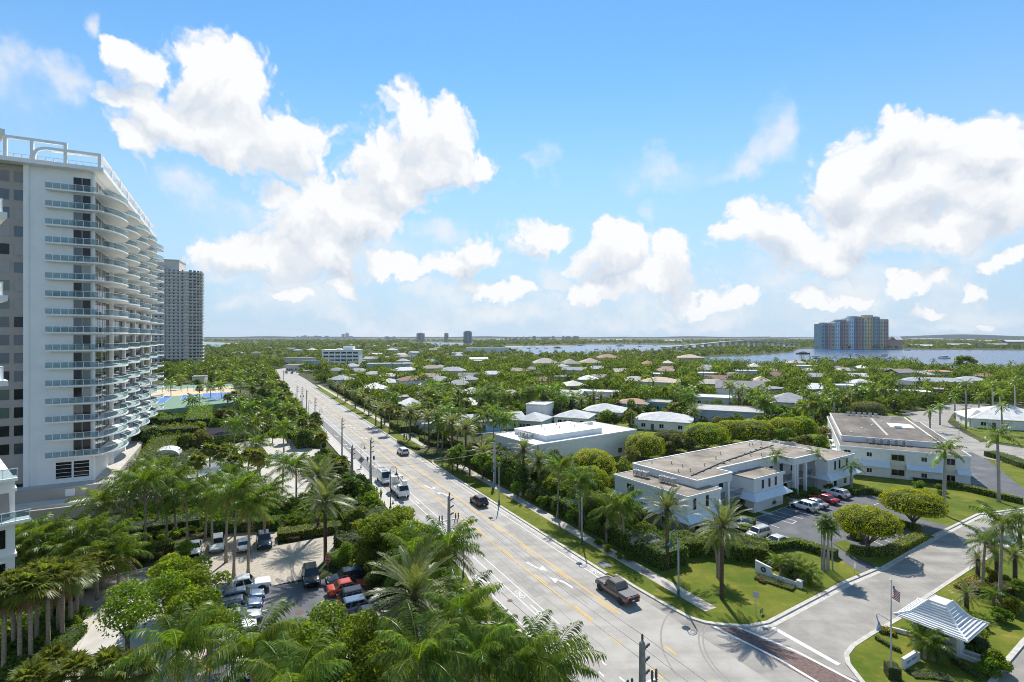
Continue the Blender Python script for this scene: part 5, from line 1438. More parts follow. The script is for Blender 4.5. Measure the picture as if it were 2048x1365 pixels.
def clump_points(blobs, n, inner=0.18, flat=0.0):
    B = np.array(blobs, float)
    w = B[:, 3] ** 2; w /= w.sum()
    idx = NR.choice(len(B), n, p=w)
    d = unit(NR.normal(size=(n, 3)))
    low = d[:, 2] < -0.35
    d[low, 2] *= -1
    rad = 0.80 + 0.28 * NR.rand(n, 1)
    inn = NR.rand(n, 1) < inner
    rad = np.where(inn, 0.3 + 0.5 * NR.rand(n, 1), rad)
    pos = B[idx, :3] + d * rad * B[idx, 3:4] * np.array([1, 1, 0.8])
    nrm = unit(d * 0.7 + NR.normal(size=(n, 3)) * 0.55 + np.array([0, 0, 0.25]))
    return pos, nrm


def crown_blobs(R_, H0, H1, n, seed, shape='round'):
    rr = random.Random(seed); out = []
    for i in range(n):
        a = rr.uniform(0, 2 * pi); f = sqrt(rr.random())
        zf = rr.random()
        env = sqrt(max(0.05, 1 - (2 * zf - 0.85) ** 2)) if shape == 'round' else (0.55 + 0.45 * zf)
        rad = R_ * f * env * 0.78
        out.append((rad * cos(a), rad * sin(a), H0 + (H1 - H0) * (0.15 + 0.75 * zf), R_ * rr.uniform(0.26, 0.46)))
    return out


def limb_mesh(blobs, H0, r0, seed, name='trunk', mt=None, k=7):
    rr = random.Random(seed); m = MB()
    top = H0 * 0.75 + 0.3
    m.tube([(0, 0, -0.1), (rr.uniform(-.1, .1), rr.uniform(-.1, .1), top * 0.5), (rr.uniform(-.15, .15), rr.uniform(-.15, .15), top)], [r0 * 1.25, r0, r0 * 0.85], 7)
    for b in blobs[:k]:
        mid = (b[0] * 0.45, b[1] * 0.45, top + (b[2] - top) * 0.55 + 0.1)
        m.tube([(0, 0, top - 0.15), mid, (b[0] * 0.9, b[1] * 0.9, b[2])], [r0 * 0.6, r0 * 0.38, r0 * 0.14], 5)
    return m.mesh(name, mt or M_TRUNK, True)


TREE_PROTO = {}


def tree_proto(kind, lod):
    """shared crown and trunk meshes; three shapes of each"""
    key = (kind, lod)
    if key in TREE_PROTO: return TREE_PROTO[key]
    spec = {'leafy': (M_LEAFA, 3.0, 1.9, 6.0, 20, 0.30), 'bright': (M_AIRY, 2.8, 1.6, 5.6, 18, 0.30), 'dark': (M_LEAFD, 3.0, 1.6, 6.2, 20, 0.30),
            'olive': (M_LEAFO, 2.8, 1.3, 5.4, 18, 0.26), 'airy': (M_AIRY, 2.7, 2.2, 6.2, 22, 0.24), 'silver': (M_LEAFG, 2.0, 0.2, 3.0, 16, 0.22), 'shrub': (M_LEAFA, 1.5, 0.1, 1.9, 10, 0.24), 'bshrub': (M_LEAFY, 1.5, 0.1, 1.8, 10, 0.24)}[kind]
    mt, R_, H0, H1, nb, ls = spec
    cnt = {0: 5200, 1: 1700, 2: 520}[lod]; sz = {0: 1.0, 1: 1.75, 2: 3.1}[lod]
    if kind == 'airy': cnt = int(cnt * 0.75)
    if kind in ('shrub', 'bshrub'): cnt = int(cnt * 0.4)
    out = []
    for v in range(3):
        bl = crown_blobs(R_, H0, H1, nb, v * 17 + len(kind) * 3, 'round')
        pos, nrm = clump_points(bl, cnt, 0.22 if kind != 'airy' else 0.05)
        V, Q = cards(pos, nrm, ls * sz)
        out.append((mesh_np('crown', V, Q, mt), limb_mesh(bl, H0, 0.10 + 0.035 * R_, v)))
    TREE_PROTO[key] = out
    return out


SPECIES = {'leafy': ('spreading broadleaf tree', 'tree', 'broadleaf_tree'), 'bright': ('bright green bushy tree', 'tree', 'broadleaf_tree'), 'dark': ('dark green dense tree', 'tree', 'broadleaf_tree'),
           'olive': ('olive green tree', 'tree', 'broadleaf_tree'), 'airy': ('open crowned light green tree', 'tree', 'broadleaf_tree'), 'silver': ('silvery grey bush', 'bush', 'silver_bush'), 'shrub': ('low green shrub', 'shrub', 'shrub'), 'bshrub': ('low yellow green shrub', 'shrub', 'shrub'),
           'coconut': ('coconut palm', 'palm tree', 'coconut_palm'), 'date': ('date palm with stiff grey green fronds', 'palm tree', 'date_palm'), 'sabal': ('fan palm', 'palm tree', 'fan_palm'), 'royal': ('royal palm with pale trunk', 'palm tree', 'royal_palm')}


def plant(kind, x, y, h, lod=None, wide=1.0, rz=None, z=0.0):
    d = sqrt(x * x + y * y)
    if lod is None: lod = 0 if d < 85 else 1 if d < 190 else 2
    sp, cat, nm = SPECIES[kind]
    pr = tree_proto(kind, lod)[RNG.randrange(3)]
    nat = {'silver': 3.2, 'shrub': 2.1, 'bshrub': 2.1}.get(kind, 6.4)
    s = h / nat
    t = thing(nm, '', cat, (x, y, z), RNG.uniform(0, 6.28) if rz is None else rz)
    t.scale = (s * wide, s * wide, s)
    link('trunk', pr[1], t); link('crown', pr[0], t)
    PLANTS.append((t, sp, x, y, h))
    return t


# ---- palms
def frond(L_, elev, droop, ll, npair, lw, hang=0.35, fwd=0.55, nseg=8, vee=0.25, seed=0):
    rs = np.random.RandomState(seed)
    S = np.linspace(0, 1, 41)
    ang = elev - droop * S ** 1.35
    r = np.concatenate([[0], np.cumsum(np.cos(ang[:-1])) * L_ / 40]); z = np.concatenate([[0], np.cumsum(np.sin(ang[:-1])) * L_ / 40])
    V = []; Q = []
    for i in range(nseg):
        k0, k1 = int(40 * i / nseg), int(40 * (i + 1) / nseg)
        w0, w1 = 0.055 * (1 - i / nseg * 0.85), 0.055 * (1 - (i + 1) / nseg * 0.85)
        o = len(V)
        V += [(r[k0], -w0, z[k0]), (r[k1], -w1, z[k1]), (r[k1], w1, z[k1]), (r[k0], w0, z[k0])]; Q.append((o, o + 1, o + 2, o + 3))
    for j in range(npair):
        f = 0.14 + 0.86 * (j + 0.5) / npair
        k = min(40, int(f * 40)); a = ang[k]
        l = ll * (sin(pi * (0.16 + 0.80 * f))) ** 0.6
        for sd in (-1, 1):
            lj = l * (0.85 + 0.3 * rs.rand()); fw = fwd * (0.8 + 0.4 * rs.rand()) * (0.6 + 0.9 * f); hg = hang * (0.6 + 0.8 * rs.rand())
            tx, tz = cos(a), sin(a)
            dx = np.array([tx * fw, sd * 1.0, tz * fw + vee - hg]); dx /= np.linalg.norm(dx)
            b = np.array([r[k], 0, z[k]])
            mid = b + dx * lj * 0.5 + np.array([0, 0, 0.03]); tip = b + dx * lj + np.array([0, 0, -hg * lj * 0.45])
            wv = np.array([tx, 0, tz]) * lw
            o = len(V)
            V += [tuple(b), tuple(mid + wv), tuple(tip), tuple(mid - wv)]; Q.append((o, o + 1, o + 2, o + 3))
    return np.array(V, float), np.array(Q, int)


def fan(pet, rad, elev, nseg, lw, seed=0):
    rs = np.random.RandomState(seed)
    V = []; Q = []
    ex, ez = cos(elev), sin(elev)
    b = np.array([ex * pet, 0, ez * pet])
    V += [(0, -0.03, 0), (b[0], -0.02, b[2]), (b[0], 0.02, b[2]), (0, 0.03, 0)]; Q.append((0, 1, 2, 3))
    nx = np.array([-ez, 0, ex])
    for i in range(nseg):
        a = -1.9 + 3.8 * (i + 0.5) / nseg
        l = rad * (0.75 + 0.25 * cos(a)) * (0.9 + 0.2 * rs.rand())
        d = np.array([ex * cos(a), sin(a), ez * cos(a)]) + nx * (-0.12 + 0.1 * rs.rand()); d /= np.linalg.norm(d)
        mid = b + d * l * 0.55; tip = b + d * l + np.array([0, 0, -0.32 * l * (0.5 + rs.rand())])
        w = np.cross(d, nx); w /= np.linalg.norm(w); w = w * lw
        o = len(V)
        V += [tuple(b), tuple(mid + w), tuple(tip), tuple(mid - w)]; Q.append((o, o + 1, o + 2, o + 3))
    return np.array(V, float), np.array(Q, int)


def rotz(V, a):
    c, s = cos(a), sin(a)
    W = V.copy(); W[:, 0] = V[:, 0] * c - V[:, 1] * s; W[:, 1] = V[:, 0] * s + V[:, 1] * c
    return W


PALM = {'coconut': dict(n=25, elevs=(1.25, 0.95, 0.62, 0.30, -0.05, -0.45), mt=M_PINE), 'date': dict(n=52, elevs=(1.35, 1.0, 0.65, 0.28, -0.12, -0.6), mt=M_DATE),
        'sabal': dict(n=36, elevs=(1.35, 0.95, 0.55, 0.15, -0.25, -0.7), mt=M_SABAL), 'royal': dict(n=15, elevs=(1.3, 0.9, 0.55, 0.2, -0.2, -0.55), mt=M_PINE)}


def frond_geo(kind, elev, lod, seed):
    if kind == 'coconut':
        np_, lw = ((42, 0.044), (18, 0.10), (8, 0.22))[lod]
        return frond(3.9, elev, 1.30 if elev > 0 else 0.85, 0.95, np_, lw, 0.62, 0.55, (8, 5, 3)[lod], 0.15, seed)
    if kind == 'date':
        np_, lw = ((38, 0.030), (17, 0.062), (8, 0.14))[lod]
        return frond(3.0, elev, 0.80 if elev > 0 else 0.55, 0.46, np_, lw, 0.05, 0.75, (6, 4, 2)[lod], 0.35, seed)
    if kind == 'royal':
        np_, lw = ((32, 0.050), (15, 0.09), (7, 0.19))[lod]
        return frond(3.1, elev, 1.45 if elev > 0 else 0.8, 0.7, np_, lw, 0.45, 0.45, (7, 5, 3)[lod], 0.3, seed)
    ns, lw = ((22, 0.068), (13, 0.12), (7, 0.22))[lod]
    return fan(0.85, 1.15, elev, ns, lw, seed)


FR_ME = {}; CR_ME = {}
for kd in PALM:
    sp = PALM[kd]
    FR_ME[kd] = [[mesh_np('frond', *frond_geo(kd, e, 0, i * 3 + v), sp['mt']) for v in range(2)] for i, e in enumerate(sp['elevs'])]
    CR_ME[kd] = {}
    for lod in (1, 2):
        CR_ME[kd][lod] = []
        for v in range(3):
            rs = random.Random(v * 7 + lod)
            n = sp['n'] if lod == 1 else int(sp['n'] * 0.75)
            VV = []; QQ = []; o = 0
            for i in range(n):
                f = (i + 0.5) / n
                e = 1.35 - 2.0 * f ** 1.15 + rs.uniform(-0.12, 0.12)
                V, Q = frond_geo(kd, e, lod, i * 5 + v); V = rotz(V, i * 2.399 + rs.uniform(-0.2, 0.2))
                VV.append(V); QQ.append(Q + o); o += len(V)
            CR_ME[kd][lod].append(mesh_np('crown', np.concatenate(VV), np.concatenate(QQ), sp['mt']))
FR_YEL = [mesh_np('frond', *frond(3.6, -0.5, 0.7, 0.8, 26, 0.035, 0.7, 0.4, 6, 0.0, 99), m_) for m_ in (M_YFROND, M_BFROND)]
FR_SAB = [mesh_np('frond', *fan(0.7, 1.0, -1.05, 16, 0.05, 4), M_BFROND)]
WIND = radians(-15)
nut_me = MB()
for a in range(5): nut_me.lathe([(0.02, -0.13), (0.10, -0.06), (0.10, 0.05), (0.02, 0.13)], 7, (0.22 * cos(a * 1.26), 0.22 * sin(a * 1.26), -0.2 - 0.06 * (a % 2)))
nut_me = nut_me.mesh('coconuts', mat('coconut_green', (0.16, 0.16, 0.03), 0.5), True)


def palm(kind, x, y, h, near=None, lean=None, scale=1.0, z=0.0):
    d = sqrt(x * x + y * y)
    if near is None: near = d < 72
    lod = 0 if near else (1 if d < 200 else 2)
    sp, cat, nm = SPECIES[kind]
    t = thing(nm, '', cat, (x, y, z), RNG.uniform(0, 6.28))
    la = RNG.uniform(0, 6.28); lm = lean if lean is not None else (RNG.uniform(0.02, 0.10) if kind == 'coconut' else 0.015)
    lx, ly = cos(la) * lm * h, sin(la) * lm * h
    n = 7 if near else 4
    pts = [(lx * (i / n) ** 1.8 - lx, ly * (i / n) ** 1.8 - ly, -0.1 + (h + 0.1) * i / n) for i in range(n + 1)]
    r0, r1 = {'coconut': (0.19, 0.11), 'date': (0.24, 0.22), 'sabal': (0.19, 0.16), 'royal': (0.26, 0.20)}[kind]
    rad = [(r0 + (r1 - r0) * i / n) * (1.35 if i == 0 and kind != 'date' else 1.0) for i in range(n + 1)]
    if kind == 'royal': rad = [0.34, 0.27, 0.27, 0.28, 0.27, 0.25, 0.22, 0.19][:n + 1] if near else [0.33, 0.27, 0.28, 0.25, 0.2]
    mt = {'coconut': M_PTRUNK, 'date': M_DTRUNK, 'sabal': M_PTRUNK, 'royal': M_RTRUNK}[kind]
    link('trunk', MB().tube(pts, rad, 8 if near else 5).mesh('trunk', mt, True), t)
    ztop = h
    if kind == 'royal':
        link('crownshaft', MB().lathe([(0.2, -0.1), (0.24, 0.2), (0.16, 1.2), (0.08, 1.5)], 8).mesh('crownshaft', M_CSHAFT, True), t, (0, 0, h)); ztop = h + 1.25
    if kind == 'date':
        o = link('boot', MB().lathe([(0.24, -0.9), (0.42, -0.25), (0.40, 0.1), (0.15, 0.45)], 9).mesh('boot', M_DTRUNK, True), t, (0, 0, h)); q_ = min(1.0, scale); o.scale = (q_, q_, q_)
    if near:
        s2 = PALM[kind]; n = s2['n']
        for i in range(n):
            f = (i + 0.5) / n
            e = 1.42 - (2.0 if kind != 'date' else 2.15) * f ** 1.25
            k = min(range(6), key=lambda q: abs(s2['elevs'][q] - e))
            me = FR_ME[kind][k][i % 2]
            if kind == 'coconut' and i >= n - 4 and RNG.random() < 0.55: me = FR_YEL[RNG.randrange(2)]
            if kind == 'sabal' and i >= n - 6 and RNG.random() < 0.7: me = FR_SAB[0]
            az = i * 2.399 + RNG.uniform(-0.3, 0.3)
            if kind in ('coconut', 'royal'): az += 0.38 * sin(WIND - az)
            o = link('frond', me, t, (0, 0, ztop - 0.05 * f), az - t.rotation_euler[2])
            sc = scale * RNG.uniform(0.85, 1.1); o.scale = (sc, sc, sc)
            o.rotation_euler[1] = RNG.uniform(-0.12, 0.12)
        if kind == 'coconut' and RNG.random() < 0.6: link('coconuts', nut_me, t, (0, 0, ztop))
    else:
        o = link('crown', CR_ME[kind][lod][RNG.randrange(3)], t, (0, 0, ztop)); o.scale = (scale, scale, scale)
    PLANTS.append((t, sp, x, y, h))
    return t


def pb(kind, bx, by, cy, **k):
    """palm from its foot pixel and the height of its crown"""
    x, y = G2(bx, by); return palm(kind, x, y, (by - cy) / (by - HOR) * CAM_H, **k)


def pc(kind, cx, cy, h, **k):
    x, y = G2(cx, cy, h); return palm(kind, x, y, h, **k)


def tc_(kind, cx, cy, h, **k):
    """tree from the pixel of its crown's middle and its height"""
    x, y = G2(cx, cy, h * 0.66); return plant(kind, x, y, h, **k)


# palms before and beside the tower
for a in ((10, 1342, 1193), (39, 1335, 1186), (59, 1331, 1180), (94, 1306, 1162), (126, 1285, 1155), (140, 1257, 1162), (101, 1250, 1148), (165, 1218, 1143), (195, 1200, 1129), (25, 1300, 1172), (75, 1290, 1158), (155, 1240, 1150), (118, 1268, 1168)):
    pb('sabal', *a, scale=1.1)
for a in ((213, 1340, 2.6), (150, 1352, 2.4), (268, 1345, 2.2), (60, 1368, 2.5), (105, 1330, 2.2)): pc('sabal', *a, scale=1.1)
for a in ((40, 1078, 5), (85, 1072, 5.5), (130, 1076, 5), (175, 1064, 6), (215, 1078, 5), (62, 1098, 4.5), (112, 1102, 4), (160, 1098, 4.5), (205, 1103, 4.5), (238, 1108, 4), (20, 1100, 4.5), (190, 1120, 3.5), (140, 1122, 3.5)): pc('coconut', *a, near=True, scale=0.95)
for a in ((261, 1100, 987), (290, 1107, 967), (336, 1086, 995), (421, 1107, 997), (457, 1125, 983), (476, 1150, 985), (501, 1157, 1012), (567, 985, 930), (592, 1004, 932)): pb('coconut', *a, near=True)
for a in ((199, 1006, 8), (310, 945, 9), (345, 962, 8.5), (372, 985, 8), (415, 978, 7.5), (487, 972, 7), (537, 985, 6.5), (462, 950, 7.5), (512, 887, 7), (255, 960, 7.5)): pc('coconut', *a, near=True)
for a in ((419, 902, 6.5), (442, 907, 6), (497, 913, 6), (516, 915, 6), (642, 878, 5.5), (681, 936, 4.5), (470, 925, 6.5), (395, 925, 7)): pc('sabal', *a, scale=1.1)
pb('date', 650, 1122, 1004, near=True, scale=1.38); pb('date', 636, 1068, 955, near=True, scale=1.3); pc('date', 830, 1193, 7.5, near=True, scale=1.6)
for a in ((897, 1095, 8.5), (826, 1112, 7.5), (917, 1230, 8.5), (956, 1318, 8), (1036, 1326, 7.2), (1098, 1342, 6.0), (506, 1302, 8), (355, 1302, 8), (585, 1392, 9), (837, 1326, 8.5)): pc('coconut', *a, near=True, scale=1.08)
# leafy trees round the car park
for a in (('airy', 255, 1222, 7), ('bright', 355, 1140, 7), ('bright', 395, 1165, 6.5), ('airy', 335, 1190, 7), ('bright', 390, 1215, 6.5), ('airy', 420, 1250, 6), ('airy', 566, 1292, 7.2), ('airy', 655, 1272, 7.4), ('airy', 730, 1286, 7.4), ('airy', 612, 1322, 7.2), ('airy', 770, 1318, 7.4), ('airy', 690, 1332, 7),
          ('airy', 550, 1320, 6.5), ('bright', 760, 1060, 7.5), ('bright', 825, 1075, 7.5), ('bright', 795, 1040, 7), ('bright', 870, 1100, 6.5), ('leafy', 735, 1100, 4.5), ('leafy', 690, 1105, 3.4), ('bright', 740, 1050, 5.5), ('dark', 755, 1140, 4.5), ('dark', 790, 1130, 5.5), ('dark', 845, 1140, 5.5), ('dark', 790, 1260, 5.5),
          ('leafy', 300, 1095, 3), ('leafy', 370, 1098, 3.0), ('dark', 720, 965, 5), ('leafy', 705, 975, 5), ('leafy', 735, 985, 4.5), ('bright', 653, 905, 4), ('bright', 665, 915, 3.5), ('leafy', 690, 960, 4), ('leafy', 455, 905, 6), ('leafy', 520, 920, 5.5), ('olive', 400, 870, 6), ('leafy', 370, 880, 5.5)):
    tc_(a[0], a[1], a[2], a[3])
# garden between tower, courts and avenue
for a in (('dark', 300, 870, 6.5), ('leafy', 340, 862, 5.5), ('bright', 405, 830, 6), ('bright', 400, 855, 6.5), ('leafy', 430, 850, 6), ('dark', 345, 840, 5), ('olive', 440, 825, 5), ('leafy', 320, 835, 5), ('dark', 330, 745, 7), ('leafy', 350, 758, 6), ('bright', 360, 770, 5), ('leafy', 395, 765, 6), ('dark', 420, 760, 6), ('leafy', 440, 772, 5),
          ('leafy', 565, 772, 6.5), ('dark', 545, 785, 7), ('leafy', 530, 765, 6.5), ('leafy', 560, 800, 6.5), ('dark', 572, 788, 6), ('leafy', 590, 812, 5), ('dark', 540, 815, 6.5), ('leafy', 515, 800, 6), ('leafy', 552, 758, 6), ('dark', 525, 785, 6.5), ('bright', 535, 752, 6), ('leafy', 505, 780, 6), ('olive', 600, 836, 4.5), ('leafy', 622, 852, 4), ('olive', 585, 846, 4.5), ('leafy', 560, 842, 5), ('bright', 640, 875, 3.6), ('olive', 535, 850, 5),
          ('leafy', 610, 866, 4), ('leafy', 575, 866, 4.5), ('bright', 545, 868, 4)):
    tc_(a[0], a[1], a[2], a[3])
for a in ((478, 800, 8), (468, 790, 9), (500, 815, 8), (518, 820, 8), (490, 838, 7.5), (470, 850, 7.5), (455, 795, 9), (399, 778, 9), (385, 800, 7), (530, 832, 7.5), (545, 808, 8), (460, 830, 8), (505, 850, 7), (440, 770, 9), (420, 772, 8), (362, 755, 9), (340, 765, 9), (480, 765, 9), (500, 762, 9), (605, 845, 6.5), (565, 855, 6.5), (450, 725, 10), (470, 735, 10), (430, 735, 10), (500, 740, 10), (520, 735, 10), (480, 748, 10), (410, 742, 10), (385, 735, 10), (440, 750, 10)):
    pc(RNG.choice(('coconut', 'coconut', 'sabal')), *a)
# avenue's right side
pb('date', 1334, 1142, 1021, near=True, scale=1.2); pb('date', 1445, 1200, 1056, near=True, scale=1.25)
for a in ((1120, 1034, 936), (1157, 1057, 966), (1217, 1088, 1018), (1244, 1100, 1012)): pb('coconut', *a, near=True, scale=0.95)
for a in ((1047, 979, 900), (1077, 991, 925), (967, 950, 905), (821, 880, 825), (857, 897, 835), (904, 921, 845), (931, 930, 858)): pb('date', *a, near=(a[0] in (1047, 1077)), scale=1.1)
for a in ((752, 852, 815), (762, 858, 820), (779, 868, 822), (738, 833, 803), (710, 819, 788), (729, 824, 795), (770, 850, 812), (745, 828, 798), (795, 862, 830), (690, 806, 780), (676, 795, 772), (720, 808, 785), (735, 812, 782)): pb('sabal' if a[0] % 2 else 'date', *a)
for a in ((913, 829, 8), (968, 831, 9), (997, 835, 8.5), (1014, 838, 8.5), (880, 845, 7.5), (900, 850, 7.5), (945, 850, 7), (985, 822, 8)): pc('coconut', *a)
for a in (('leafy', 915, 908, 6), ('dark', 940, 915, 6), ('leafy', 965, 922, 6), ('olive', 905, 915, 4.5), ('leafy', 990, 930, 5), ('dark', 1015, 935, 5.5), ('leafy', 1020, 945, 4.5), ('dark', 1045, 950, 5), ('leafy', 1035, 975, 3.2), ('olive', 1060, 985, 3), ('bright', 1085, 1000, 2.6), ('leafy', 1100, 965, 4.5), ('dark', 1085, 945, 5.5), ('leafy', 1130, 985, 4.2), ('dark', 1140, 965, 5),
          ('leafy', 1160, 1005, 4), ('bright', 1180, 1020, 4), ('leafy', 1195, 1000, 4.8), ('dark', 1200, 1040, 3.6), ('bright', 1215, 1030, 4.4), ('leafy', 1185, 1050, 3), ('leafy', 1235, 1045, 3.2), ('dark', 1225, 1065, 2.6), ('leafy', 1255, 1060, 2.6), ('bright', 1275, 1055, 2.2), ('dark', 1115, 1010, 3), ('leafy', 1145, 1030, 2.4), ('bright', 1125, 930, 5), ('dark', 1110, 918, 6), ('leafy', 1150, 950, 5.5), ('leafy', 1180, 980, 5), ('dark', 1240, 965, 4.5), ('leafy', 1245, 935, 5), ('olive', 1260, 905, 5.5), ('olive', 1350, 880, 6), ('dark', 1380, 890, 5), ('olive', 1610, 880, 6), ('leafy', 1640, 885, 5.5), ('olive', 1650, 865, 6), ('leafy', 1570, 870, 6),
          ('silver', 1290, 1076, 3.4), ('silver', 1305, 1090, 2.8), ('bshrub', 1215, 1095, 1.2), ('shrub', 1260, 1110, 1.2), ('bshrub', 1240, 1108, 1.0), ('shrub', 1195, 1082, 1.2)):
    tc_(a[0], a[1], a[2], a[3])
# condominium forecourt
for a in ((1470, 1005, 945), (1551, 1000, 925), (1629, 980, 922), (1702, 980, 945)): pb('royal' if a[0] > 1500 else 'sabal', *a, near=True, scale=0.8)
pb('royal', 1890, 1032, 918, near=True, scale=1.2); pb('royal', 1995, 1005, 885, near=True, scale=1.2); pb('coconut', 2005, 1221, 1050, near=True, scale=0.85); pb('coconut', 1971, 1179, 1083, near=True, scale=0.7)
for a in ((1932, 858, 776), (1985, 842, 775), (2000, 850, 792), (2030, 845, 770), (1958, 835, 800), (1880, 850, 820), (1860, 862, 830), (2003, 868, 822), (1910, 838, 800)): pb('royal', *a)
for a in ((1933, 1190, 1.8), (1850, 1284, 1.6), (1866, 1292, 1.4), (1956, 1120, 2.4), (1993, 1108, 3.2), (2030, 1110, 3.0), (2040, 1040, 4.5), (1590, 1135, 1.4), (1612, 1148, 1.2), (1560, 1128, 1.6), (1850, 1262, 1.3), (1988, 1190, 1.2)): pc('date' if a[2] > 1.7 else 'coconut', *a, near=True, scale=0.52)
for i, (px, py) in enumerate(((1497, 1003), (1512, 1008), (1488, 1012), (1470, 1010), (1528, 1000), (1590, 990), (1606, 986), (1540, 1004), (1625, 988), (1455, 1018), (1445, 1030), (1460, 1035), (1690, 978), (1660, 976), (1838, 972), (1884, 985), (1880, 975), (1705, 1065), (1720, 1074), (1905, 1225), (1880, 1235), (1960, 1240), (1995, 1230), (2020, 1215), (2010, 1160), (1980, 1150), (2035, 1180), (1930, 1225), (1985, 1335), (1990, 1322), (1945, 1260), (1955, 1270), (1930, 1280))):
    x, y = G2(px, py, 0.8); plant(('shrub', 'bshrub')[i % 2], x, y, 1.3 + 0.7 * (i % 3) / 2, lod=0)
# thin stemmed palm clump on the corner lawn
x0, y0 = G2(1652, 1143)
for i, (dx, dy, h) in enumerate(((-0.5, 0.1, 5.6), (-0.15, 0.3, 6.4), (0.2, 0.0, 5.9), (0.45, 0.25, 5.2), (-0.3, -0.3, 4.9), (0.75, 0.1, 4.6), (0.05, -0.4, 5.1))):
    t = palm('royal', x0 + dx, y0 + dy, h * 0.85, near=True, lean=0.14, scale=0.46)
    for c in t.children:
        if c.name.startswith('trunk'): c.scale = (0.34, 0.34, 1)
        if c.name.startswith('crownshaft'): c.scale = (0.4, 0.4, 0.8)
pb('coconut', 1428, 1155, 1080, near=True, scale=0.5, lean=0.1); pb('coconut', 1436, 1158, 1072, near=True, scale=0.5, lean=0.1)


# ---- clipped domes, hedges
def shell_leaves(fn, n, size, mt, name='foliage'):
    pos, nrm = fn(n)
    nrm = unit(nrm * 0.9 + NR.normal(size=nrm.shape) * 0.5)
    pos = pos + nrm * (NR.rand(len(pos), 1) - 0.35) * size * 0.8
    V, Q = cards(pos, nrm, size)
    return mesh_np(name, V, Q, mt)


def dome_fn(R_, H_, zc, p=2.4):
    def fn(n):
        d = unit(NR.normal(size=(n, 3)))
        d[:, 2] = np.where(d[:, 2] < -0.55, -d[:, 2], d[:, 2])
        k = (np.abs(d[:, 0]) ** p + np.abs(d[:, 1]) ** p + np.abs(d[:, 2]) ** p) ** (-1 / p)
        q = d * k[:, None]
        ph = NR.rand(6) * 6.28
        lump = 1 + 0.075 * np.sin(d[:, 0:1] * 8 + ph[0]) * np.sin(d[:, 1:2] * 7 + ph[1]) + 0.05 * np.sin(d[:, 2:3] * 11 + ph[2]) * np.sin(d[:, 0:1] * 13 + ph[3]) - 0.10 * (NR.rand(n, 1) < 0.12)
        pos = q * np.array([R_, R_, H_]) * lump; low = pos[:, 2] < 0
        pos[low, 2] *= 0.55
        pos[:, 2] += zc
        return pos, unit(d / np.array([R_, R_, H_]))
    return fn


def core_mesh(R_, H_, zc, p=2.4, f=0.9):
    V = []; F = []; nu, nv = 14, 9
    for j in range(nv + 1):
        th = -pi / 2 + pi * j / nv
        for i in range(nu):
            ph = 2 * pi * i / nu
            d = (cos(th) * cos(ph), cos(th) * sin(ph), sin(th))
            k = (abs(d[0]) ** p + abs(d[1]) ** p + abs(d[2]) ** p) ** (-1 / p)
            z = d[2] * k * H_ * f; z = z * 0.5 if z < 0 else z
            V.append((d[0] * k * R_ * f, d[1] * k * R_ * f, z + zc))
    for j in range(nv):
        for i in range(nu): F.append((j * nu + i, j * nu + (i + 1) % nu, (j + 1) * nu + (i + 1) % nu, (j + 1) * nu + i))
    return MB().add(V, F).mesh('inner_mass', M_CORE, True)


def clipped_tree(px, py, R_, top, bot, label, mt=M_FICUS, n=9000, size=0.22, z0=0.1, forks=True, p=2.4):
    x, y = G2(px, py)
    t = thing('clipped_tree', label, 'tree', (x, y, z0), RNG.uniform(0, 6))
    zc = bot + (top - bot) * 0.33; H_ = top - zc
    link('crown', shell_leaves(dome_fn(R_, H_, zc, p), n, size, mt, 'crown'), t)
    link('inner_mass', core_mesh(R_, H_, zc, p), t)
    m = MB(); rr = random.Random(int(px))
    m.tube([(0, 0, -0.1), (0, 0, bot * 0.35)], [0.34, 0.26], 8)
    for i in range(7):
        a = i * 0.9 + rr.uniform(-.2, .2); q = R_ * rr.uniform(0.35, 0.75)
        m.tube([(0, 0, bot * 0.3), (q * 0.4 * cos(a), q * 0.4 * sin(a), bot * 0.75), (q * cos(a), q * sin(a), zc)], [0.16, 0.11, 0.06], 6)
    m.build('trunk', mat('grey_bark', (0.20, 0.18, 0.16), 0.9, 0.2, 4), t, True)
    LM.append(('the ' + label.split(' with')[0], x, y))
    return t


clipped_tree(1736, 1101, 3.9, 5.7, 2.6, 'umbrella clipped ficus tree with forked grey trunk by the street kerb')
clipped_tree(1827, 1055, 4.1, 5.6, 2.3, 'umbrella clipped ficus tree further up the street drive')
for px, py, R_, top, bot, lb in ((1185, 962, 4.6, 6.2, 0.5, 'big round clipped ficus dome behind the smaller one'), (1178, 992, 3.7, 5.2, 0.4, 'smaller clipped ficus dome beside the condominium'),
                                 (1290, 920, 4.6, 6.0, 1.0, 'lumpy clipped ficus behind the gravel roof corner'), (1412, 900, 5.4, 6.8, 1.5, 'broad clipped ficus with forked trunk behind the gravel roof'), (1505, 892, 5.6, 6.8, 1.2, 'boxy clipped ficus in the middle of the row'),
                                 (1568, 884, 4.4, 6.4, 1.4, 'clipped ficus beside the boxy one'), (1602, 880, 4.0, 6.4, 1.6, 'last clipped ficus of the row on the lawn'), (1736, 842, 5.4, 6.4, 0.6, 'flat topped clipped ficus block behind the dark roof'), (1460, 888, 4.0, 6.2, 1.2, 'clipped ficus filling the gap in the row'), (1340, 905, 4.2, 5.4, 0.8, 'dark clipped ficus next to the lumpy one')):
    clipped_tree(px, py, R_, top, bot, lb, M_FICUS if 'dark' not in lb else M_LEAFO, 8000 if py > 900 else 6500, 0.26 if py > 900 else 0.32, 0.08, True, 3.0 if 'box' in lb or 'block' in lb else 2.4)


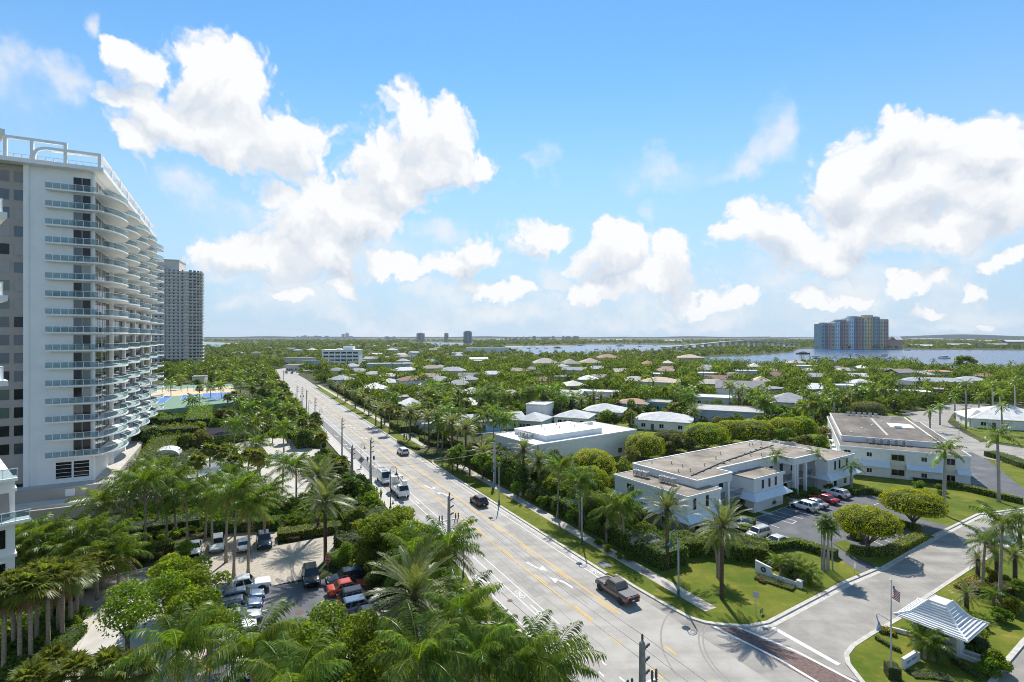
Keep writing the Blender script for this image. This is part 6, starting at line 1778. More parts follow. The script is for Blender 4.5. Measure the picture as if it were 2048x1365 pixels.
def hedge(pts, w, h, label, mt=M_FICUS, dens=42, size=0.17, z0=0.08, group='clipped hedges', name='hedge', lump=0.0):
    """clipped hedge along world points"""
    t = thing(name, label, 'hedge', (pts[0][0], pts[0][1], z0), 0, group)
    loc = [(p[0] - pts[0][0], p[1] - pts[0][1]) for p in pts]
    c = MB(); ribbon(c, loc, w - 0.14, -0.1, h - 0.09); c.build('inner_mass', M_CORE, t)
    P_, N_ = [], []
    for (a, b) in zip(loc, loc[1:]):
        a = np.array(a); b = np.array(b); l = np.linalg.norm(b - a); u = (b - a) / l; nv = np.array([-u[1], u[0]])
        for kind, area in (('top', l * w), ('l', l * h), ('r', l * h)):
            n = int(area * dens) + 4
            s = NR.rand(n, 1) * l; q = NR.rand(n, 1)
            if kind == 'top':
                xy = a + u * s + nv * (q - 0.5) * w; z = np.full((n, 1), h); nn = np.tile([0, 0, 1.0], (n, 1))
            else:
                sg = 1 if kind == 'l' else -1
                xy = a + u * s + nv * sg * w / 2; z = q * h; nn = np.tile([nv[0] * sg, nv[1] * sg, 0.1], (n, 1))
            P_.append(np.hstack([xy, z])); N_.append(nn)
    for e, sg in ((0, -1), (-1, 1)):
        a = np.array(loc[e]); b = np.array(loc[e + 1 if e == 0 else e - 1]); u = (a - b) / np.linalg.norm(a - b); nv = np.array([-u[1], u[0]])
        n = int(w * h * dens) + 4
        xy = a + nv * (NR.rand(n, 1) - 0.5) * w; P_.append(np.hstack([xy, NR.rand(n, 1) * h])); N_.append(np.tile([u[0], u[1], 0.1], (n, 1)))
    pos = np.concatenate(P_); nrm = np.concatenate(N_)
    if lump: pos[:, 2] *= 1 + lump * np.sin(pos[:, 0] * 1.7) * np.sin(pos[:, 1] * 2.1 + 1)
    link('foliage', shell_leaves(lambda n: (pos, nrm), 0, size, mt), t)
    LM.append(('the ' + ' '.join(label.split()[:7]), pts[len(pts) // 2][0], pts[len(pts) // 2][1]))
    return t


hedge(P([(1338, 1104), (1400, 1100), (1470, 1108), (1535, 1118)], 0.1), 4.6, 2.0, 'thick wild topped hedge between the car park and the corner lawn', M_LEAFY, 48, 0.26, lump=0.12)
hedge(P([(1536, 1101), (1552, 1097), (1593, 1093), (1636, 1106), (1673, 1117)], 0.1), 1.5, 1.15, 'low clipped hedge curving beside the parking exit')
hedge(P([(1897, 973), (1960, 988), (2043, 1008)], 0.1), 1.2, 1.15, 'long low hedge before the rear car park')
hedge(P([(1702, 990), (1740, 986), (1778, 998)], 0.1), 1.6, 1.1, 'short hedge wrapping the top of the car park')
hedge(P([(1789, 1050), (1812, 1056), (1838, 1063)], 0.2), 1.6, 1.0, 'hedge at the foot of the upper umbrella tree')
hedge(P([(1700, 1104), (1735, 1111), (1776, 1109), (1842, 1078)], 0.2), 1.5, 1.0, 'hedge round the kerb island under the lower umbrella tree')
hedge(P([(1515, 1068), (1478, 1060), (1505, 1048)], 0.1), 1.2, 1.0, 'little hedge behind the boxy van')
hedge(P([(1716, 946), (1790, 955), (1888, 968)], 0.1), 1.3, 0.7, 'dark low hedge at the foot of the dark roofed condominium', M_LEAFD)
hedge(P([(1980, 912), (2010, 920), (2048, 935), (2100, 950)], 0.1), 3.0, 1.3, 'rounded hedge by the rear street', M_LEAFA, lump=0.1)
hedge(P([(410, 1072), (470, 1062), (560, 1056)], 0.02), 2.2, 1.6, 'long hedge behind the parked cars under the coconut palms', M_LEAFA, 40, 0.22)
hedge(P([(556, 1078), (610, 1070), (700, 1058)], 0.02), 2.5, 1.1, 'hedge along the paver drive entrance', M_LEAFY, 40, 0.2)
hedge(P([(668, 1135), (700, 1122), (745, 1120)], 0.02), 3.5, 1.3, 'hedge block behind the stop sign', M_LEAFY, 40, 0.22)
hedge(P([(248, 1118), (300, 1110), (345, 1098)], 0.02), 2.0, 1.2, 'hedge edging the grey drive', M_LEAFY, 40, 0.2)
hedge(P([(262, 900), (330, 893), (400, 888)], 0.02), 6.0, 5.0, 'tall rounded hedge at the foot of the scalloped tower', M_LEAFA, 22, 0.34, lump=0.22)
hedge(P([(268, 868), (320, 864), (352, 866)], 0.02), 5.0, 4.5, 'second tall hedge at the foot of the scalloped tower', M_LEAFA, 22, 0.34, lump=0.22)
hedge(P([(396, 872), (400, 858), (403, 845)], 0.02), 6.5, 5.0, 'pale feathery hedge row leading to the courts', M_AIRY, 20, 0.40, lump=0.35)
hedge(P([(797, 884), (812, 893), (838, 899)], 0.1), 0.9, 0.5, 'tiny hedge on the verge corner', M_LEAFY)
hedge(P([(845, 880), (868, 893), (925, 893)], 0.1), 2.2, 1.3, 'bright square hedge before the blue villa porch', M_LEAFY, 30, 0.22)
hedge(P([(790, 853), (812, 866)], 0.1), 4.0, 2.0, 'bright hedge block beside the villa drive', M_LEAFY, 26, 0.26)
hedge(P([(1120, 838), (1180, 845), (1260, 840)], 0.1), 2.0, 1.4, 'hedge before the white bungalows', M_LEAFY, 22, 0.3)
hedge(P([(30, 975), (90, 965), (165, 955)], 2.75), 1.0, 0.5, 'low dark planting along the tower podium edge', M_LEAFD, 30, 0.2, z0=2.72)
hedge(P([(1772, 1352), (1798, 1356)], 0.1), 1.2, 1.15, 'grey green clipped box hedge at the foot of the flagpole', M_LEAFO, 70, 0.10)
hedge(P([(1568, 1146), (1590, 1154)], 0.1), 0.9, 1.3, 'grey green clipped box hedge behind the emblem wall', M_LEAFO, 70, 0.10)
hedge(P([(1752, 1278), (1785, 1298), (1800, 1304)], 0.1), 0.5, 0.4, 'narrow clipped edging hedge by the text wall', M_LEAFY, 70, 0.1)
hedge(P([(1870, 1305), (1915, 1330), (1960, 1362)], 0.1), 0.6, 0.5, 'long narrow clipped edging hedge below the gatehouse', M_LEAFY, 70, 0.1)
hedge(P([(1945, 1300), (1968, 1304)], 0.1), 2.0, 1.4, 'dark square hedge beside the gatehouse', M_LEAFD, 50, 0.13)
hedge(P([(1758, 1262), (1790, 1270)], 0.1), 1.0, 0.5, 'lemon yellow hedge behind the blue flag', M_LEMON, 60, 0.13)
hedge(P([(1920, 1180), (1960, 1160)], 0.1), 1.4, 0.5, 'lemon yellow ground hedge by the lawn edge', M_LEMON, 60, 0.13)
hedge(P([(1940, 1185), (1990, 1190), (2020, 1180)], 0.1), 1.6, 0.9, 'dark red croton hedge under the palms', M_RED, 60, 0.14)
hedge(P([(1512, 1156), (1545, 1166), (1588, 1180)], 0.1), 1.3, 0.35, 'low green bedding in front of the emblem wall', M_LEAFO, 60, 0.16, lump=0.4)
hedge(P([(1518, 1164), (1530, 1168)], 0.1), 0.5, 0.35, 'red tuft of bedding at the emblem wall', M_RED, 60, 0.14, lump=0.3)
hedge(P([(1545, 1132), (1580, 1142), (1612, 1156)], 0.1), 1.6, 0.9, 'yellow green planting behind the emblem wall', M_FICUS, 50, 0.2, lump=0.45)
hedge(P([(240, 1128), (280, 1122), (325, 1115)], 0.02), 1.4, 0.6, 'dark red croton bed by the grey drive', M_RED, 50, 0.14)
hedge(P([(575, 1082), (600, 1080)], 0.02), 0.8, 0.5, 'orange red croton bed by the paver drive', M_RED, 50, 0.14)
hedge(P([(500, 1176), (515, 1172)], 0.02), 0.8, 0.5, 'red croton tuft at the car park corner', M_RED, 50, 0.14)
hedge(P([(150, 1270), (120, 1300), (90, 1350)], 0.02), 2.2, 0.9, 'leafy bed under the fan palm trunks', M_LEAFA, 40, 0.22, lump=0.2)
hedge(P([(60, 1360), (30, 1372)], 0.02), 2.2, 1.2, 'leafy bed at the corner of the fan palms', M_LEAFA, 40, 0.22, lump=0.2)
hedge(P([(1822, 1350), (1860, 1352), (1905, 1360)], 0.1), 1.2, 0.25, 'bedding plants below the text wall', M_LEAFO, 40, 0.13, lump=0.3)

hedge([R(50.4, t) for t in (50, 62, 74, 86, 98, 110, 119)], 4.6, 2.3, 'dense mixed shrub border running behind the pavement', M_LEAFA, 30, 0.30, lump=0.35)
hedge([R(54.2, t) for t in (74, 84, 94, 104, 113)], 4.4, 3.4, 'taller dark shrub belt between the two condominiums and the avenue', M_LEAFD, 26, 0.34, lump=0.3)
hedge([R(18.5, t) for t in (80, 92, 104, 116, 127)], 6.5, 2.2, 'shrub bed between the motor court and the avenue pavement', M_LEAFA, 26, 0.32, lump=0.4)
hedge([R(18.8, t) for t in (150, 180, 210, 240, 270, 300, 325)], 7.5, 3.2, 'long shrub belt along the far avenue pavement', M_LEAFA, 14, 0.46, lump=0.4)
hedge([R(51.5, t) for t in (140, 170, 200, 240, 280, 320)], 4.0, 2.0, 'shrub belt behind the far verge pavement', M_LEAFD, 14, 0.46, lump=0.4)
hedge(P([(230, 1078), (320, 1064), (400, 1052)], 0.02), 4.0, 1.6, 'shrub bed below the podium front wall', M_LEAFD, 30, 0.26, lump=0.3)
hedge(P([(700, 1085), (735, 1110), (770, 1150), (800, 1200)], 0.02), 5.0, 1.6, 'dark shrub bed between the car park and the avenue', M_LEAFD, 30, 0.26, lump=0.3)
for i in range(20):
    t_ = 150 + i * 9.3
    x, y = R(19.5 + (i % 3 - 1) * 2.0, t_); plant(('leafy', 'olive', 'dark', 'bright')[i % 4], x, y, 5.0 + (i * 7 % 5) * 0.6)
    if i % 2:
        x, y = R(15.0, t_ + 3); palm(('sabal', 'coconut')[i // 2 % 2], x, y, 7 + i % 3, near=False)
for i in range(7):
    x, y = R(17.0 + (i % 2) * 3.2, 82 + i * 6.5); plant(('leafy', 'bright', 'dark')[i % 3], x, y, 4.0 + (i % 3) * 0.5)
for i in range(16):
    x, y = R(50.5 + (i % 3) * 2.0, 56 + i * 3.9); plant(('leafy', 'dark', 'bright', 'olive')[i % 4], x, y, 4.2 + (i * 5 % 4) * 0.5)

def TL(x, y): return (TX + x * RN[0] + y * RD[0], TY + x * RN[1] + y * RD[1])


hedge([TL(6.5, y) for y in (4, 14, 26, 40, 54)], 6.0, 3.6, 'dense planting along the long side of the scalloped tower', M_LEAFA, 20, 0.34, lump=0.35)
hedge([TL(12.5, y) for y in (-4, 8, 20)], 5.0, 3.0, 'shrub mass between the tower and the arched shelter', M_LEAFD, 22, 0.34, lump=0.35)

# ---- more houses of the suburb, each in its own lot
HP = []
hr = random.Random(21)
TONES = [('white', (0.62, 0.61, 0.59)), ('white', WH), ('pale grey', (0.40, 0.40, 0.395)), ('pale grey', (0.36, 0.36, 0.36)), ('cream', (0.48, 0.44, 0.37)), ('tan', (0.33, 0.27, 0.21)), ('brown', BR), ('grey', GRY), ('grey', (0.22, 0.22, 0.23)), ('tan', (0.30, 0.25, 0.2))]


def small_house(x, y):
    tone, rc = hr.choice(TONES); kd = hr.choice(('hip', 'hip', 'hip', 'gable', 'flat'))
    w, dp, wh = hr.uniform(11, 19), hr.uniform(9, 12), hr.choice((3.0, 3.2, 3.4, 5.6))
    wc = hr.choice((WH, WH, BG, PBL, YEL))
    for hx, hy, r, hh, ww, dd in HOUSES:
        if (x - hx) ** 2 + (y - hy) ** 2 < (r + w * 0.62) ** 2: return
    t = thing('house', '', 'house', (x, y, 0), radians(hr.choice((28, -25, 20, -18, 5)) + hr.uniform(-5, 5)))
    MB().box(-w / 2, w / 2, -dp / 2, dp / 2, -0.05, wh).build('wall', mat('wall_%02d_%02d_%02d' % tuple(int(c * 99) for c in wc), wc, 0.85, 0.04, 0.4), t)
    rise = hr.uniform(1.8, 2.6) if kd != 'flat' else 0.4
    roof_mesh(w, dp, wh + 0.01, rise, kd).build('roof', mat('roof_%02d_%02d_%02d' % tuple(int(c * 99) for c in rc), rc, 0.85, 0.12, 0.6, bump=0.4, bscale=4), t)
    for i in range(3): MB().box(-w / 2 + w * (i + 0.3) / 3, -w / 2 + w * (i + 0.62) / 3, -dp / 2 - 0.05, -dp / 2 + 0.05, 0.9, 2.2).build('window', M_GLASS, t)
    HOUSES.append((x, y, sqrt(w * w + dp * dp) / 2, wh + rise, w * 0.6, dp))
    PLANTS.append((t, '%s %s roofed house' % (tone, {'hip': 'hip', 'gable': 'gable', 'flat': 'flat'}[kd]), x, y, 5))


def in_poly(x, y, poly):
    c = False; j = len(poly) - 1
    for i in range(len(poly)):
        xi, yi = poly[i]; xj, yj = poly[j]
        if (yi > y) != (yj > y) and x < (xj - xi) * (y - yi) / (yj - yi) + xi: c = not c
        j = i
    return c


LOTS = P([(760, 800), (632, 756), (700, 745), (900, 738), (1080, 731), (1385, 733), (1560, 741), (1750, 736), (1880, 752), (2100, 770), (1950, 790), (1700, 800), (1300, 790), (1000, 800)])
for iy in range(30):
    for ix in range(-20, 22):
        x = ix * 29 + (iy % 2) * 14 + hr.uniform(-5, 5); y = 190 + iy * 27 + hr.uniform(-5, 5)
        if y < 460 and in_poly(x, y, LOTS) and hr.random() < 0.68: small_house(x, y)
FAR_LOTS = P([(700, 742), (740, 712), (960, 712), (1010, 722), (1060, 731)]), P([(420, 728), (470, 700), (620, 697), (640, 712), (560, 726)]), P([(725, 715), (740, 697), (920, 700), (1000, 706), (960, 713)]), P([(640, 697), (660, 692), (790, 692), (800, 697)])
for q in FAR_LOTS:
    X_ = [p[0] for p in q]; Y_ = [p[1] for p in q]
    for _ in range(26):
        x, y = hr.uniform(min(X_), max(X_)), hr.uniform(min(Y_), max(Y_))
        if in_poly(x, y, q): small_house(x, y)

# ---- the wooded suburb: trees and palms scattered among the houses
tall = plant('bright', *G2(1930, 748), 16, lod=1, wide=1.15)
YARD = P([(885, 902), (800, 845), (700, 796), (632, 758), (700, 746), (900, 738), (1080, 732), (1385, 734), (1560, 742), (1750, 735), (1880, 748), (2150, 752), (2150, 812), (1990, 812), (1900, 808), (1815, 826), (1700, 838), (1640, 862), (1540, 868), (1330, 862), (1290, 870), (1060, 838), (985, 858)])
LEFT = P([(410, 740), (560, 735), (540, 752), (566, 790), (480, 775), (330, 765), (330, 735)])


def inside(x, y, poly):
    c = False; j = len(poly) - 1
    for i in range(len(poly)):
        xi, yi = poly[i]; xj, yj = poly[j]
        if (yi > y) != (yj > y) and x < (xj - xi) * (y - yi) / (yj - yi) + xi: c = not c
        j = i
    return c


BLOCK = [(15, 132, 22), (45, 95, 30), (88, 132, 27)]


def free(x, y, R_, h):
    for bx, by, br in BLOCK:
        if (x - bx) ** 2 + (y - by) ** 2 < (br * 0.8) ** 2: return 0
    py = HOR + FPX * (CAM_H - h) / y
    ok = 1.0
    for hx, hy, r, hh, w, dp in HOUSES:
        ca = 0.5 * (w + dp) * 0.5
        if (x - hx) ** 2 + (y - hy) ** 2 < (ca + R_ * 0.7) ** 2: return 0
        if y < hy and abs(x / y - hx / hy) < (w * 0.5 + R_ * 0.3) / hy:
            eave = HOR + FPX * (CAM_H - hh * 0.55) / hy
            if py < eave: ok = min(ok, 0.06 if hh > 0 else 0.3)
    return ok


cand = []
X0, X1 = min(p[0] for p in YARD), max(p[0] for p in YARD); Y0, Y1 = min(p[1] for p in YARD), max(p[1] for p in YARD)
rr = random.Random(5)
grid = {}
for _ in range(26000):
    x, y = rr.uniform(X0, X1), rr.uniform(Y0, Y1)
    if not inside(x, y, YARD): continue
    if abs(x / y) > 1.02: continue
    isp = rr.random() < 0.33
    h = rr.uniform(6.5, 10.0) if isp else rr.choice((rr.uniform(2.5, 4.2), rr.uniform(3.5, 6.5), rr.uniform(5.0, 7.5)))
    R_ = 1.2 if isp else h * 0.46
    p = free(x, y, R_, h)
    if rr.random() > p: continue
    k = (int(x // 8), int(y // 8)); bad = False
    for i in (-1, 0, 1):
        for j in (-1, 0, 1):
            for (a, b, r) in grid.get((k[0] + i, k[1] + j), []):
                if (a - x) ** 2 + (b - y) ** 2 < ((r + R_) * 0.62) ** 2: bad = True
    if bad: continue
    grid.setdefault(k, []).append((x, y, R_)); cand.append((y, x, h, isp))
cand.sort()
nb = npalm = 0
MASS = []
for y, x, h, isp in cand:
    if isp and npalm < 115:
        npalm += 1; palm(rr.choice(('coconut', 'coconut', 'sabal', 'date', 'royal')) if h < 9 else 'coconut', x, y, h, near=False)
    elif not isp and nb < 185:
        nb += 1; plant(rr.choice(('leafy', 'leafy', 'dark', 'bright', 'olive', 'airy')), x, y, h, wide=rr.uniform(0.85, 1.3))
    else: MASS.append((x, y, h, isp))


# ---- everything beyond: woods that read as one mass
def mass_proto(n, size, seed, palmish=False):
    rs = np.random.RandomState(seed)
    d = unit(rs.normal(size=(n, 3))); d[:, 2] = np.abs(d[:, 2])
    rad = (0.75 + 0.35 * rs.rand(n, 1))
    pos = d * rad * np.array([0.5, 0.5, 0.62]); pos[:, 2] += 0.32
    nrm = unit(d + rs.normal(size=(n, 3)) * 0.5)
    u = unit(np.cross(nrm, unit(rs.normal(size=(n, 3))))); v = np.cross(nrm, u)
    s = size * (0.6 + 0.8 * rs.rand(n, 1))
    return np.stack([pos - u * s, pos + v * s * 0.7, pos + u * s, pos - v * s * 0.7], 1).reshape(-1, 3)


def palm_proto(n, seed):
    rs = np.random.RandomState(seed); out = []
    for i in range(n):
        a = i * 2.4; e = 0.9 - 1.5 * i / n
        d = np.array([cos(a) * cos(e), sin(a) * cos(e), sin(e)]); w = np.array([-sin(a), cos(a), 0]) * 0.05
        b = np.array([0, 0, 0.86]); m_ = b + d * 0.22; tp = b + d * 0.40 - np.array([0, 0, 0.14])
        out += [b, m_ + w, tp, m_ - w]
    for a in (0, 1.57):
        w = np.array([cos(a), sin(a), 0]) * 0.012
        out += [-w, w, w + np.array([0, 0, 0.86]), -w + np.array([0, 0, 0.86])]
    return np.array(out)


def mass(name, items, protos, pprotos, mt, label, cat):
    VV = []
    for (x, y, h, isp) in items:
        pr = (pprotos if isp else protos); V = pr[NR.randint(len(pr))]
        a = NR.rand() * 6.28; w = h if isp else h * (0.85 + 0.6 * NR.rand())
        W = rotz(V, a) * np.array([w, w, h]); VV.append(W + np.array([x, y, 0]))
    V = np.concatenate(VV); Q = np.arange(len(V)).reshape(-1, 4)
    o = link(name, mesh_np(name, V, Q, mt)); tag(o, label, cat, kind='stuff'); return o


mp = [mass_proto(300, 0.062, s) for s in range(5)]; pp_ = [palm_proto(14, s) for s in range(3)]
mass('suburb_trees', MASS, mp, pp_, M_FAR, 'dense green trees and palms filling the gardens behind the houses', 'trees')
FARW = [p for p in (lag, P([(1000, 700), (1060, 710), (1130, 711), (1250, 707), (1340, 703), (1400, 698), (1600, 695), (1600, 690), (1180, 689), (1146, 692.5), (1010, 693.6)]), P([(795, 686), (840, 692), (900, 697), (945, 695), (950, 687), (930, 685.5), (850, 684.8)]), P([(340, 702), (405, 698), (440, 696), (475, 692), (545, 691), (545, 687.5), (440, 685), (340, 684)]))]
far = []; rs = random.Random(3)
while len(far) < 7500:
    yy = 400 * (3500 / 400) ** rs.random()
    x = rs.uniform(-1.02, 1.02) * yy
    if any(inside(x, yy, w) for w in FARW): continue
    if inside(x, yy, YARD) or inside(x, yy, road_poly): continue
    if any(abs(x / yy - hx / hy) < (w * 0.6) / hy and abs(yy - hy) < 45 and yy < hy + 8 for hx, hy, r, hh, w, dp in HOUSES if hy > 380): continue
    px, py = pix(x, yy, 0)
    if 638 < px < 724 and 470 < yy < 540: continue
    isp = rs.random() < 0.22 and yy < 1200
    sc = 1.0 + max(0, (yy - 900)) / 900
    far.append((x, yy, (rs.uniform(8, 11) if isp else rs.uniform(4, 8.5)) * min(sc, 1.9), isp))
mp2 = [mass_proto(90, 0.105, s + 9) for s in range(5)]
mass('far_woods', far, mp2, pp_, M_FAR, 'dark green woods and gardens stretching to the horizon', 'woods')
cand2 = []
Xa, Xb = min(p[0] for p in LEFT), max(p[0] for p in LEFT); Ya, Yb = min(p[1] for p in LEFT), max(p[1] for p in LEFT)
for _ in range(900):
    x, y = rr.uniform(Xa, Xb), rr.uniform(Ya, Yb)
    if inside(x, y, LEFT) and not inside(x, y, road_poly) and (x + 371) ** 2 + (y - 515) ** 2 > 40 ** 2: cand2.append((x, y, rr.uniform(4, 9), rr.random() < 0.4))
mass('garden_woods', cand2, mp, pp_, M_FAR, 'dense trees and palms between the courts and the grey tower', 'trees')

# undergrowth covering the bare soil of the gardens
ug = []
for poly, n, hh in ((P([(240, 1105), (420, 1060), (560, 1052), (700, 1050), (640, 975), (590, 1005), (480, 1010), (300, 1000), (240, 1040)]), 900, (0.5, 1.4)), (P([(0, 1360), (60, 1360), (180, 1235), (110, 1228), (200, 1158), (240, 1125), (240, 1060), (30, 1070), (-40, 1200)]), 900, (0.5, 1.3)), (P([(700, 1075), (860, 1075), (960, 1200), (960, 1300), (860, 1260), (800, 1178), (690, 1140)]), 700, (0.6, 1.6)),
                    (P([(300, 905), (400, 905), (480, 885), (560, 872), (600, 850), (560, 800), (480, 806), (270, 830), (262, 880)]), 1600, (0.7, 2.0)), (P([(640, 912), (720, 960), (745, 1010), (700, 1045), (640, 975), (600, 945)]), 600, (0.5, 1.6)), (YARD, 5200, (0.8, 2.4))):
    X_ = [p[0] for p in poly]; Y_ = [p[1] for p in poly]; k = 0; tr = 0
    while k < n and tr < n * 12:
        tr += 1
        x, y = rr.uniform(min(X_), max(X_)), rr.uniform(min(Y_), max(Y_))
        if not inside(x, y, poly) or abs(x / y) > 1.05: continue
        s_, t_ = ST(x, y)
        if 23 < s_ < 49: continue
        if any((x - hx) ** 2 + (y - hy) ** 2 < (0.5 * (w + dp) * 0.56) ** 2 for hx, hy, r, hz_, w, dp in HOUSES): continue
        if any((x - bx) ** 2 + (y - by) ** 2 < (br * 0.75) ** 2 for bx, by, br in BLOCK): continue
        k += 1; ug.append((x, y, rr.uniform(*hh), False))
mass('undergrowth', ug, [mass_proto(46, 0.16, s + 31) for s in range(4)], pp_, M_FAR, 'low mixed undergrowth filling the garden beds', 'undergrowth')

# ------------------------------------------------------------------ vehicles
M_TYRE = mat('tyre_rubber', (0.02, 0.02, 0.021), 0.85)
M_RIM = mat('alloy_rim', (0.42, 0.42, 0.43), 0.35, metal=0.8)
M_TRIM = mat('black_trim', (0.025, 0.025, 0.027), 0.55)
M_CGLASS = glass_mat('car_glass', (0.015, 0.02, 0.024), 0.04, 0.9)
M_LAMPR = mat('tail_lamp_red', (0.45, 0.02, 0.015), 0.3)
M_LAMPW = mat('head_lamp_clear', (0.75, 0.77, 0.78), 0.15)
M_PLATE = mat('number_plate', (0.7, 0.7, 0.7), 0.5)


def paint_mat(name, c, metal=0.35, rough=0.28):
    m = bpy.data.materials.new(name); m.use_nodes = True
    b = m.node_tree.nodes['Principled BSDF']
    b.inputs['Base Color'].default_value = (*c, 1); b.inputs['Metallic'].default_value = metal; b.inputs['Roughness'].default_value = rough
    b.inputs['Coat Weight'].default_value = 0.7; b.inputs['Coat Roughness'].default_value = 0.05
    return m


CP = {k: paint_mat('car_paint_' + k, c, me) for k, c, me in (('white', (0.78, 0.78, 0.77), 0), ('silver', (0.50, 0.51, 0.52), 0.6), ('black', (0.012, 0.012, 0.014), 0.2), ('navy', (0.03, 0.045, 0.08), 0.4), ('red', (0.50, 0.02, 0.02), 0.1), ('bronze', (0.13, 0.105, 0.10), 0.5),
                                                              ('brown', (0.075, 0.055, 0.045), 0.4), ('bluegrey', (0.14, 0.19, 0.27), 0.5), ('pearl', (0.60, 0.58, 0.53), 0.2), ('orange', (0.55, 0.07, 0.03), 0.1))}
#            L     W     H     zl    belt hood  xbf   xrf   xrr    xbr   tail wheelR wheelbase
KINDS = {'sedan': (4.75, 1.84, 1.45, 0.24, 0.93, 0.86, 1.05, 0.25, -1.05, -1.75, 0.98, 0.33, 2.75), 'suv': (4.65, 1.88, 1.70, 0.30, 1.05, 1.0, 1.00, 0.35, -1.75, -2.15, 1.06, 0.36, 2.68),
         'minivan': (5.05, 1.98, 1.76, 0.26, 1.02, 0.98, 1.55, 0.72, -2.15, -2.42, 1.04, 0.34, 3.0), 'boxy': (3.95, 1.70, 1.64, 0.26, 1.0, 0.98, 1.05, 0.55, -1.80, -1.90, 1.0, 0.31, 2.5), 'pickup': (5.85, 2.02, 1.94, 0.42, 1.18, 1.16, 1.22, 0.62, -0.82, -1.05, 1.20, 0.42, 3.7),
         'van': (5.55, 2.04, 2.60, 0.32, 1.35, 1.20, 2.05, 1.25, -2.70, -2.74, 1.36, 0.36, 3.4)}
CAR_ME = {}


def section(w, zl, zt):
    h = [(0.80 * w, zl), (0.95 * w, zl + 0.06), (w, zl + 0.22), (w, zt - 0.32), (0.975 * w, zt - 0.10), (0.90 * w, zt - 0.015), (0.6 * w, zt + 0.02)]
    return [(y, z) for y, z in h] + [(-y, z) for y, z in h[::-1]]


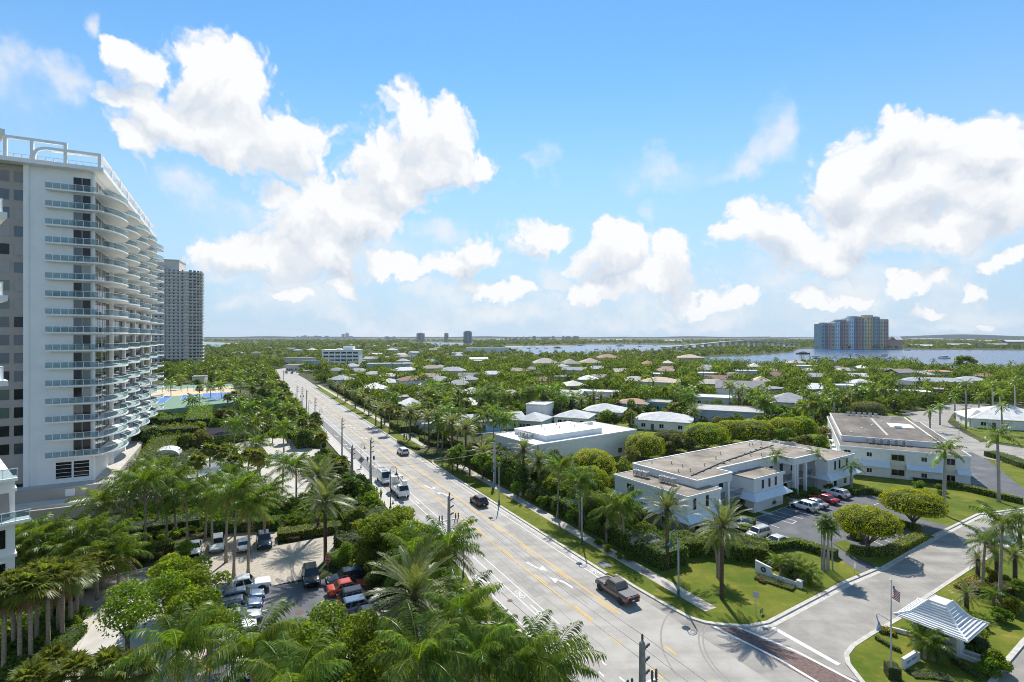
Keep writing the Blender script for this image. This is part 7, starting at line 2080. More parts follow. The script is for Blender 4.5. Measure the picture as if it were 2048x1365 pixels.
def car_meshes(kind):
    if kind in CAR_ME: return CAR_ME[kind]
    L_, W_, H_, zl, belt, hood, xbf, xrf, xrr, xbr, tail, wr, wb = KINDS[kind]
    w = W_ / 2; hl = L_ / 2
    st = [(-hl, 0.80, zl + 0.22, tail - 0.22), (-hl + 0.06, 0.90, zl + 0.10, tail - 0.06), (-hl + 0.30, 0.97, zl + 0.02, tail), (xbr, 1.0, zl, max(tail, belt - 0.02)), (-0.4, 1.0, zl, belt), (xbf - 0.1, 1.0, zl, belt),
          (xbf + 0.35, 0.99, zl, hood), (hl - 0.55, 0.97, zl + 0.02, hood - 0.07), (hl - 0.18, 0.90, zl + 0.08, hood - 0.17), (hl - 0.03, 0.80, zl + 0.14, hood - 0.30), (hl, 0.72, zl + 0.20, hood - 0.36)]
    if kind == 'pickup': st[3] = (xbr, 1.0, zl, tail); st[8] = (hl - 0.18, 0.93, zl + 0.08, hood - 0.10); st[9] = (hl - 0.03, 0.88, zl + 0.14, hood - 0.22); st[10] = (hl, 0.82, zl + 0.2, hood - 0.3); st[0] = (-hl, 0.95, zl + 0.25, tail - 0.05)
    b = MB(); n = None
    for x, k, a, t in st:
        sec = section(w * k, a, t); n = len(sec)
        b.v += [(x, y, z) for y, z in sec]
    for i in range(len(st) - 1):
        for j in range(n): b.f.append((i * n + j, i * n + n + j, i * n + n + (j + 1) % n, i * n + (j + 1) % n))
    b.f.append(tuple(range(n))); b.f.append(tuple(range((len(st) - 1) * n + n - 1, (len(st) - 1) * n - 1, -1)))
    wb0, wt = w * 0.93, w * (0.74 if kind != 'van' else 0.84)
    zb, zr = belt - 0.05, H_ - 0.07

    def cab(u, v, sd, o=0.0):     # side point: u along (0 rear, 1 front), v up
        x0 = xbr + (xrr - xbr) * v; x1 = xbf + (xrf - xbf) * v
        return (x0 + (x1 - x0) * u, sd * (wb0 + (wt - wb0) * v + o), zb + (zr - zb) * v)
    c = MB()
    bot = [(xbr, -wb0, zb), (xbf, -wb0, zb), (xbf, wb0, zb), (xbr, wb0, zb)]
    top = [(xrr, -wt, zr), (xrf, -wt, zr), (xrf, wt, zr), (xrr, wt, zr)]
    cr = [(xrr + 0.12, -wt * 0.8, H_), (xrf - 0.12, -wt * 0.8, H_), (xrf - 0.12, wt * 0.8, H_), (xrr + 0.12, wt * 0.8, H_)]
    c.add(bot + top + cr, [(0, 1, 5, 4), (1, 2, 6, 5), (2, 3, 7, 6), (3, 0, 4, 7), (4, 5, 9, 8), (5, 6, 10, 9), (6, 7, 11, 10), (7, 4, 8, 11), (8, 9, 10, 11)])

    def panel(q):
        m = MB(); m.add(q, [(0, 1, 2, 3)]); return m
    out = {'body': b.mesh('body', None, True), 'cabin': c.mesh('cabin', None), 'glass': []}

    def endp(x0, x1, v0, v1, mg, off):
        def pt(s, v):
            yw = (wb0 + (wt - wb0) * v) * (1 - mg)
            return (x0 + (x1 - x0) * v + off, s * yw, zb + (zr - zb) * v)
        return panel([pt(-1, v0), pt(1, v0), pt(1, v1), pt(-1, v1)])
    out['windshield'] = endp(xbf, xrf, 0.10, 0.95, 0.06, 0.012).mesh('windshield', M_CGLASS)
    out['rear_window'] = endp(xbr, xrr, 0.22, 0.9, 0.10, -0.012).mesh('rear_window', M_CGLASS)
    cuts = {'sedan': ((0.12, 0.46), (0.50, 0.90)), 'suv': ((0.05, 0.26), (0.30, 0.58), (0.62, 0.92)), 'minivan': ((0.05, 0.32), (0.36, 0.64), (0.68, 0.93)), 'boxy': ((0.06, 0.3), (0.34, 0.62), (0.66, 0.93)), 'pickup': ((0.08, 0.48), (0.53, 0.92)), 'van': ((0.80, 0.97),)}[kind]
    for u0, u1 in cuts:
        for sd in (-1, 1):
            v0 = 0.14 if kind != 'van' else 0.12
            v1 = 0.90 if kind != 'van' else 0.62
            q = [cab(u0, v0, sd, 0.012), cab(u1, v0, sd, 0.012), cab(u1 - (0.02 if u1 > .85 else 0), v1, sd, 0.012), cab(u0 + (0.02 if u0 < .15 else 0), v1, sd, 0.012)]
            out['glass'].append(panel(q if sd < 0 else q[::-1]).mesh('side_window', M_CGLASS))
    ty = MB(); rim = MB()
    prof = [(wr * 0.62, -0.11), (wr * 0.93, -0.115), (wr, -0.07), (wr, 0.07), (wr * 0.93, 0.115), (wr * 0.62, 0.11)]
    ty.lathe(prof, 18); ty.v = [(x, z, y) for x, y, z in ty.v]
    rim.lathe([(wr * 0.62, -0.105), (wr * 0.60, -0.09), (wr * 0.15, -0.10), (wr * 0.15, 0.10), (wr * 0.60, 0.09), (wr * 0.62, 0.105)], 14); rim.v = [(x, z, y) for x, y, z in rim.v]
    ar = MB(); ar.lathe([(wr * 1.16, -0.02), (wr * 1.16, 0.02)], 18); ar.v = [(x, z, max(y, -wr * 0.55)) for x, y, z in ar.v]
    out['tyre'] = ty.mesh('tyre', M_TYRE, True); out['rim'] = rim.mesh('rim', M_RIM); out['arch'] = ar.mesh('wheel_arch', M_TRIM)
    out['head'] = MB().box(-0.22, 0.05, -0.16, 0.16, -0.06, 0.07).mesh('headlight', M_LAMPW); out['tail'] = MB().box(-0.04, 0.12, -0.13, 0.13, -0.14, 0.14).mesh('taillight', M_LAMPR)
    out['plate'] = MB().box(-0.015, 0.01, -0.16, 0.16, -0.07, 0.07).mesh('number_plate', M_PLATE)
    out['mirror'] = MB().box(-0.09, 0.09, -0.10, 0.10, -0.07, 0.08).mesh('mirror', None)
    out['bumper'] = MB().box(-0.09, 0.06, -w * 0.84, w * 0.84, -0.09, 0.09).mesh('bumper', M_TRIM)
    out['bed'] = MB().box(-hl + 0.15, xbr - 0.08, -w * 0.86, w * 0.86, tail - 0.01, tail + 0.035).mesh('bed_cover', mat('bed_cover_vinyl', (0.12, 0.12, 0.125), 0.7))
    out['rack'] = MB().box(xrr + 0.2, xrf - 0.1, -wt * 0.78, -wt * 0.72, H_ + 0.03, H_ + 0.08).box(xrr + 0.2, xrf - 0.1, wt * 0.72, wt * 0.78, H_ + 0.03, H_ + 0.08).mesh('roof_rail', M_TRIM)
    CAR_ME[kind] = out
    return out


CARS = []


def car(kind, col, x, y, head, label, z=0.0, cat=None, rack=False):
    m = car_meshes(kind)
    L_, W_, H_, zl, belt, hood, xbf, xrf, xrr, xbr, tail, wr, wb = KINDS[kind]
    nm = {'pickup': 'pickup_truck', 'van': 'work_van', 'minivan': 'minivan'}.get(kind, 'parked_car')
    t = thing(nm, label, cat or {'pickup': 'pickup truck', 'van': 'van', 'minivan': 'minivan'}.get(kind, 'car'), (x, y, z), head)

    def colored(me, key):
        k = (kind, key, col)
        if k not in CAR_ME:
            c = me.copy(); c.materials.clear(); c.materials.append(CP[col]); CAR_ME[k] = c
        return CAR_ME[k]
    link('body', colored(m['body'], 'body'), t); link('cabin', colored(m['cabin'], 'cabin'), t)
    link('windshield', m['windshield'], t); link('rear_window', m['rear_window'], t)
    for g_ in m['glass']: link('side_window', g_, t)
    ax = wb / 2
    for sx in (-1, 1):
        for sy in (-1, 1):
            link('wheel_arch', m['arch'], t, (sx * ax + 0.05, sy * (W_ / 2 - 0.012), wr))
            wl = bpy.data.objects.new('wheel', None); wl.location = (sx * ax + 0.05, sy * (W_ / 2 - 0.10), wr); wl.parent = t; COL.objects.link(wl)
            link('tyre', m['tyre'], wl); link('rim', m['rim'], wl)
    for sy in (-1, 1):
        link('headlight', m['head'], t, (L_ / 2 - 0.14, sy * W_ * 0.33, hood - 0.26)); link('taillight', m['tail'], t, (-L_ / 2 + 0.03, sy * W_ * 0.40, tail - 0.22))
        o = link('mirror', colored(m['mirror'], 'mirror'), t, (xbf - 0.35, sy * (W_ / 2 + 0.06), belt + 0.03))
    link('number_plate', m['plate'], t, (-L_ / 2 - 0.005, 0, tail - 0.45)); link('bumper', m['bumper'], t, (-L_ / 2 + 0.06, 0, zl + 0.16)); link('bumper', m['bumper'], t, (L_ / 2 - 0.06, 0, zl + 0.16))
    if kind == 'pickup': link('bed_cover', m['bed'], t)
    if rack: link('roof_rail', m['rack'], t)
    CARS.append(t)
    return t


def cs(kind, col, s, t, back, label, **k):
    x, y = R(s, t); return car(kind, col, x, y, RA + (pi if back else 0), label, **k)


def cp(kind, col, px, py, deg, label, **k):
    x, y = G2(px, py); return car(kind, col, x, y, radians(deg), label, **k)


cs('pickup', 'bronze', 39.15, 47.9, 0, 'dark bronze crew cab pickup truck driving up the avenue', z=0.0)
cs('suv', 'brown', 38.75, 85.5, 0, 'dark brown hatchback car driving up the avenue past the arrows', cat='car')
cs('minivan', 'white', 38.2, 131, 0, 'white minivan on the avenue by the side turning')
vn = cs('van', 'white', 27.4, 107.3, 1, 'white work van with ladder rack parked in the closed lane', z=0.004)
lad = MB()
for q in (-0.45, 0.45): lad.box(-2.4, 1.2, q - 0.03, q + 0.03, 2.72, 2.78)
for q in range(9): lad.box(-2.3 + q * 0.42, -2.26 + q * 0.42, -0.45, 0.45, 2.73, 2.77)
for q in (-2.0, 0.6): lad.box(q - 0.04, q + 0.04, -0.6, 0.6, 2.6, 2.72)
lad.build('ladder_rack', M_METAL, vn)
# bucket truck
x, y = R(27.9, 98.0)
BT = thing('bucket_truck', 'white utility bucket truck with boom and tool lockers parked by the cones', 'utility truck', (x, y, 0.0), RA + pi)
m_ = car_meshes('van')
cb = MB().add([(1.5, -1.05, 0.6), (3.3, -1.05, 0.6), (3.3, 1.05, 0.6), (1.5, 1.05, 0.6), (1.5, -1.02, 1.5), (3.2, -1.0, 1.45), (3.2, 1.0, 1.45), (1.5, 1.02, 1.5), (1.55, -0.9, 2.35), (2.6, -0.9, 2.35), (2.6, 0.9, 2.35), (1.55, 0.9, 2.35)],
              [(3, 2, 1, 0), (0, 1, 5, 4), (1, 2, 6, 5), (2, 3, 7, 6), (3, 0, 4, 7), (4, 5, 9, 8), (5, 6, 10, 9), (6, 7, 11, 10), (7, 4, 8, 11), (8, 9, 10, 11)])
cb.build('cab', CP['white'], BT)
MB().add([(3.215, -0.85, 1.52), (3.215, 0.85, 1.52), (2.66, 0.78, 2.27), (2.66, -0.78, 2.27)], [(0, 1, 2, 3)]).build('windshield', M_CGLASS, BT)
for sd in (-1, 1): MB().add([(1.8, sd * 1.02, 1.55), (2.9, sd * 1.02, 1.55), (2.5, sd * 0.94, 2.2), (1.8, sd * 0.94, 2.2)], [(0, 1, 2, 3)]).build('side_window', M_CGLASS, BT)
MB().box(-3.2, 1.45, -1.1, 1.1, 0.65, 0.85).build('chassis', M_TRIM, BT)
for sd in (-1, 1):
    for i in range(4): MB().box(-3.1 + i * 1.12, -2.03 + i * 1.12, sd * 0.68 - 0.4, sd * 0.68 + 0.4, 0.86, 1.75).build('tool_locker', CP['white'], BT)
MB().box(-3.3, -1.2, -1.05, 1.05, 1.76, 3.1).build('box_body', CP['pearl'], BT)
MB().lathe([(0.35, 1.7), (0.35, 2.3)], 10, (0.6, 0, 0)).build('turret', M_CREAM, BT)
MB().tube([(0.6, 0, 2.3), (-1.2, 0, 3.35), (2.6, 0.15, 2.9)], 0.14, 6).build('boom', mat('boom_yellow', (0.55, 0.48, 0.30), 0.5), BT)
MB().box(2.5, 3.3, -0.2, 0.55, 2.5, 3.3).build('bucket', M_HULL, BT)
for xx in (-2.2, 2.4):
    for sd in (-1, 1):
        wl = bpy.data.objects.new('wheel', None); wl.location = (xx, sd * 0.95, 0.40); wl.scale = (1.1, 1.2, 1.1); wl.parent = BT; COL.objects.link(wl)
        link('tyre', m_['tyre'], wl); link('rim', m_['rim'], wl)
for sd in (-1, 1): link('headlight', m_['head'], BT, (3.28, sd * 0.75, 0.95))
# cars in the paver court and car park beside the avenue
A_ = 28
for row in (('suv', 'white', 434, 1098, 298, 'white car facing out under the coconut palms beside the white sedan'), ('sedan', 'white', 487, 1097, 118, 'white sedan parked nose in on the pavers'), ('suv', 'navy', 528, 1091, 298, 'dark blue car at the end of the row on the pavers'), ('sedan', 'white', 388, 1106, 298, 'white car half hidden by trunks at the start of the paver row'),
            ('suv', 'black', 622, 1163, 296, 'black car coming off the pavers past the stop sign'),
            ('pickup', 'white', 487, 1186, A_, 'white pickup truck first in the car park row'), ('suv', 'bluegrey', 484, 1207, A_, 'blue grey car second in the car park row'), ('suv', 'bluegrey', 478, 1226, A_, 'steel blue car with roof rails third in the car park row'), ('sedan', 'silver', 474, 1248, A_, 'silver sedan fourth in the car park row'), ('sedan', 'white', 462, 1270, A_, 'white car fifth in the car park row'), ('suv', 'silver', 470, 1302, A_, 'silver car under the palm fronds in the car park row'), ('suv', 'white', 515, 1350, A_, 'white car nearest the bottom of the car park row'),
            ('suv', 'navy', 692, 1166, 208, 'dark blue car nose out beside the red one'), ('sedan', 'orange', 697, 1184, A_, 'bright red car in the car park'), ('suv', 'black', 718, 1204, A_, 'black boxy car behind the red one'), ('suv', 'bluegrey', 722, 1224, A_, 'pale car half under the date palm'), ('sedan', 'black', 742, 1240, A_, 'black sedan in deep shade under the date palm'), ('sedan', 'silver', 758, 1262, A_, 'silver car in deep shade behind the black sedan'), ('suv', 'navy', 636, 1300, 298, 'dark car glimpsed under the leafy trees'), ('sedan', 'white', 662, 1340, A_, 'white car glimpsed at the bottom under the leafy trees'),
            ('suv', 'white', 1608, 1021, 120, 'white crossover with dark windows first in the condominium row'), ('sedan', 'silver', 1626, 1014, 120, 'silver car beside the white crossover'), ('sedan', 'red', 1648, 1005, 120, 'bright red sedan in the condominium car park'), ('suv', 'white', 1671, 995, 120, 'white car beyond the red sedan'), ('boxy', 'pearl', 1516, 1077, 208, 'boxy champagne van parked by the thick hedge'), ('sedan', 'pearl', 1552, 1094, 208, 'champagne sedan beside the boxy van'),
            ('sedan', 'silver', 1876, 893, 160, 'silver car parked behind the dark roofed condominium'), ('sedan', 'black', 1850, 890, 160, 'black car parked behind the dark roofed condominium'), ('sedan', 'white', 543, 868, 40, 'white car in the motor court'), ('sedan', 'black', 556, 866, 40, 'black car in the motor court'), ('sedan', 'brown', 573, 747, 300, 'dark red car at the end of the avenue'), ('sedan', 'black', 584, 747.5, 110, 'black car waiting at the end of the avenue'), ('suv', 'silver', 587, 744.5, 110, 'grey car behind the black one at the end of the avenue'), ('sedan', 'white', 1178, 846, 150, 'white car by the cottage with shutters'), ('sedan', 'silver', 1062, 850, 150, 'silver car by the blue villa'), ('sedan', 'bluegrey', 1478, 1056, 208, 'blue car nose hidden by the umbrella palms near the condominium wall')):
    z = 0.12 if row[2] > 1450 else 0.02
    cp(*row, z=z, rack=('rails' in row[5]))

# ------------------------------------------------------------------ street furniture
M_GREEN = mat('lamp_green', (0.035, 0.12, 0.10), 0.45)
M_POLE = mat('pole_concrete', (0.27, 0.255, 0.225), 0.9, 0.15, 2.0)
M_WPOLE = mat('pale_pole_concrete', (0.52, 0.50, 0.46), 0.9, 0.08, 2.0)
M_INS = mat('insulator_grey', (0.09, 0.09, 0.10), 0.5)
lp = MB().tube([(0, 0, 0), (0, 0, 5.9)], [0.085, 0.06], 8).mesh('pole', M_GREEN, True)
lpw = MB().tube([(0, 0, 0), (0, 0, 5.9)], [0.10, 0.075], 8).mesh('pole', mat('lamp_pole_grey_green', (0.30, 0.36, 0.33), 0.6), True)
lb_ = MB().lathe([(0.24, 0), (0.24, 0.1), (0.15, 0.2), (0.13, 0.7), (0.10, 0.8)], 10).mesh('base', M_GREEN)
lh = MB().tube([(0, 0, 5.85), (0, 0, 6.2)] + [(0.5 - 0.5 * cos(a), 0, 6.25 + 0.5 * sin(a)) for a in [i * pi / 8 for i in range(9)]] + [(1.0, 0, 5.75)], 0.045, 7).mesh('hook_arm', M_GREEN, True)
lr = MB().tube([(0.5 + 0.27 * cos(a), 0, 6.25 + 0.27 * sin(a)) for a in [i * pi / 6 for i in range(13)]], 0.025, 5).mesh('scroll', M_GREEN, True)
ls_ = MB().lathe([(0.06, 0.42), (0.09, 0.30), (0.14, 0.2), (0.36, 0.0), (0.37, -0.05), (0.33, -0.05)], 14).mesh('lamp_shade', M_GREEN, True)
lg = MB().lathe([(0.02, -0.14), (0.2, -0.1), (0.25, -0.04)], 12).mesh('lens', M_LAMPW, True)
LAMPS = [(1357, 1196, 1060, 1, 'green hooked street lamp on the corner verge by the date palm'), (1164, 1090, 980, 1, 'green hooked street lamp on the verge by the leaning coconut palms'), (998, 1012, 915, 1, 'hooked street lamp near the pale utility pole'), (884, 933, 880, 1, 'hooked street lamp at the side turning'), (849, 890, 838, 1, 'hooked street lamp by the villa hedge'), (813, 880, 832, 1, 'slim hooked street lamp beside the villa drive'),
         (781, 1017, 936, 0, 'hooked street lamp beside the bucket truck'), (722, 937, 889, 0, 'hooked street lamp carrying the diamond sign'), (639, 851, 821, 0, 'hooked street lamp at the start of the dark lane'), (617, 830, 803, 0, 'hooked street lamp among the far utility poles'), (920, 1150, 1055, 0, 'hooked street lamp rising behind the coconut crown'), (573, 789, 770, 0, 'hooked street lamp far up the avenue')]
for px, by, ty, rt, lb in LAMPS:
    x, y = G2(px, by)
    if not rt and px == 920: x, y = R(25.3, 60.5)
    h = (by - ty) / (by - HOR) * CAM_H; s = max(0.8, min(1.15, h / 6.75))
    t = thing('street_lamp', lb, 'street lamp', (x, y, 0.1 if rt else 0.09), (RA + pi / 2 if rt else RA - pi / 2), 'hooked street lamps along the avenue'); t.scale = (s, s, s)
    link('pole', lpw if rt and by > 1000 else lp, t); link('base', lb_, t); link('hook_arm', lh, t); link('scroll', lr, t); o = link('lamp_shade', ls_, t, (1.0, 0, 5.4)); link('lens', lg, o)
    LM.append(('the ' + ' '.join(lb.split()[:8]), x, y))

ins = MB().lathe([(0.035, 0), (0.07, 0.05), (0.05, 0.1), (0.07, 0.15), (0.05, 0.2), (0.07, 0.25), (0.03, 0.32)], 8).mesh('insulator', M_INS, True)


def upole(x, y, h, label, m=None, arms=0, wide=0.17, extra=False):
    t = thing('utility_pole', label, 'utility pole', (x, y, 0), RA, 'utility poles along the avenue')
    p = MB()
    a, b = wide, wide * 0.62
    p.add([(-a, -a, -0.1), (a, -a, -0.1), (a, a, -0.1), (-a, a, -0.1), (-b, -b, h), (b, -b, h), (b, b, h), (-b, b, h), (0, 0, h + 0.18)], [(0, 1, 5, 4), (1, 2, 6, 5), (2, 3, 7, 6), (3, 0, 4, 7), (4, 5, 8), (5, 6, 8), (6, 7, 8), (7, 4, 8)])
    p.build('pole', m or M_POLE, t)
    for i in range(3):
        o = link('insulator', ins, t, (0, -0.14, h - 0.45 - i * 0.85)); o.rotation_euler = (radians(65), 0, 0); o.scale = (1.5, 1.5, 1.7)
    o = link('insulator', ins, t, (0.1, -0.1, h - 0.05)); o.scale = (1.3, 1.3, 1.7)
    if arms:
        for k in range(arms):
            z = h - 2.8 - k * 0.35
            MB().box(-0.06, 0.06, -1.3, 1.3, z, z + 0.12).build('crossarm', M_METAL, t)
            for q in (-1.2, -0.85, 0.85, 1.2):
                o = link('fuse_cutout', ins, t, (0.0, q, z + 0.12)); o.scale = (1.4, 1.4, 2.0)
                o = link('fuse_cutout', ins, t, (0.06, q * 0.9, z - 0.45)); o.scale = (1.0, 1.0, 1.6)
    if extra:
        for q in (-0.55, 0.55):
            MB().lathe([(0.05, -0.35), (0.17, -0.3), (0.17, 0.3), (0.05, 0.38)], 10, (0, q, h - 3.2)).build('cable_pothead', M_INS, t, True)
            MB().tube([(0, q, h - 3.4), (0.05, q * 1.2, h - 4.4), (0.05, 0.22 * (1 if q > 0 else -1), h - 5.0), (0.05, 0.22 * (1 if q > 0 else -1), 0.2)], 0.03, 5).build('cable', M_INS, t, True)
    LM.append(('the ' + ' '.join(label.split()[:8]), x, y))
    return (x, y, h)


UP = [upole(8.46, 34.1, 10.1, 'weathered concrete utility pole with fuses rising at the bottom of the picture', arms=2, wide=0.22), upole(-7.46, 62.1, 11.0, 'utility pole with fused crossarm between the road and the coconut palms', arms=1, wide=0.2),
      upole(-25.0, 92.9, 11.6, 'tall utility pole with transformers behind the worker', extra=True), upole(*G2(684, 917), 9.5, 'tapered utility pole at the edge of the dark lane'), upole(*G2(630, 860), 9.9, 'utility pole before the sabal clump'),
      upole(*G2(613, 829), 9.0, 'utility pole nearest the far lamp'), upole(*G2(604, 823), 9.2, 'utility pole with drum transformers far up the avenue', extra=True), upole(*G2(594, 819), 9.3, 'plain utility pole at the bend'), upole(*G2(567, 774), 9.5, 'last utility pole before the crossing')]
upole(*G2(704, 997), 9.4, 'thick grey concrete stub pole in the shrubs', wide=0.26)
upole(*G2(989, 968), 8.4, 'pale concrete utility pole on the verge across from the bucket truck', m=M_WPOLE, wide=0.24)
upole(*G2(590, 816), 5.6, 'short thin pole beside the far utility poles', wide=0.1)
upole(*G2(1798, 808), 9.0, 'concrete utility pole with crossarm behind the flat topped ficus', arms=1); upole(*G2(1834, 805), 8.0, 'slender utility pole among trees by the rear street'); upole(*G2(1878, 800), 9.0, 'utility pole near the grey villas', arms=1); upole(*G2(1948, 796), 8.5, 'utility pole near the end villa'); upole(*G2(1918, 878), 4.6, 'slim grey lamp standard by the rear street corner', wide=0.07, m=M_WPOLE)


def wire(a, b, sag, label, r=0.016):
    pts = [(a[0] + (b[0] - a[0]) * i / 12, a[1] + (b[1] - a[1]) * i / 12, a[2] + (b[2] - a[2]) * i / 12 - sag * 4 * (i / 12) * (1 - i / 12)) for i in range(13)]
    o = MB().tube(pts, r, 4).build('power_line', M_INS, None, True); tag(o, label, 'wire', 'overhead wires'); return o


NW = ('top', 'second', 'third')
o0 = (UP[0][0] + 0.496 * 34, UP[0][1] - 0.868 * 34, 10.0)
pts = [o0] + UP
nms = ['the picture edge', 'the fused bottom pole', 'the crossarm pole', 'the transformer pole', 'the dark lane pole', 'the sabal clump pole', 'the pole by the far lamp', 'the drum transformer pole', 'the bend pole', 'the last pole']
for i in range(len(pts) - 1):
    for k in range(3 if i < 5 else 1):
        z = (0.3, -0.5, -1.35)[k]
        off = 0.25 * RN[0], 0.25 * RN[1]
        wire((pts[i][0] + off[0], pts[i][1] + off[1], pts[i][2] + z), (pts[i + 1][0] + off[0], pts[i + 1][1] + off[1], pts[i + 1][2] + z), 0.25, '%s wire from %s to %s' % (NW[k], nms[i], nms[i + 1]))
xa, ya = G2(989, 968)
wire((UP[2][0], UP[2][1], 6.6), (xa, ya, 6.6), 0.3, 'cable crossing the avenue to the pale concrete pole', 0.03)
wire((UP[1][0], UP[1][1], 5.5), (UP[2][0], UP[2][1], 5.5), 0.3, 'thick low cable between the crossarm pole and the transformer pole', 0.03)
wire((UP[0][0], UP[0][1], 5.5), (UP[1][0], UP[1][1], 5.5), 0.3, 'thick low cable from the bottom pole to the crossarm pole', 0.03)

# signs
SG = thing('stop_sign', 'red octagonal stop sign at the car park corner', 'stop sign', (*G2(656, 1157), 0.0), radians(-20))
MB().tube([(0, 0, 0), (0, 0, 2.5)], 0.035, 6).build('post', M_METAL, SG)
oc = MB(); pts8 = [(0.42 * cos(pi / 8 + i * pi / 4), 0.42 * sin(pi / 8 + i * pi / 4)) for i in range(8)]
oc.add([(a, -0.045, 2.4 + b) for a, b in pts8] + [(a, -0.03, 2.4 + b) for a, b in pts8], [tuple(range(8))] + [tuple(range(15, 7, -1))] + [(i, 8 + i, 8 + (i + 1) % 8, (i + 1) % 8) for i in range(8)])
oc.build('face', mat('sign_red', (0.45, 0.015, 0.02), 0.5), SG)
rg = MB()
for i in range(8):
    a, b = pts8[i], pts8[(i + 1) % 8]
    rg.add([(a[0], -0.048, 2.4 + a[1]), (b[0], -0.048, 2.4 + b[1]), (b[0] * 0.92, -0.048, 2.4 + b[1] * 0.92), (a[0] * 0.92, -0.048, 2.4 + a[1] * 0.92)], [(0, 1, 2, 3)])
rg.build('border', M_WHITE, SG)


def text(body, size, parent, loc, rot, m, shear=0.0, name='lettering', ext=0.004):
    c = bpy.data.curves.new(name, 'FONT'); c.body = body; c.size = size; c.align_x = 'CENTER'; c.align_y = 'CENTER'; c.shear = shear; c.extrude = ext; c.resolution_u = 3
    f = bpy.data.objects.new(name, c); COL.objects.link(f)
    me = bpy.data.meshes.new_from_object(f.evaluated_get(bpy.context.evaluated_depsgraph_get()))
    bpy.data.objects.remove(f); me.name = name; me.materials.clear(); me.materials.append(m)
    o = link(name, me, parent, loc); o.rotation_euler = rot; return o


text('STOP', 0.30, SG, (0, -0.052, 2.4), (pi / 2, 0, 0), M_WHITE)
DS = thing('diamond_sign', 'grey back of a diamond road sign on the lamp post', 'road sign', (*G2(722.6, 937), 0.0), RA)
MB().add([(0.06, 0, 1.15), (0.06, 0.75, 1.9), (0.06, 0, 2.65), (0.06, -0.75, 1.9), (0.09, 0, 1.15), (0.09, 0.75, 1.9), (0.09, 0, 2.65), (0.09, -0.75, 1.9)], [(0, 1, 2, 3), (7, 6, 5, 4), (0, 4, 5, 1), (1, 5, 6, 2), (2, 6, 7, 3), (3, 7, 4, 0)]).build('panel', mat('sign_back', (0.20, 0.21, 0.22), 0.5), DS)
ps = thing('post_sign', 'grey post with a small sign edge on at the corner lawn', 'road sign', (*G2(1512, 1235), 0.1), radians(70))
MB().tube([(0, 0, 0), (0, 0, 2.6)], 0.04, 6).build('post', M_METAL, ps); MB().box(-0.02, 0.0, -0.3, 0.3, 2.0, 2.6).build('panel', M_METAL, ps)
ys = thing('yard_sign', 'little dark green yard sign on the corner lawn', 'yard sign', (*G2(1523, 1231), 0.1), radians(40))
MB().box(-0.3, 0.3, -0.015, 0.015, 0.2, 0.6).build('panel', mat('sign_green', (0.03, 0.10, 0.06), 0.5), ys); MB().box(-0.25, -0.22, -0.01, 0.01, 0, 0.2).box(0.22, 0.25, -0.01, 0.01, 0, 0.2).build('stakes', M_METAL, ys)
MB().box(-0.2, 0.2, -0.018, -0.0151, 0.36, 0.44).build('print', M_WHITE, ys)
cl = thing('lawn_sign', 'thin white post with small sign plates by the street kerb', 'road sign', (*G2(1709, 1148), 0.1), radians(30))
MB().tube([(0, 0, 0), (0, 0, 0.95)], 0.03, 5).build('post', M_METAL, cl)
for i in range(3): MB().box(-0.22, 0.22, -0.03, 0.0, 0.55 + i * 0.22, 0.72 + i * 0.22).build('plate', M_WMETAL, cl)
os_ = thing('work_sign', 'orange road works sign on the far verge', 'road sign', (*G2(694, 808), 0.1), RA - pi / 2)
MB().add([(0, -0.02, 0.7), (0.65, -0.02, 1.35), (0, -0.02, 2.0), (-0.65, -0.02, 1.35), (0, 0.02, 0.7), (0.65, 0.02, 1.35), (0, 0.02, 2.0), (-0.65, 0.02, 1.35)], [(0, 1, 2, 3), (7, 6, 5, 4), (0, 4, 5, 1), (1, 5, 6, 2), (2, 6, 7, 3), (3, 7, 4, 0)]).build('panel', mat('sign_orange', (0.75, 0.20, 0.02), 0.5), os_)
MB().box(-0.03, 0.03, -0.02, 0.02, 0, 0.7).build('post', M_METAL, os_)

# emblem wall and text wall
M_WALLW = mat('garden_wall_white', (0.68, 0.68, 0.66), 0.8, 0.04, 1.0)
M_NAVY = mat('emblem_navy', (0.02, 0.035, 0.09), 0.5)
EW = thing('emblem_wall', 'white garden wall with round navy double S emblem on the corner lawn', 'sign wall', (*G2(1511, 1146), 0.1), radians(-50))
LM.append(('the emblem wall', *G2(1530, 1152)))
MB().add([(0, -0.15, -0.1), (2.0, -0.15, -0.1), (2.0, 0.15, -0.1), (0, 0.15, -0.1), (0, -0.15, 1.55), (2.0, -0.15, 1.2), (2.0, 0.15, 1.2), (0, 0.15, 1.55)], [(3, 2, 1, 0), (4, 5, 6, 7), (0, 1, 5, 4), (1, 2, 6, 5), (2, 3, 7, 6), (3, 0, 4, 7)]).build('panel', M_WALLW, EW)
MB().box(2.01, 5.0, -0.12, 0.12, -0.1, 0.5).build('low_wall', M_WALLW, EW); MB().box(5.01, 5.55, -0.27, 0.27, -0.1, 0.75).build('pillar', M_WALLW, EW); MB().box(4.96, 5.6, -0.32, 0.32, 0.751, 0.83).build('pillar_cap', M_WALLW, EW)
dsc = MB(); dsc.lathe([(0.34, 0.0), (0.34, 0.02)], 20); dsc.v = [(x + 1.05, -0.151 - z, y + 0.72) for x, y, z in dsc.v]; EM = dsc.build('emblem', M_NAVY, EW)
for dx in (-0.075, 0.075): text('S', 0.40, EM, (1.05 + dx, -0.178, 0.72 - dx * 0.5), (pi / 2, 0, 0), M_WHITE)
TW = thing('text_wall', 'white sign wall with blue script lettering before the gatehouse', 'sign wall', (*G2(1806, 1341), 0.1), radians(30))
LM.append(('the text wall', *G2(1815, 1335)))
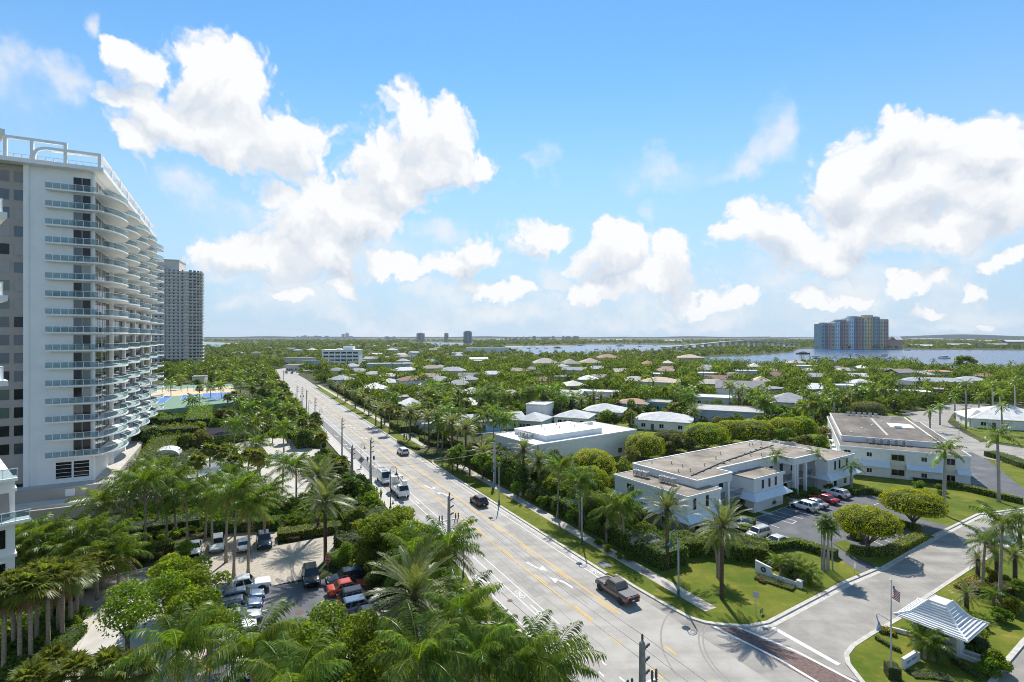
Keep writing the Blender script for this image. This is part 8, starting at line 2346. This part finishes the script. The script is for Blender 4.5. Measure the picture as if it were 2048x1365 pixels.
MB().box(0, 2.4, -0.14, 0.14, -0.1, 0.95).build('panel', M_WALLW, TW); MB().box(2.41, 2.75, -0.2, 0.2, -0.1, 0.8).build('pillar', M_WALLW, TW)
text('Sugar Sands', 0.40, TW, (1.2, -0.146, 0.55), (pi / 2, 0, 0), mat('letter_blue', (0.03, 0.06, 0.22), 0.5), 0.25)
LW = thing('low_wall', 'low white planter wall with end pillar below the gatehouse', 'garden wall', (*G2(1880, 1303), 0.1), atan2(G2(1953, 1329)[1] - G2(1880, 1303)[1], G2(1953, 1329)[0] - G2(1880, 1303)[0]))
MB().box(0, 3.8, -0.1, 0.1, -0.1, 0.42).build('wall', M_WALLW, LW); MB().box(0.0, 3.8, 0.9, 1.1, -0.1, 0.42).build('wall', M_WALLW, LW); MB().box(3.81, 4.3, -0.25, 0.6, -0.1, 0.6).build('pillar', M_WALLW, LW)
LW2 = thing('low_wall', 'short white wall behind the flagpole', 'garden wall', (*G2(1775, 1262), 0.1), radians(-35))
MB().box(0, 2.2, -0.1, 0.1, -0.1, 0.4).build('wall', M_WALLW, LW2); MB().box(2.21, 2.6, -0.2, 0.2, -0.1, 0.6).build('pillar', M_WALLW, LW2)
MP = thing('concrete_bin', 'squat white concrete litter bin beside the pavement', 'litter bin', (*G2(1042, 992), 0.1))
MB().lathe([(0.32, 0), (0.32, 1.0), (0.38, 1.02), (0.38, 1.12), (0.2, 1.25)], 12).build('body', M_WPOLE, MP); MB().lathe([(0.14, 1.251), (0.12, 1.33)], 12).build('lid', M_DKMETAL, MP)
for i, (px, py, lb) in enumerate(((869.6, 894, 'red fire hydrant on the verge by the villa hedge'), (620, 895, 'red fire hydrant by the motor court hedge'), (1290, 1146, 'grey utility box on the verge grass'))):
    t = thing('fire_hydrant' if i < 2 else 'utility_box', lb, 'fire hydrant' if i < 2 else 'utility box', (*G2(px, py), 0.1))
    if i < 2:
        MB().lathe([(0.14, 0), (0.11, 0.05), (0.11, 0.5), (0.14, 0.52), (0.1, 0.68), (0.03, 0.74)], 10).build('barrel', mat('hydrant_red', (0.5, 0.03, 0.02), 0.5), t); MB().tube([(-0.2, 0, 0.42), (0.2, 0, 0.42)], 0.06, 7).build('nozzle', mat('hydrant_red', (0.5, 0.03, 0.02), 0.5), t)
    else: MB().box(-0.5, 0.5, -0.35, 0.35, -0.05, 0.12).build('lid', M_TURN, t)
co = MB().lathe([(0.17, 0.03), (0.03, 0.72)], 10).mesh('cone', mat('cone_orange', (0.8, 0.14, 0.02), 0.5)); cbm = MB().box(-0.22, 0.22, -0.22, 0.22, 0, 0.03).mesh('base', M_TYRE); cbn = MB().lathe([(0.122, 0.3), (0.082, 0.5)], 10).mesh('band', M_WHITE)
for px, py, lb in ((754.6, 946, 'orange traffic cone behind the work van'), (769, 1012, 'orange traffic cone on the pavement near the worker'), (786, 1009, 'orange traffic cone beside the bucket truck'), (740, 934, 'orange traffic cone at the start of the closed lane'), (571, 850, 'small orange cone by the garden gate')):
    t = thing('traffic_cone', lb, 'traffic cone', (*G2(px, py), 0.1), 0, 'traffic cones'); link('cone', co, t); link('base', cbm, t); link('band', cbn, t)
for px, py, c, lb in ((565, 856, (0.05, 0.15, 0.5), 'blue garden parasol by the motor court'), (577, 856, (0.55, 0.03, 0.03), 'red garden parasol by the motor court')):
    t = thing('parasol', lb, 'parasol', (*G2(px, py), 0.0)); MB().tube([(0, 0, 0), (0, 0, 2.5)], 0.03, 5).build('pole', M_METAL, t); MB().lathe([(1.4, 2.1), (0.9, 2.4), (0.05, 2.7)], 8).build('canopy', mat('canvas_%d' % px, c, 0.8), t)

# flagpole with the two flags
FX, FY = G2(1782, 1361)
FP = thing('flagpole', 'tall white flagpole with ball top beside the text wall', 'flagpole', (FX, FY, 0.1))
MB().tube([(0, 0, -0.1), (0, 0, 8.5)], [0.085, 0.05], 8).build('pole', M_WPOLE, FP, True); MB().lathe([(0.02, 8.5), (0.1, 8.58), (0.1, 8.66), (0.02, 8.74)], 10).build('finial', M_WMETAL, FP, True)
MB().tube([(0, 0, 5.0), (-1.1, 0.1, 5.7)], 0.025, 5).build('yardarm', M_METAL, FP, True)
FL = thing('national_flag', 'stars and stripes flag hanging from the flagpole top', 'flag', (FX, FY, 0.1))


def cloth(u, v):
    """fold of the hanging flag: u along the fly 0..1, v down the hoist 0..1"""
    a = u * 1.45
    x = 0.06 + 0.62 * u + 0.10 * sin(a * 5 + v * 2); y = -0.12 * sin(a * 6.0 + 1.0 + v) - 0.1 * u
    z = 8.2 - v * 1.0 - 0.62 * u ** 1.2
    return (x, y, z)


M_FR = mat('flag_red', (0.42, 0.02, 0.03), 0.8); M_FW = mat('flag_white', (0.75, 0.74, 0.73), 0.8); M_FB = mat('flag_blue', (0.02, 0.03, 0.14), 0.8)
for i in range(13):
    u0 = 0.42 if i < 7 else 0.0
    m = MB(); n = 14
    for k in range(n + 1):
        u = u0 + (1 - u0) * k / n
        m.v += [cloth(u, i / 13), cloth(u, (i + 1) / 13)]
    m.f = [(2 * k, 2 * k + 1, 2 * k + 3, 2 * k + 2) for k in range(n)]
    m.build('stripe', M_FR if i % 2 == 0 else M_FW, FL)
m = MB(); n = 8
for k in range(n + 1):
    for j in range(8): m.v.append(cloth(0.42 * k / n, 7 / 13 * j / 7))
m.f = [(k * 8 + j, k * 8 + j + 1, k * 8 + 9 + j, k * 8 + 8 + j) for k in range(n) for j in range(7)]
CN = m.build('canton', M_FB, FL)
stv = MB()
for r_ in range(9):
    for c_ in range(6 if r_ % 2 == 0 else 5):
        u = 0.42 * (c_ + (0.5 if r_ % 2 == 0 else 1.0)) / 6; v = 7 / 13 * (r_ + 0.5) / 9
        p = cloth(u, v)
        for dy in (-0.006, 0.006): stv.add([(p[0] + 0.018 * cos(k * 1.2566 + 1.57), p[1] + dy, p[2] + 0.018 * sin(k * 1.2566 + 1.57)) for k in range(5)], [(0, 1, 2, 3, 4)])
tag(stv.build('stars', M_FW, CN), kind='stuff')
BF = thing('small_flag', 'blue and white flag hanging from the flagpole yardarm', 'flag', (FX - 1.1, FY + 0.1, 0.1))
m = MB(); n = 8
for k in range(n + 1):
    for j in range(5): m.v.append((-0.05 + 0.10 * k / n * j - 0.05 * sin(k), 0.05 * sin(k * 1.2 + j), 5.65 - 1.5 * k / n))
m.f = [(k * 5 + j, k * 5 + j + 1, k * 5 + 6 + j, k * 5 + 5 + j) for k in range(n) for j in range(4)]
m.build('cloth', mat('flag_pale_blue', (0.20, 0.28, 0.45), 0.8, 0, 3.0, col2=(0.65, 0.66, 0.68)), BF)


# ------------------------------------------------------------------ people
def person(x, y, head, H_, label, skin, shirt, trs, hat=None, walk=0.0, z=0.1):
    t = thing('person', label, 'person', (x, y, z), head)
    s = H_ / 1.75
    J = {'pel': (0, 0, .95), 'spi': (0.0, 0, 1.15), 'che': (0.02, 0, 1.36), 'nec': (0.02, 0, 1.50), 'hd0': (0.03, 0, 1.60), 'hd1': (0.04, 0, 1.72), 'lsh': (0.01, .19, 1.42), 'lel': (-0.04, .25, 1.14), 'lwr': (0.10, .22, 0.92), 'lha': (0.15, .21, 0.82),
         'rsh': (0.01, -.19, 1.42), 'rel': (-0.05, -.25, 1.14), 'rwr': (0.06, -.24, 0.90), 'rha': (0.10, -.23, 0.80), 'lhi': (0, .10, .90), 'lkn': (0.03 + walk, .11, .50), 'lan': (-0.02 + walk * 1.2, .11, .09), 'lto': (0.17 + walk * 1.2, .12, .035), 'rhi': (0, -.10, .90), 'rkn': (0.03 - walk * .4, -.11, .50), 'ran': (-0.04 - walk * 1.3, -.11, .09), 'rto': (0.15 - walk * 1.3, -.12, .035)}
    Rd = {'pel': .15, 'spi': .135, 'che': .155, 'nec': .06, 'hd0': .085, 'hd1': .095, 'lsh': .075, 'lel': .052, 'lwr': .038, 'lha': .042, 'rsh': .075, 'rel': .052, 'rwr': .038, 'rha': .042, 'lhi': .105, 'lkn': .068, 'lan': .045, 'lto': .04, 'rhi': .105, 'rkn': .068, 'ran': .045, 'rto': .04}
    E = [('pel', 'spi'), ('spi', 'che'), ('che', 'nec'), ('nec', 'hd0'), ('hd0', 'hd1'), ('che', 'lsh'), ('lsh', 'lel'), ('lel', 'lwr'), ('lwr', 'lha'), ('che', 'rsh'), ('rsh', 'rel'), ('rel', 'rwr'), ('rwr', 'rha'), ('pel', 'lhi'), ('lhi', 'lkn'), ('lkn', 'lan'), ('lan', 'lto'), ('pel', 'rhi'), ('rhi', 'rkn'), ('rkn', 'ran'), ('ran', 'rto')]

    def grow(name, keys, root, k, m):
        ks = [q for q in J if q in keys]; idx = {q: i for i, q in enumerate(ks)}
        me = bpy.data.meshes.new(name); me.from_pydata([tuple(c * s for c in J[q]) for q in ks], [(idx[a], idx[b]) for a, b in E if a in idx and b in idx], [])
        me.materials.append(m)
        o = link(name, me, t)
        md = o.modifiers.new('skin', 'SKIN'); md.use_smooth_shade = True
        for q in ks:
            v = me.skin_vertices[0].data[idx[q]]; v.radius = (Rd[q] * s * k, Rd[q] * s * k * (1.15 if q in ('che', 'pel', 'spi') else 1)); v.use_root = (q == root)
        sb = o.modifiers.new('sub', 'SUBSURF'); sb.levels = 1; sb.render_levels = 1
        return o
    grow('body', set(J), 'pel', 1.0, skin)
    grow('shirt', {'pel', 'spi', 'che', 'lsh', 'lel', 'rsh', 'rel'}, 'che', 1.13, shirt)
    grow('trousers', {'pel', 'lhi', 'lkn', 'lan', 'rhi', 'rkn', 'ran'}, 'pel', 1.14, trs)
    MB().lathe([(0.1 * s, 1.66 * s), (0.112 * s, 1.72 * s), (0.085 * s, 1.80 * s), (0.02 * s, 1.83 * s)], 10, (0.03 * s, 0, 0)).build('hat' if hat else 'hair', hat or M_DKMETAL, t, True)
    MB().cbox((0.13 * s, 0, 1.655 * s), (0.03, 0.02, 0.035)).build('nose', skin, t)
    for q in (-1, 1): MB().cbox((0.125 * s, q * 0.035 * s, 1.685 * s), (0.012, 0.018, 0.01)).build('eye', M_DKMETAL, t)
    return t


M_SKIN = mat('skin_brown', (0.26, 0.15, 0.10), 0.6)
person(*G2(762, 998), radians(150), 1.78, 'worker in yellow high visibility vest and dark trousers standing by the truck', M_SKIN, mat('hi_vis_yellow', (0.62, 0.66, 0.04), 0.7), mat('dark_trousers', (0.02, 0.022, 0.03), 0.8), mat('hard_hat', (0.70, 0.72, 0.10), 0.4))
person(*G2(808.4, 879.5), RA + pi, 1.72, 'pedestrian in dark clothes walking on the villa forecourt', M_SKIN, mat('dark_shirt', (0.05, 0.045, 0.05), 0.8), mat('dark_trousers', (0.02, 0.022, 0.03), 0.8), None, 0.14)
hb = thing('pavement_post', 'short dark marker post near the worker', 'post', (*G2(753, 994), 0.1)); MB().lathe([(0.12, 0), (0.12, 0.7), (0.09, 0.8)], 8).build('body', M_DKMETAL, hb)

# ------------------------------------------------------------------ labels of the planting: kind, side and order out from a named neighbour
WORDS = ['first', 'second', 'third', 'fourth', 'fifth', 'sixth', 'seventh', 'eighth', 'ninth', 'tenth', 'eleventh', 'twelfth', 'thirteenth', 'fourteenth', 'fifteenth', 'sixteenth', 'seventeenth', 'eighteenth', 'nineteenth', 'twentieth']
WORDS += ['%s and %s' % (a, b) for a in ('twenty', 'thirty') for b in WORDS[:9]]
LMK = []
for ph, x, y in LM:
    w = ph.split()
    if w[0] != 'the': w = ['the'] + w
    w = w[:9]
    while w[-1] in ('with', 'and', 'by', 'the', 'at', 'of', 'a', 'an', 'in', 'on', 'behind', 'beside', 'between', 'near', 'to', 'its', 'under', 'before', 'long', 'small'): w = w[:-1]
    LMK.append((' '.join(w), x, y))
buckets = {}
for (o, sp, x, y, h) in PLANTS:
    best = min(LMK, key=lambda l: (l[1] - x) ** 2 + (l[2] - y) ** 2)
    ds = math.hypot(best[1] - x, best[2] - y)
    cx, cy = best[1], best[2]; dn = math.hypot(cx, cy)
    along = ((x - cx) * cx + (y - cy) * cy) / dn; across = ((x - cx) * cy - (y - cy) * cx) / dn
    rel = ('behind' if along > 0 else 'in front of') if abs(along) > abs(across) else ('on the avenue side of' if (across < 0) == (cx > -30) else 'on the far side of')
    buckets.setdefault((sp, rel, best[0]), []).append((ds, o))
for (sp, rel, ph), lst in buckets.items():
    lst.sort(key=lambda q: q[0])
    for i, (ds, o) in enumerate(lst):
        s_ = sp.split(' with ')[0]
        lab = '%s %s %s' % (s_, rel, ph) if len(lst) == 1 else '%s %s %s %s' % (WORDS[i], s_, rel, ph)
        w = lab.split()
        o['label'] = ' '.join(w[:16])
        o['group'] = {'palm tree': 'palms', 'tree': 'broadleaf trees', 'shrub': 'shrubs', 'bush': 'shrubs', 'house': 'houses'}[o['category']] + ' of the gardens'

# ------------------------------------------------------------------ the damp sea air between here and the horizon
hzb = MB().box(-9800, 9800, -60, 9600, -1.5, 112)
HZ = hzb.build('haze', None)
hm = bpy.data.materials.new('sea_haze'); hm.use_nodes = True
nt = hm.node_tree; nt.nodes.clear()
ov = nt.nodes.new('ShaderNodeOutputMaterial'); pv = nt.nodes.new('ShaderNodeVolumePrincipled')
pv.inputs['Color'].default_value = (0.80, 0.88, 0.98, 1); pv.inputs['Density'].default_value = 0.00005; pv.inputs['Anisotropy'].default_value = 0.2
nt.links.new(pv.outputs[0], ov.inputs['Volume']); HZ.data.materials.append(hm)
tag(HZ, 'thin pale blue sea haze over the whole place', 'haze', kind='stuff')
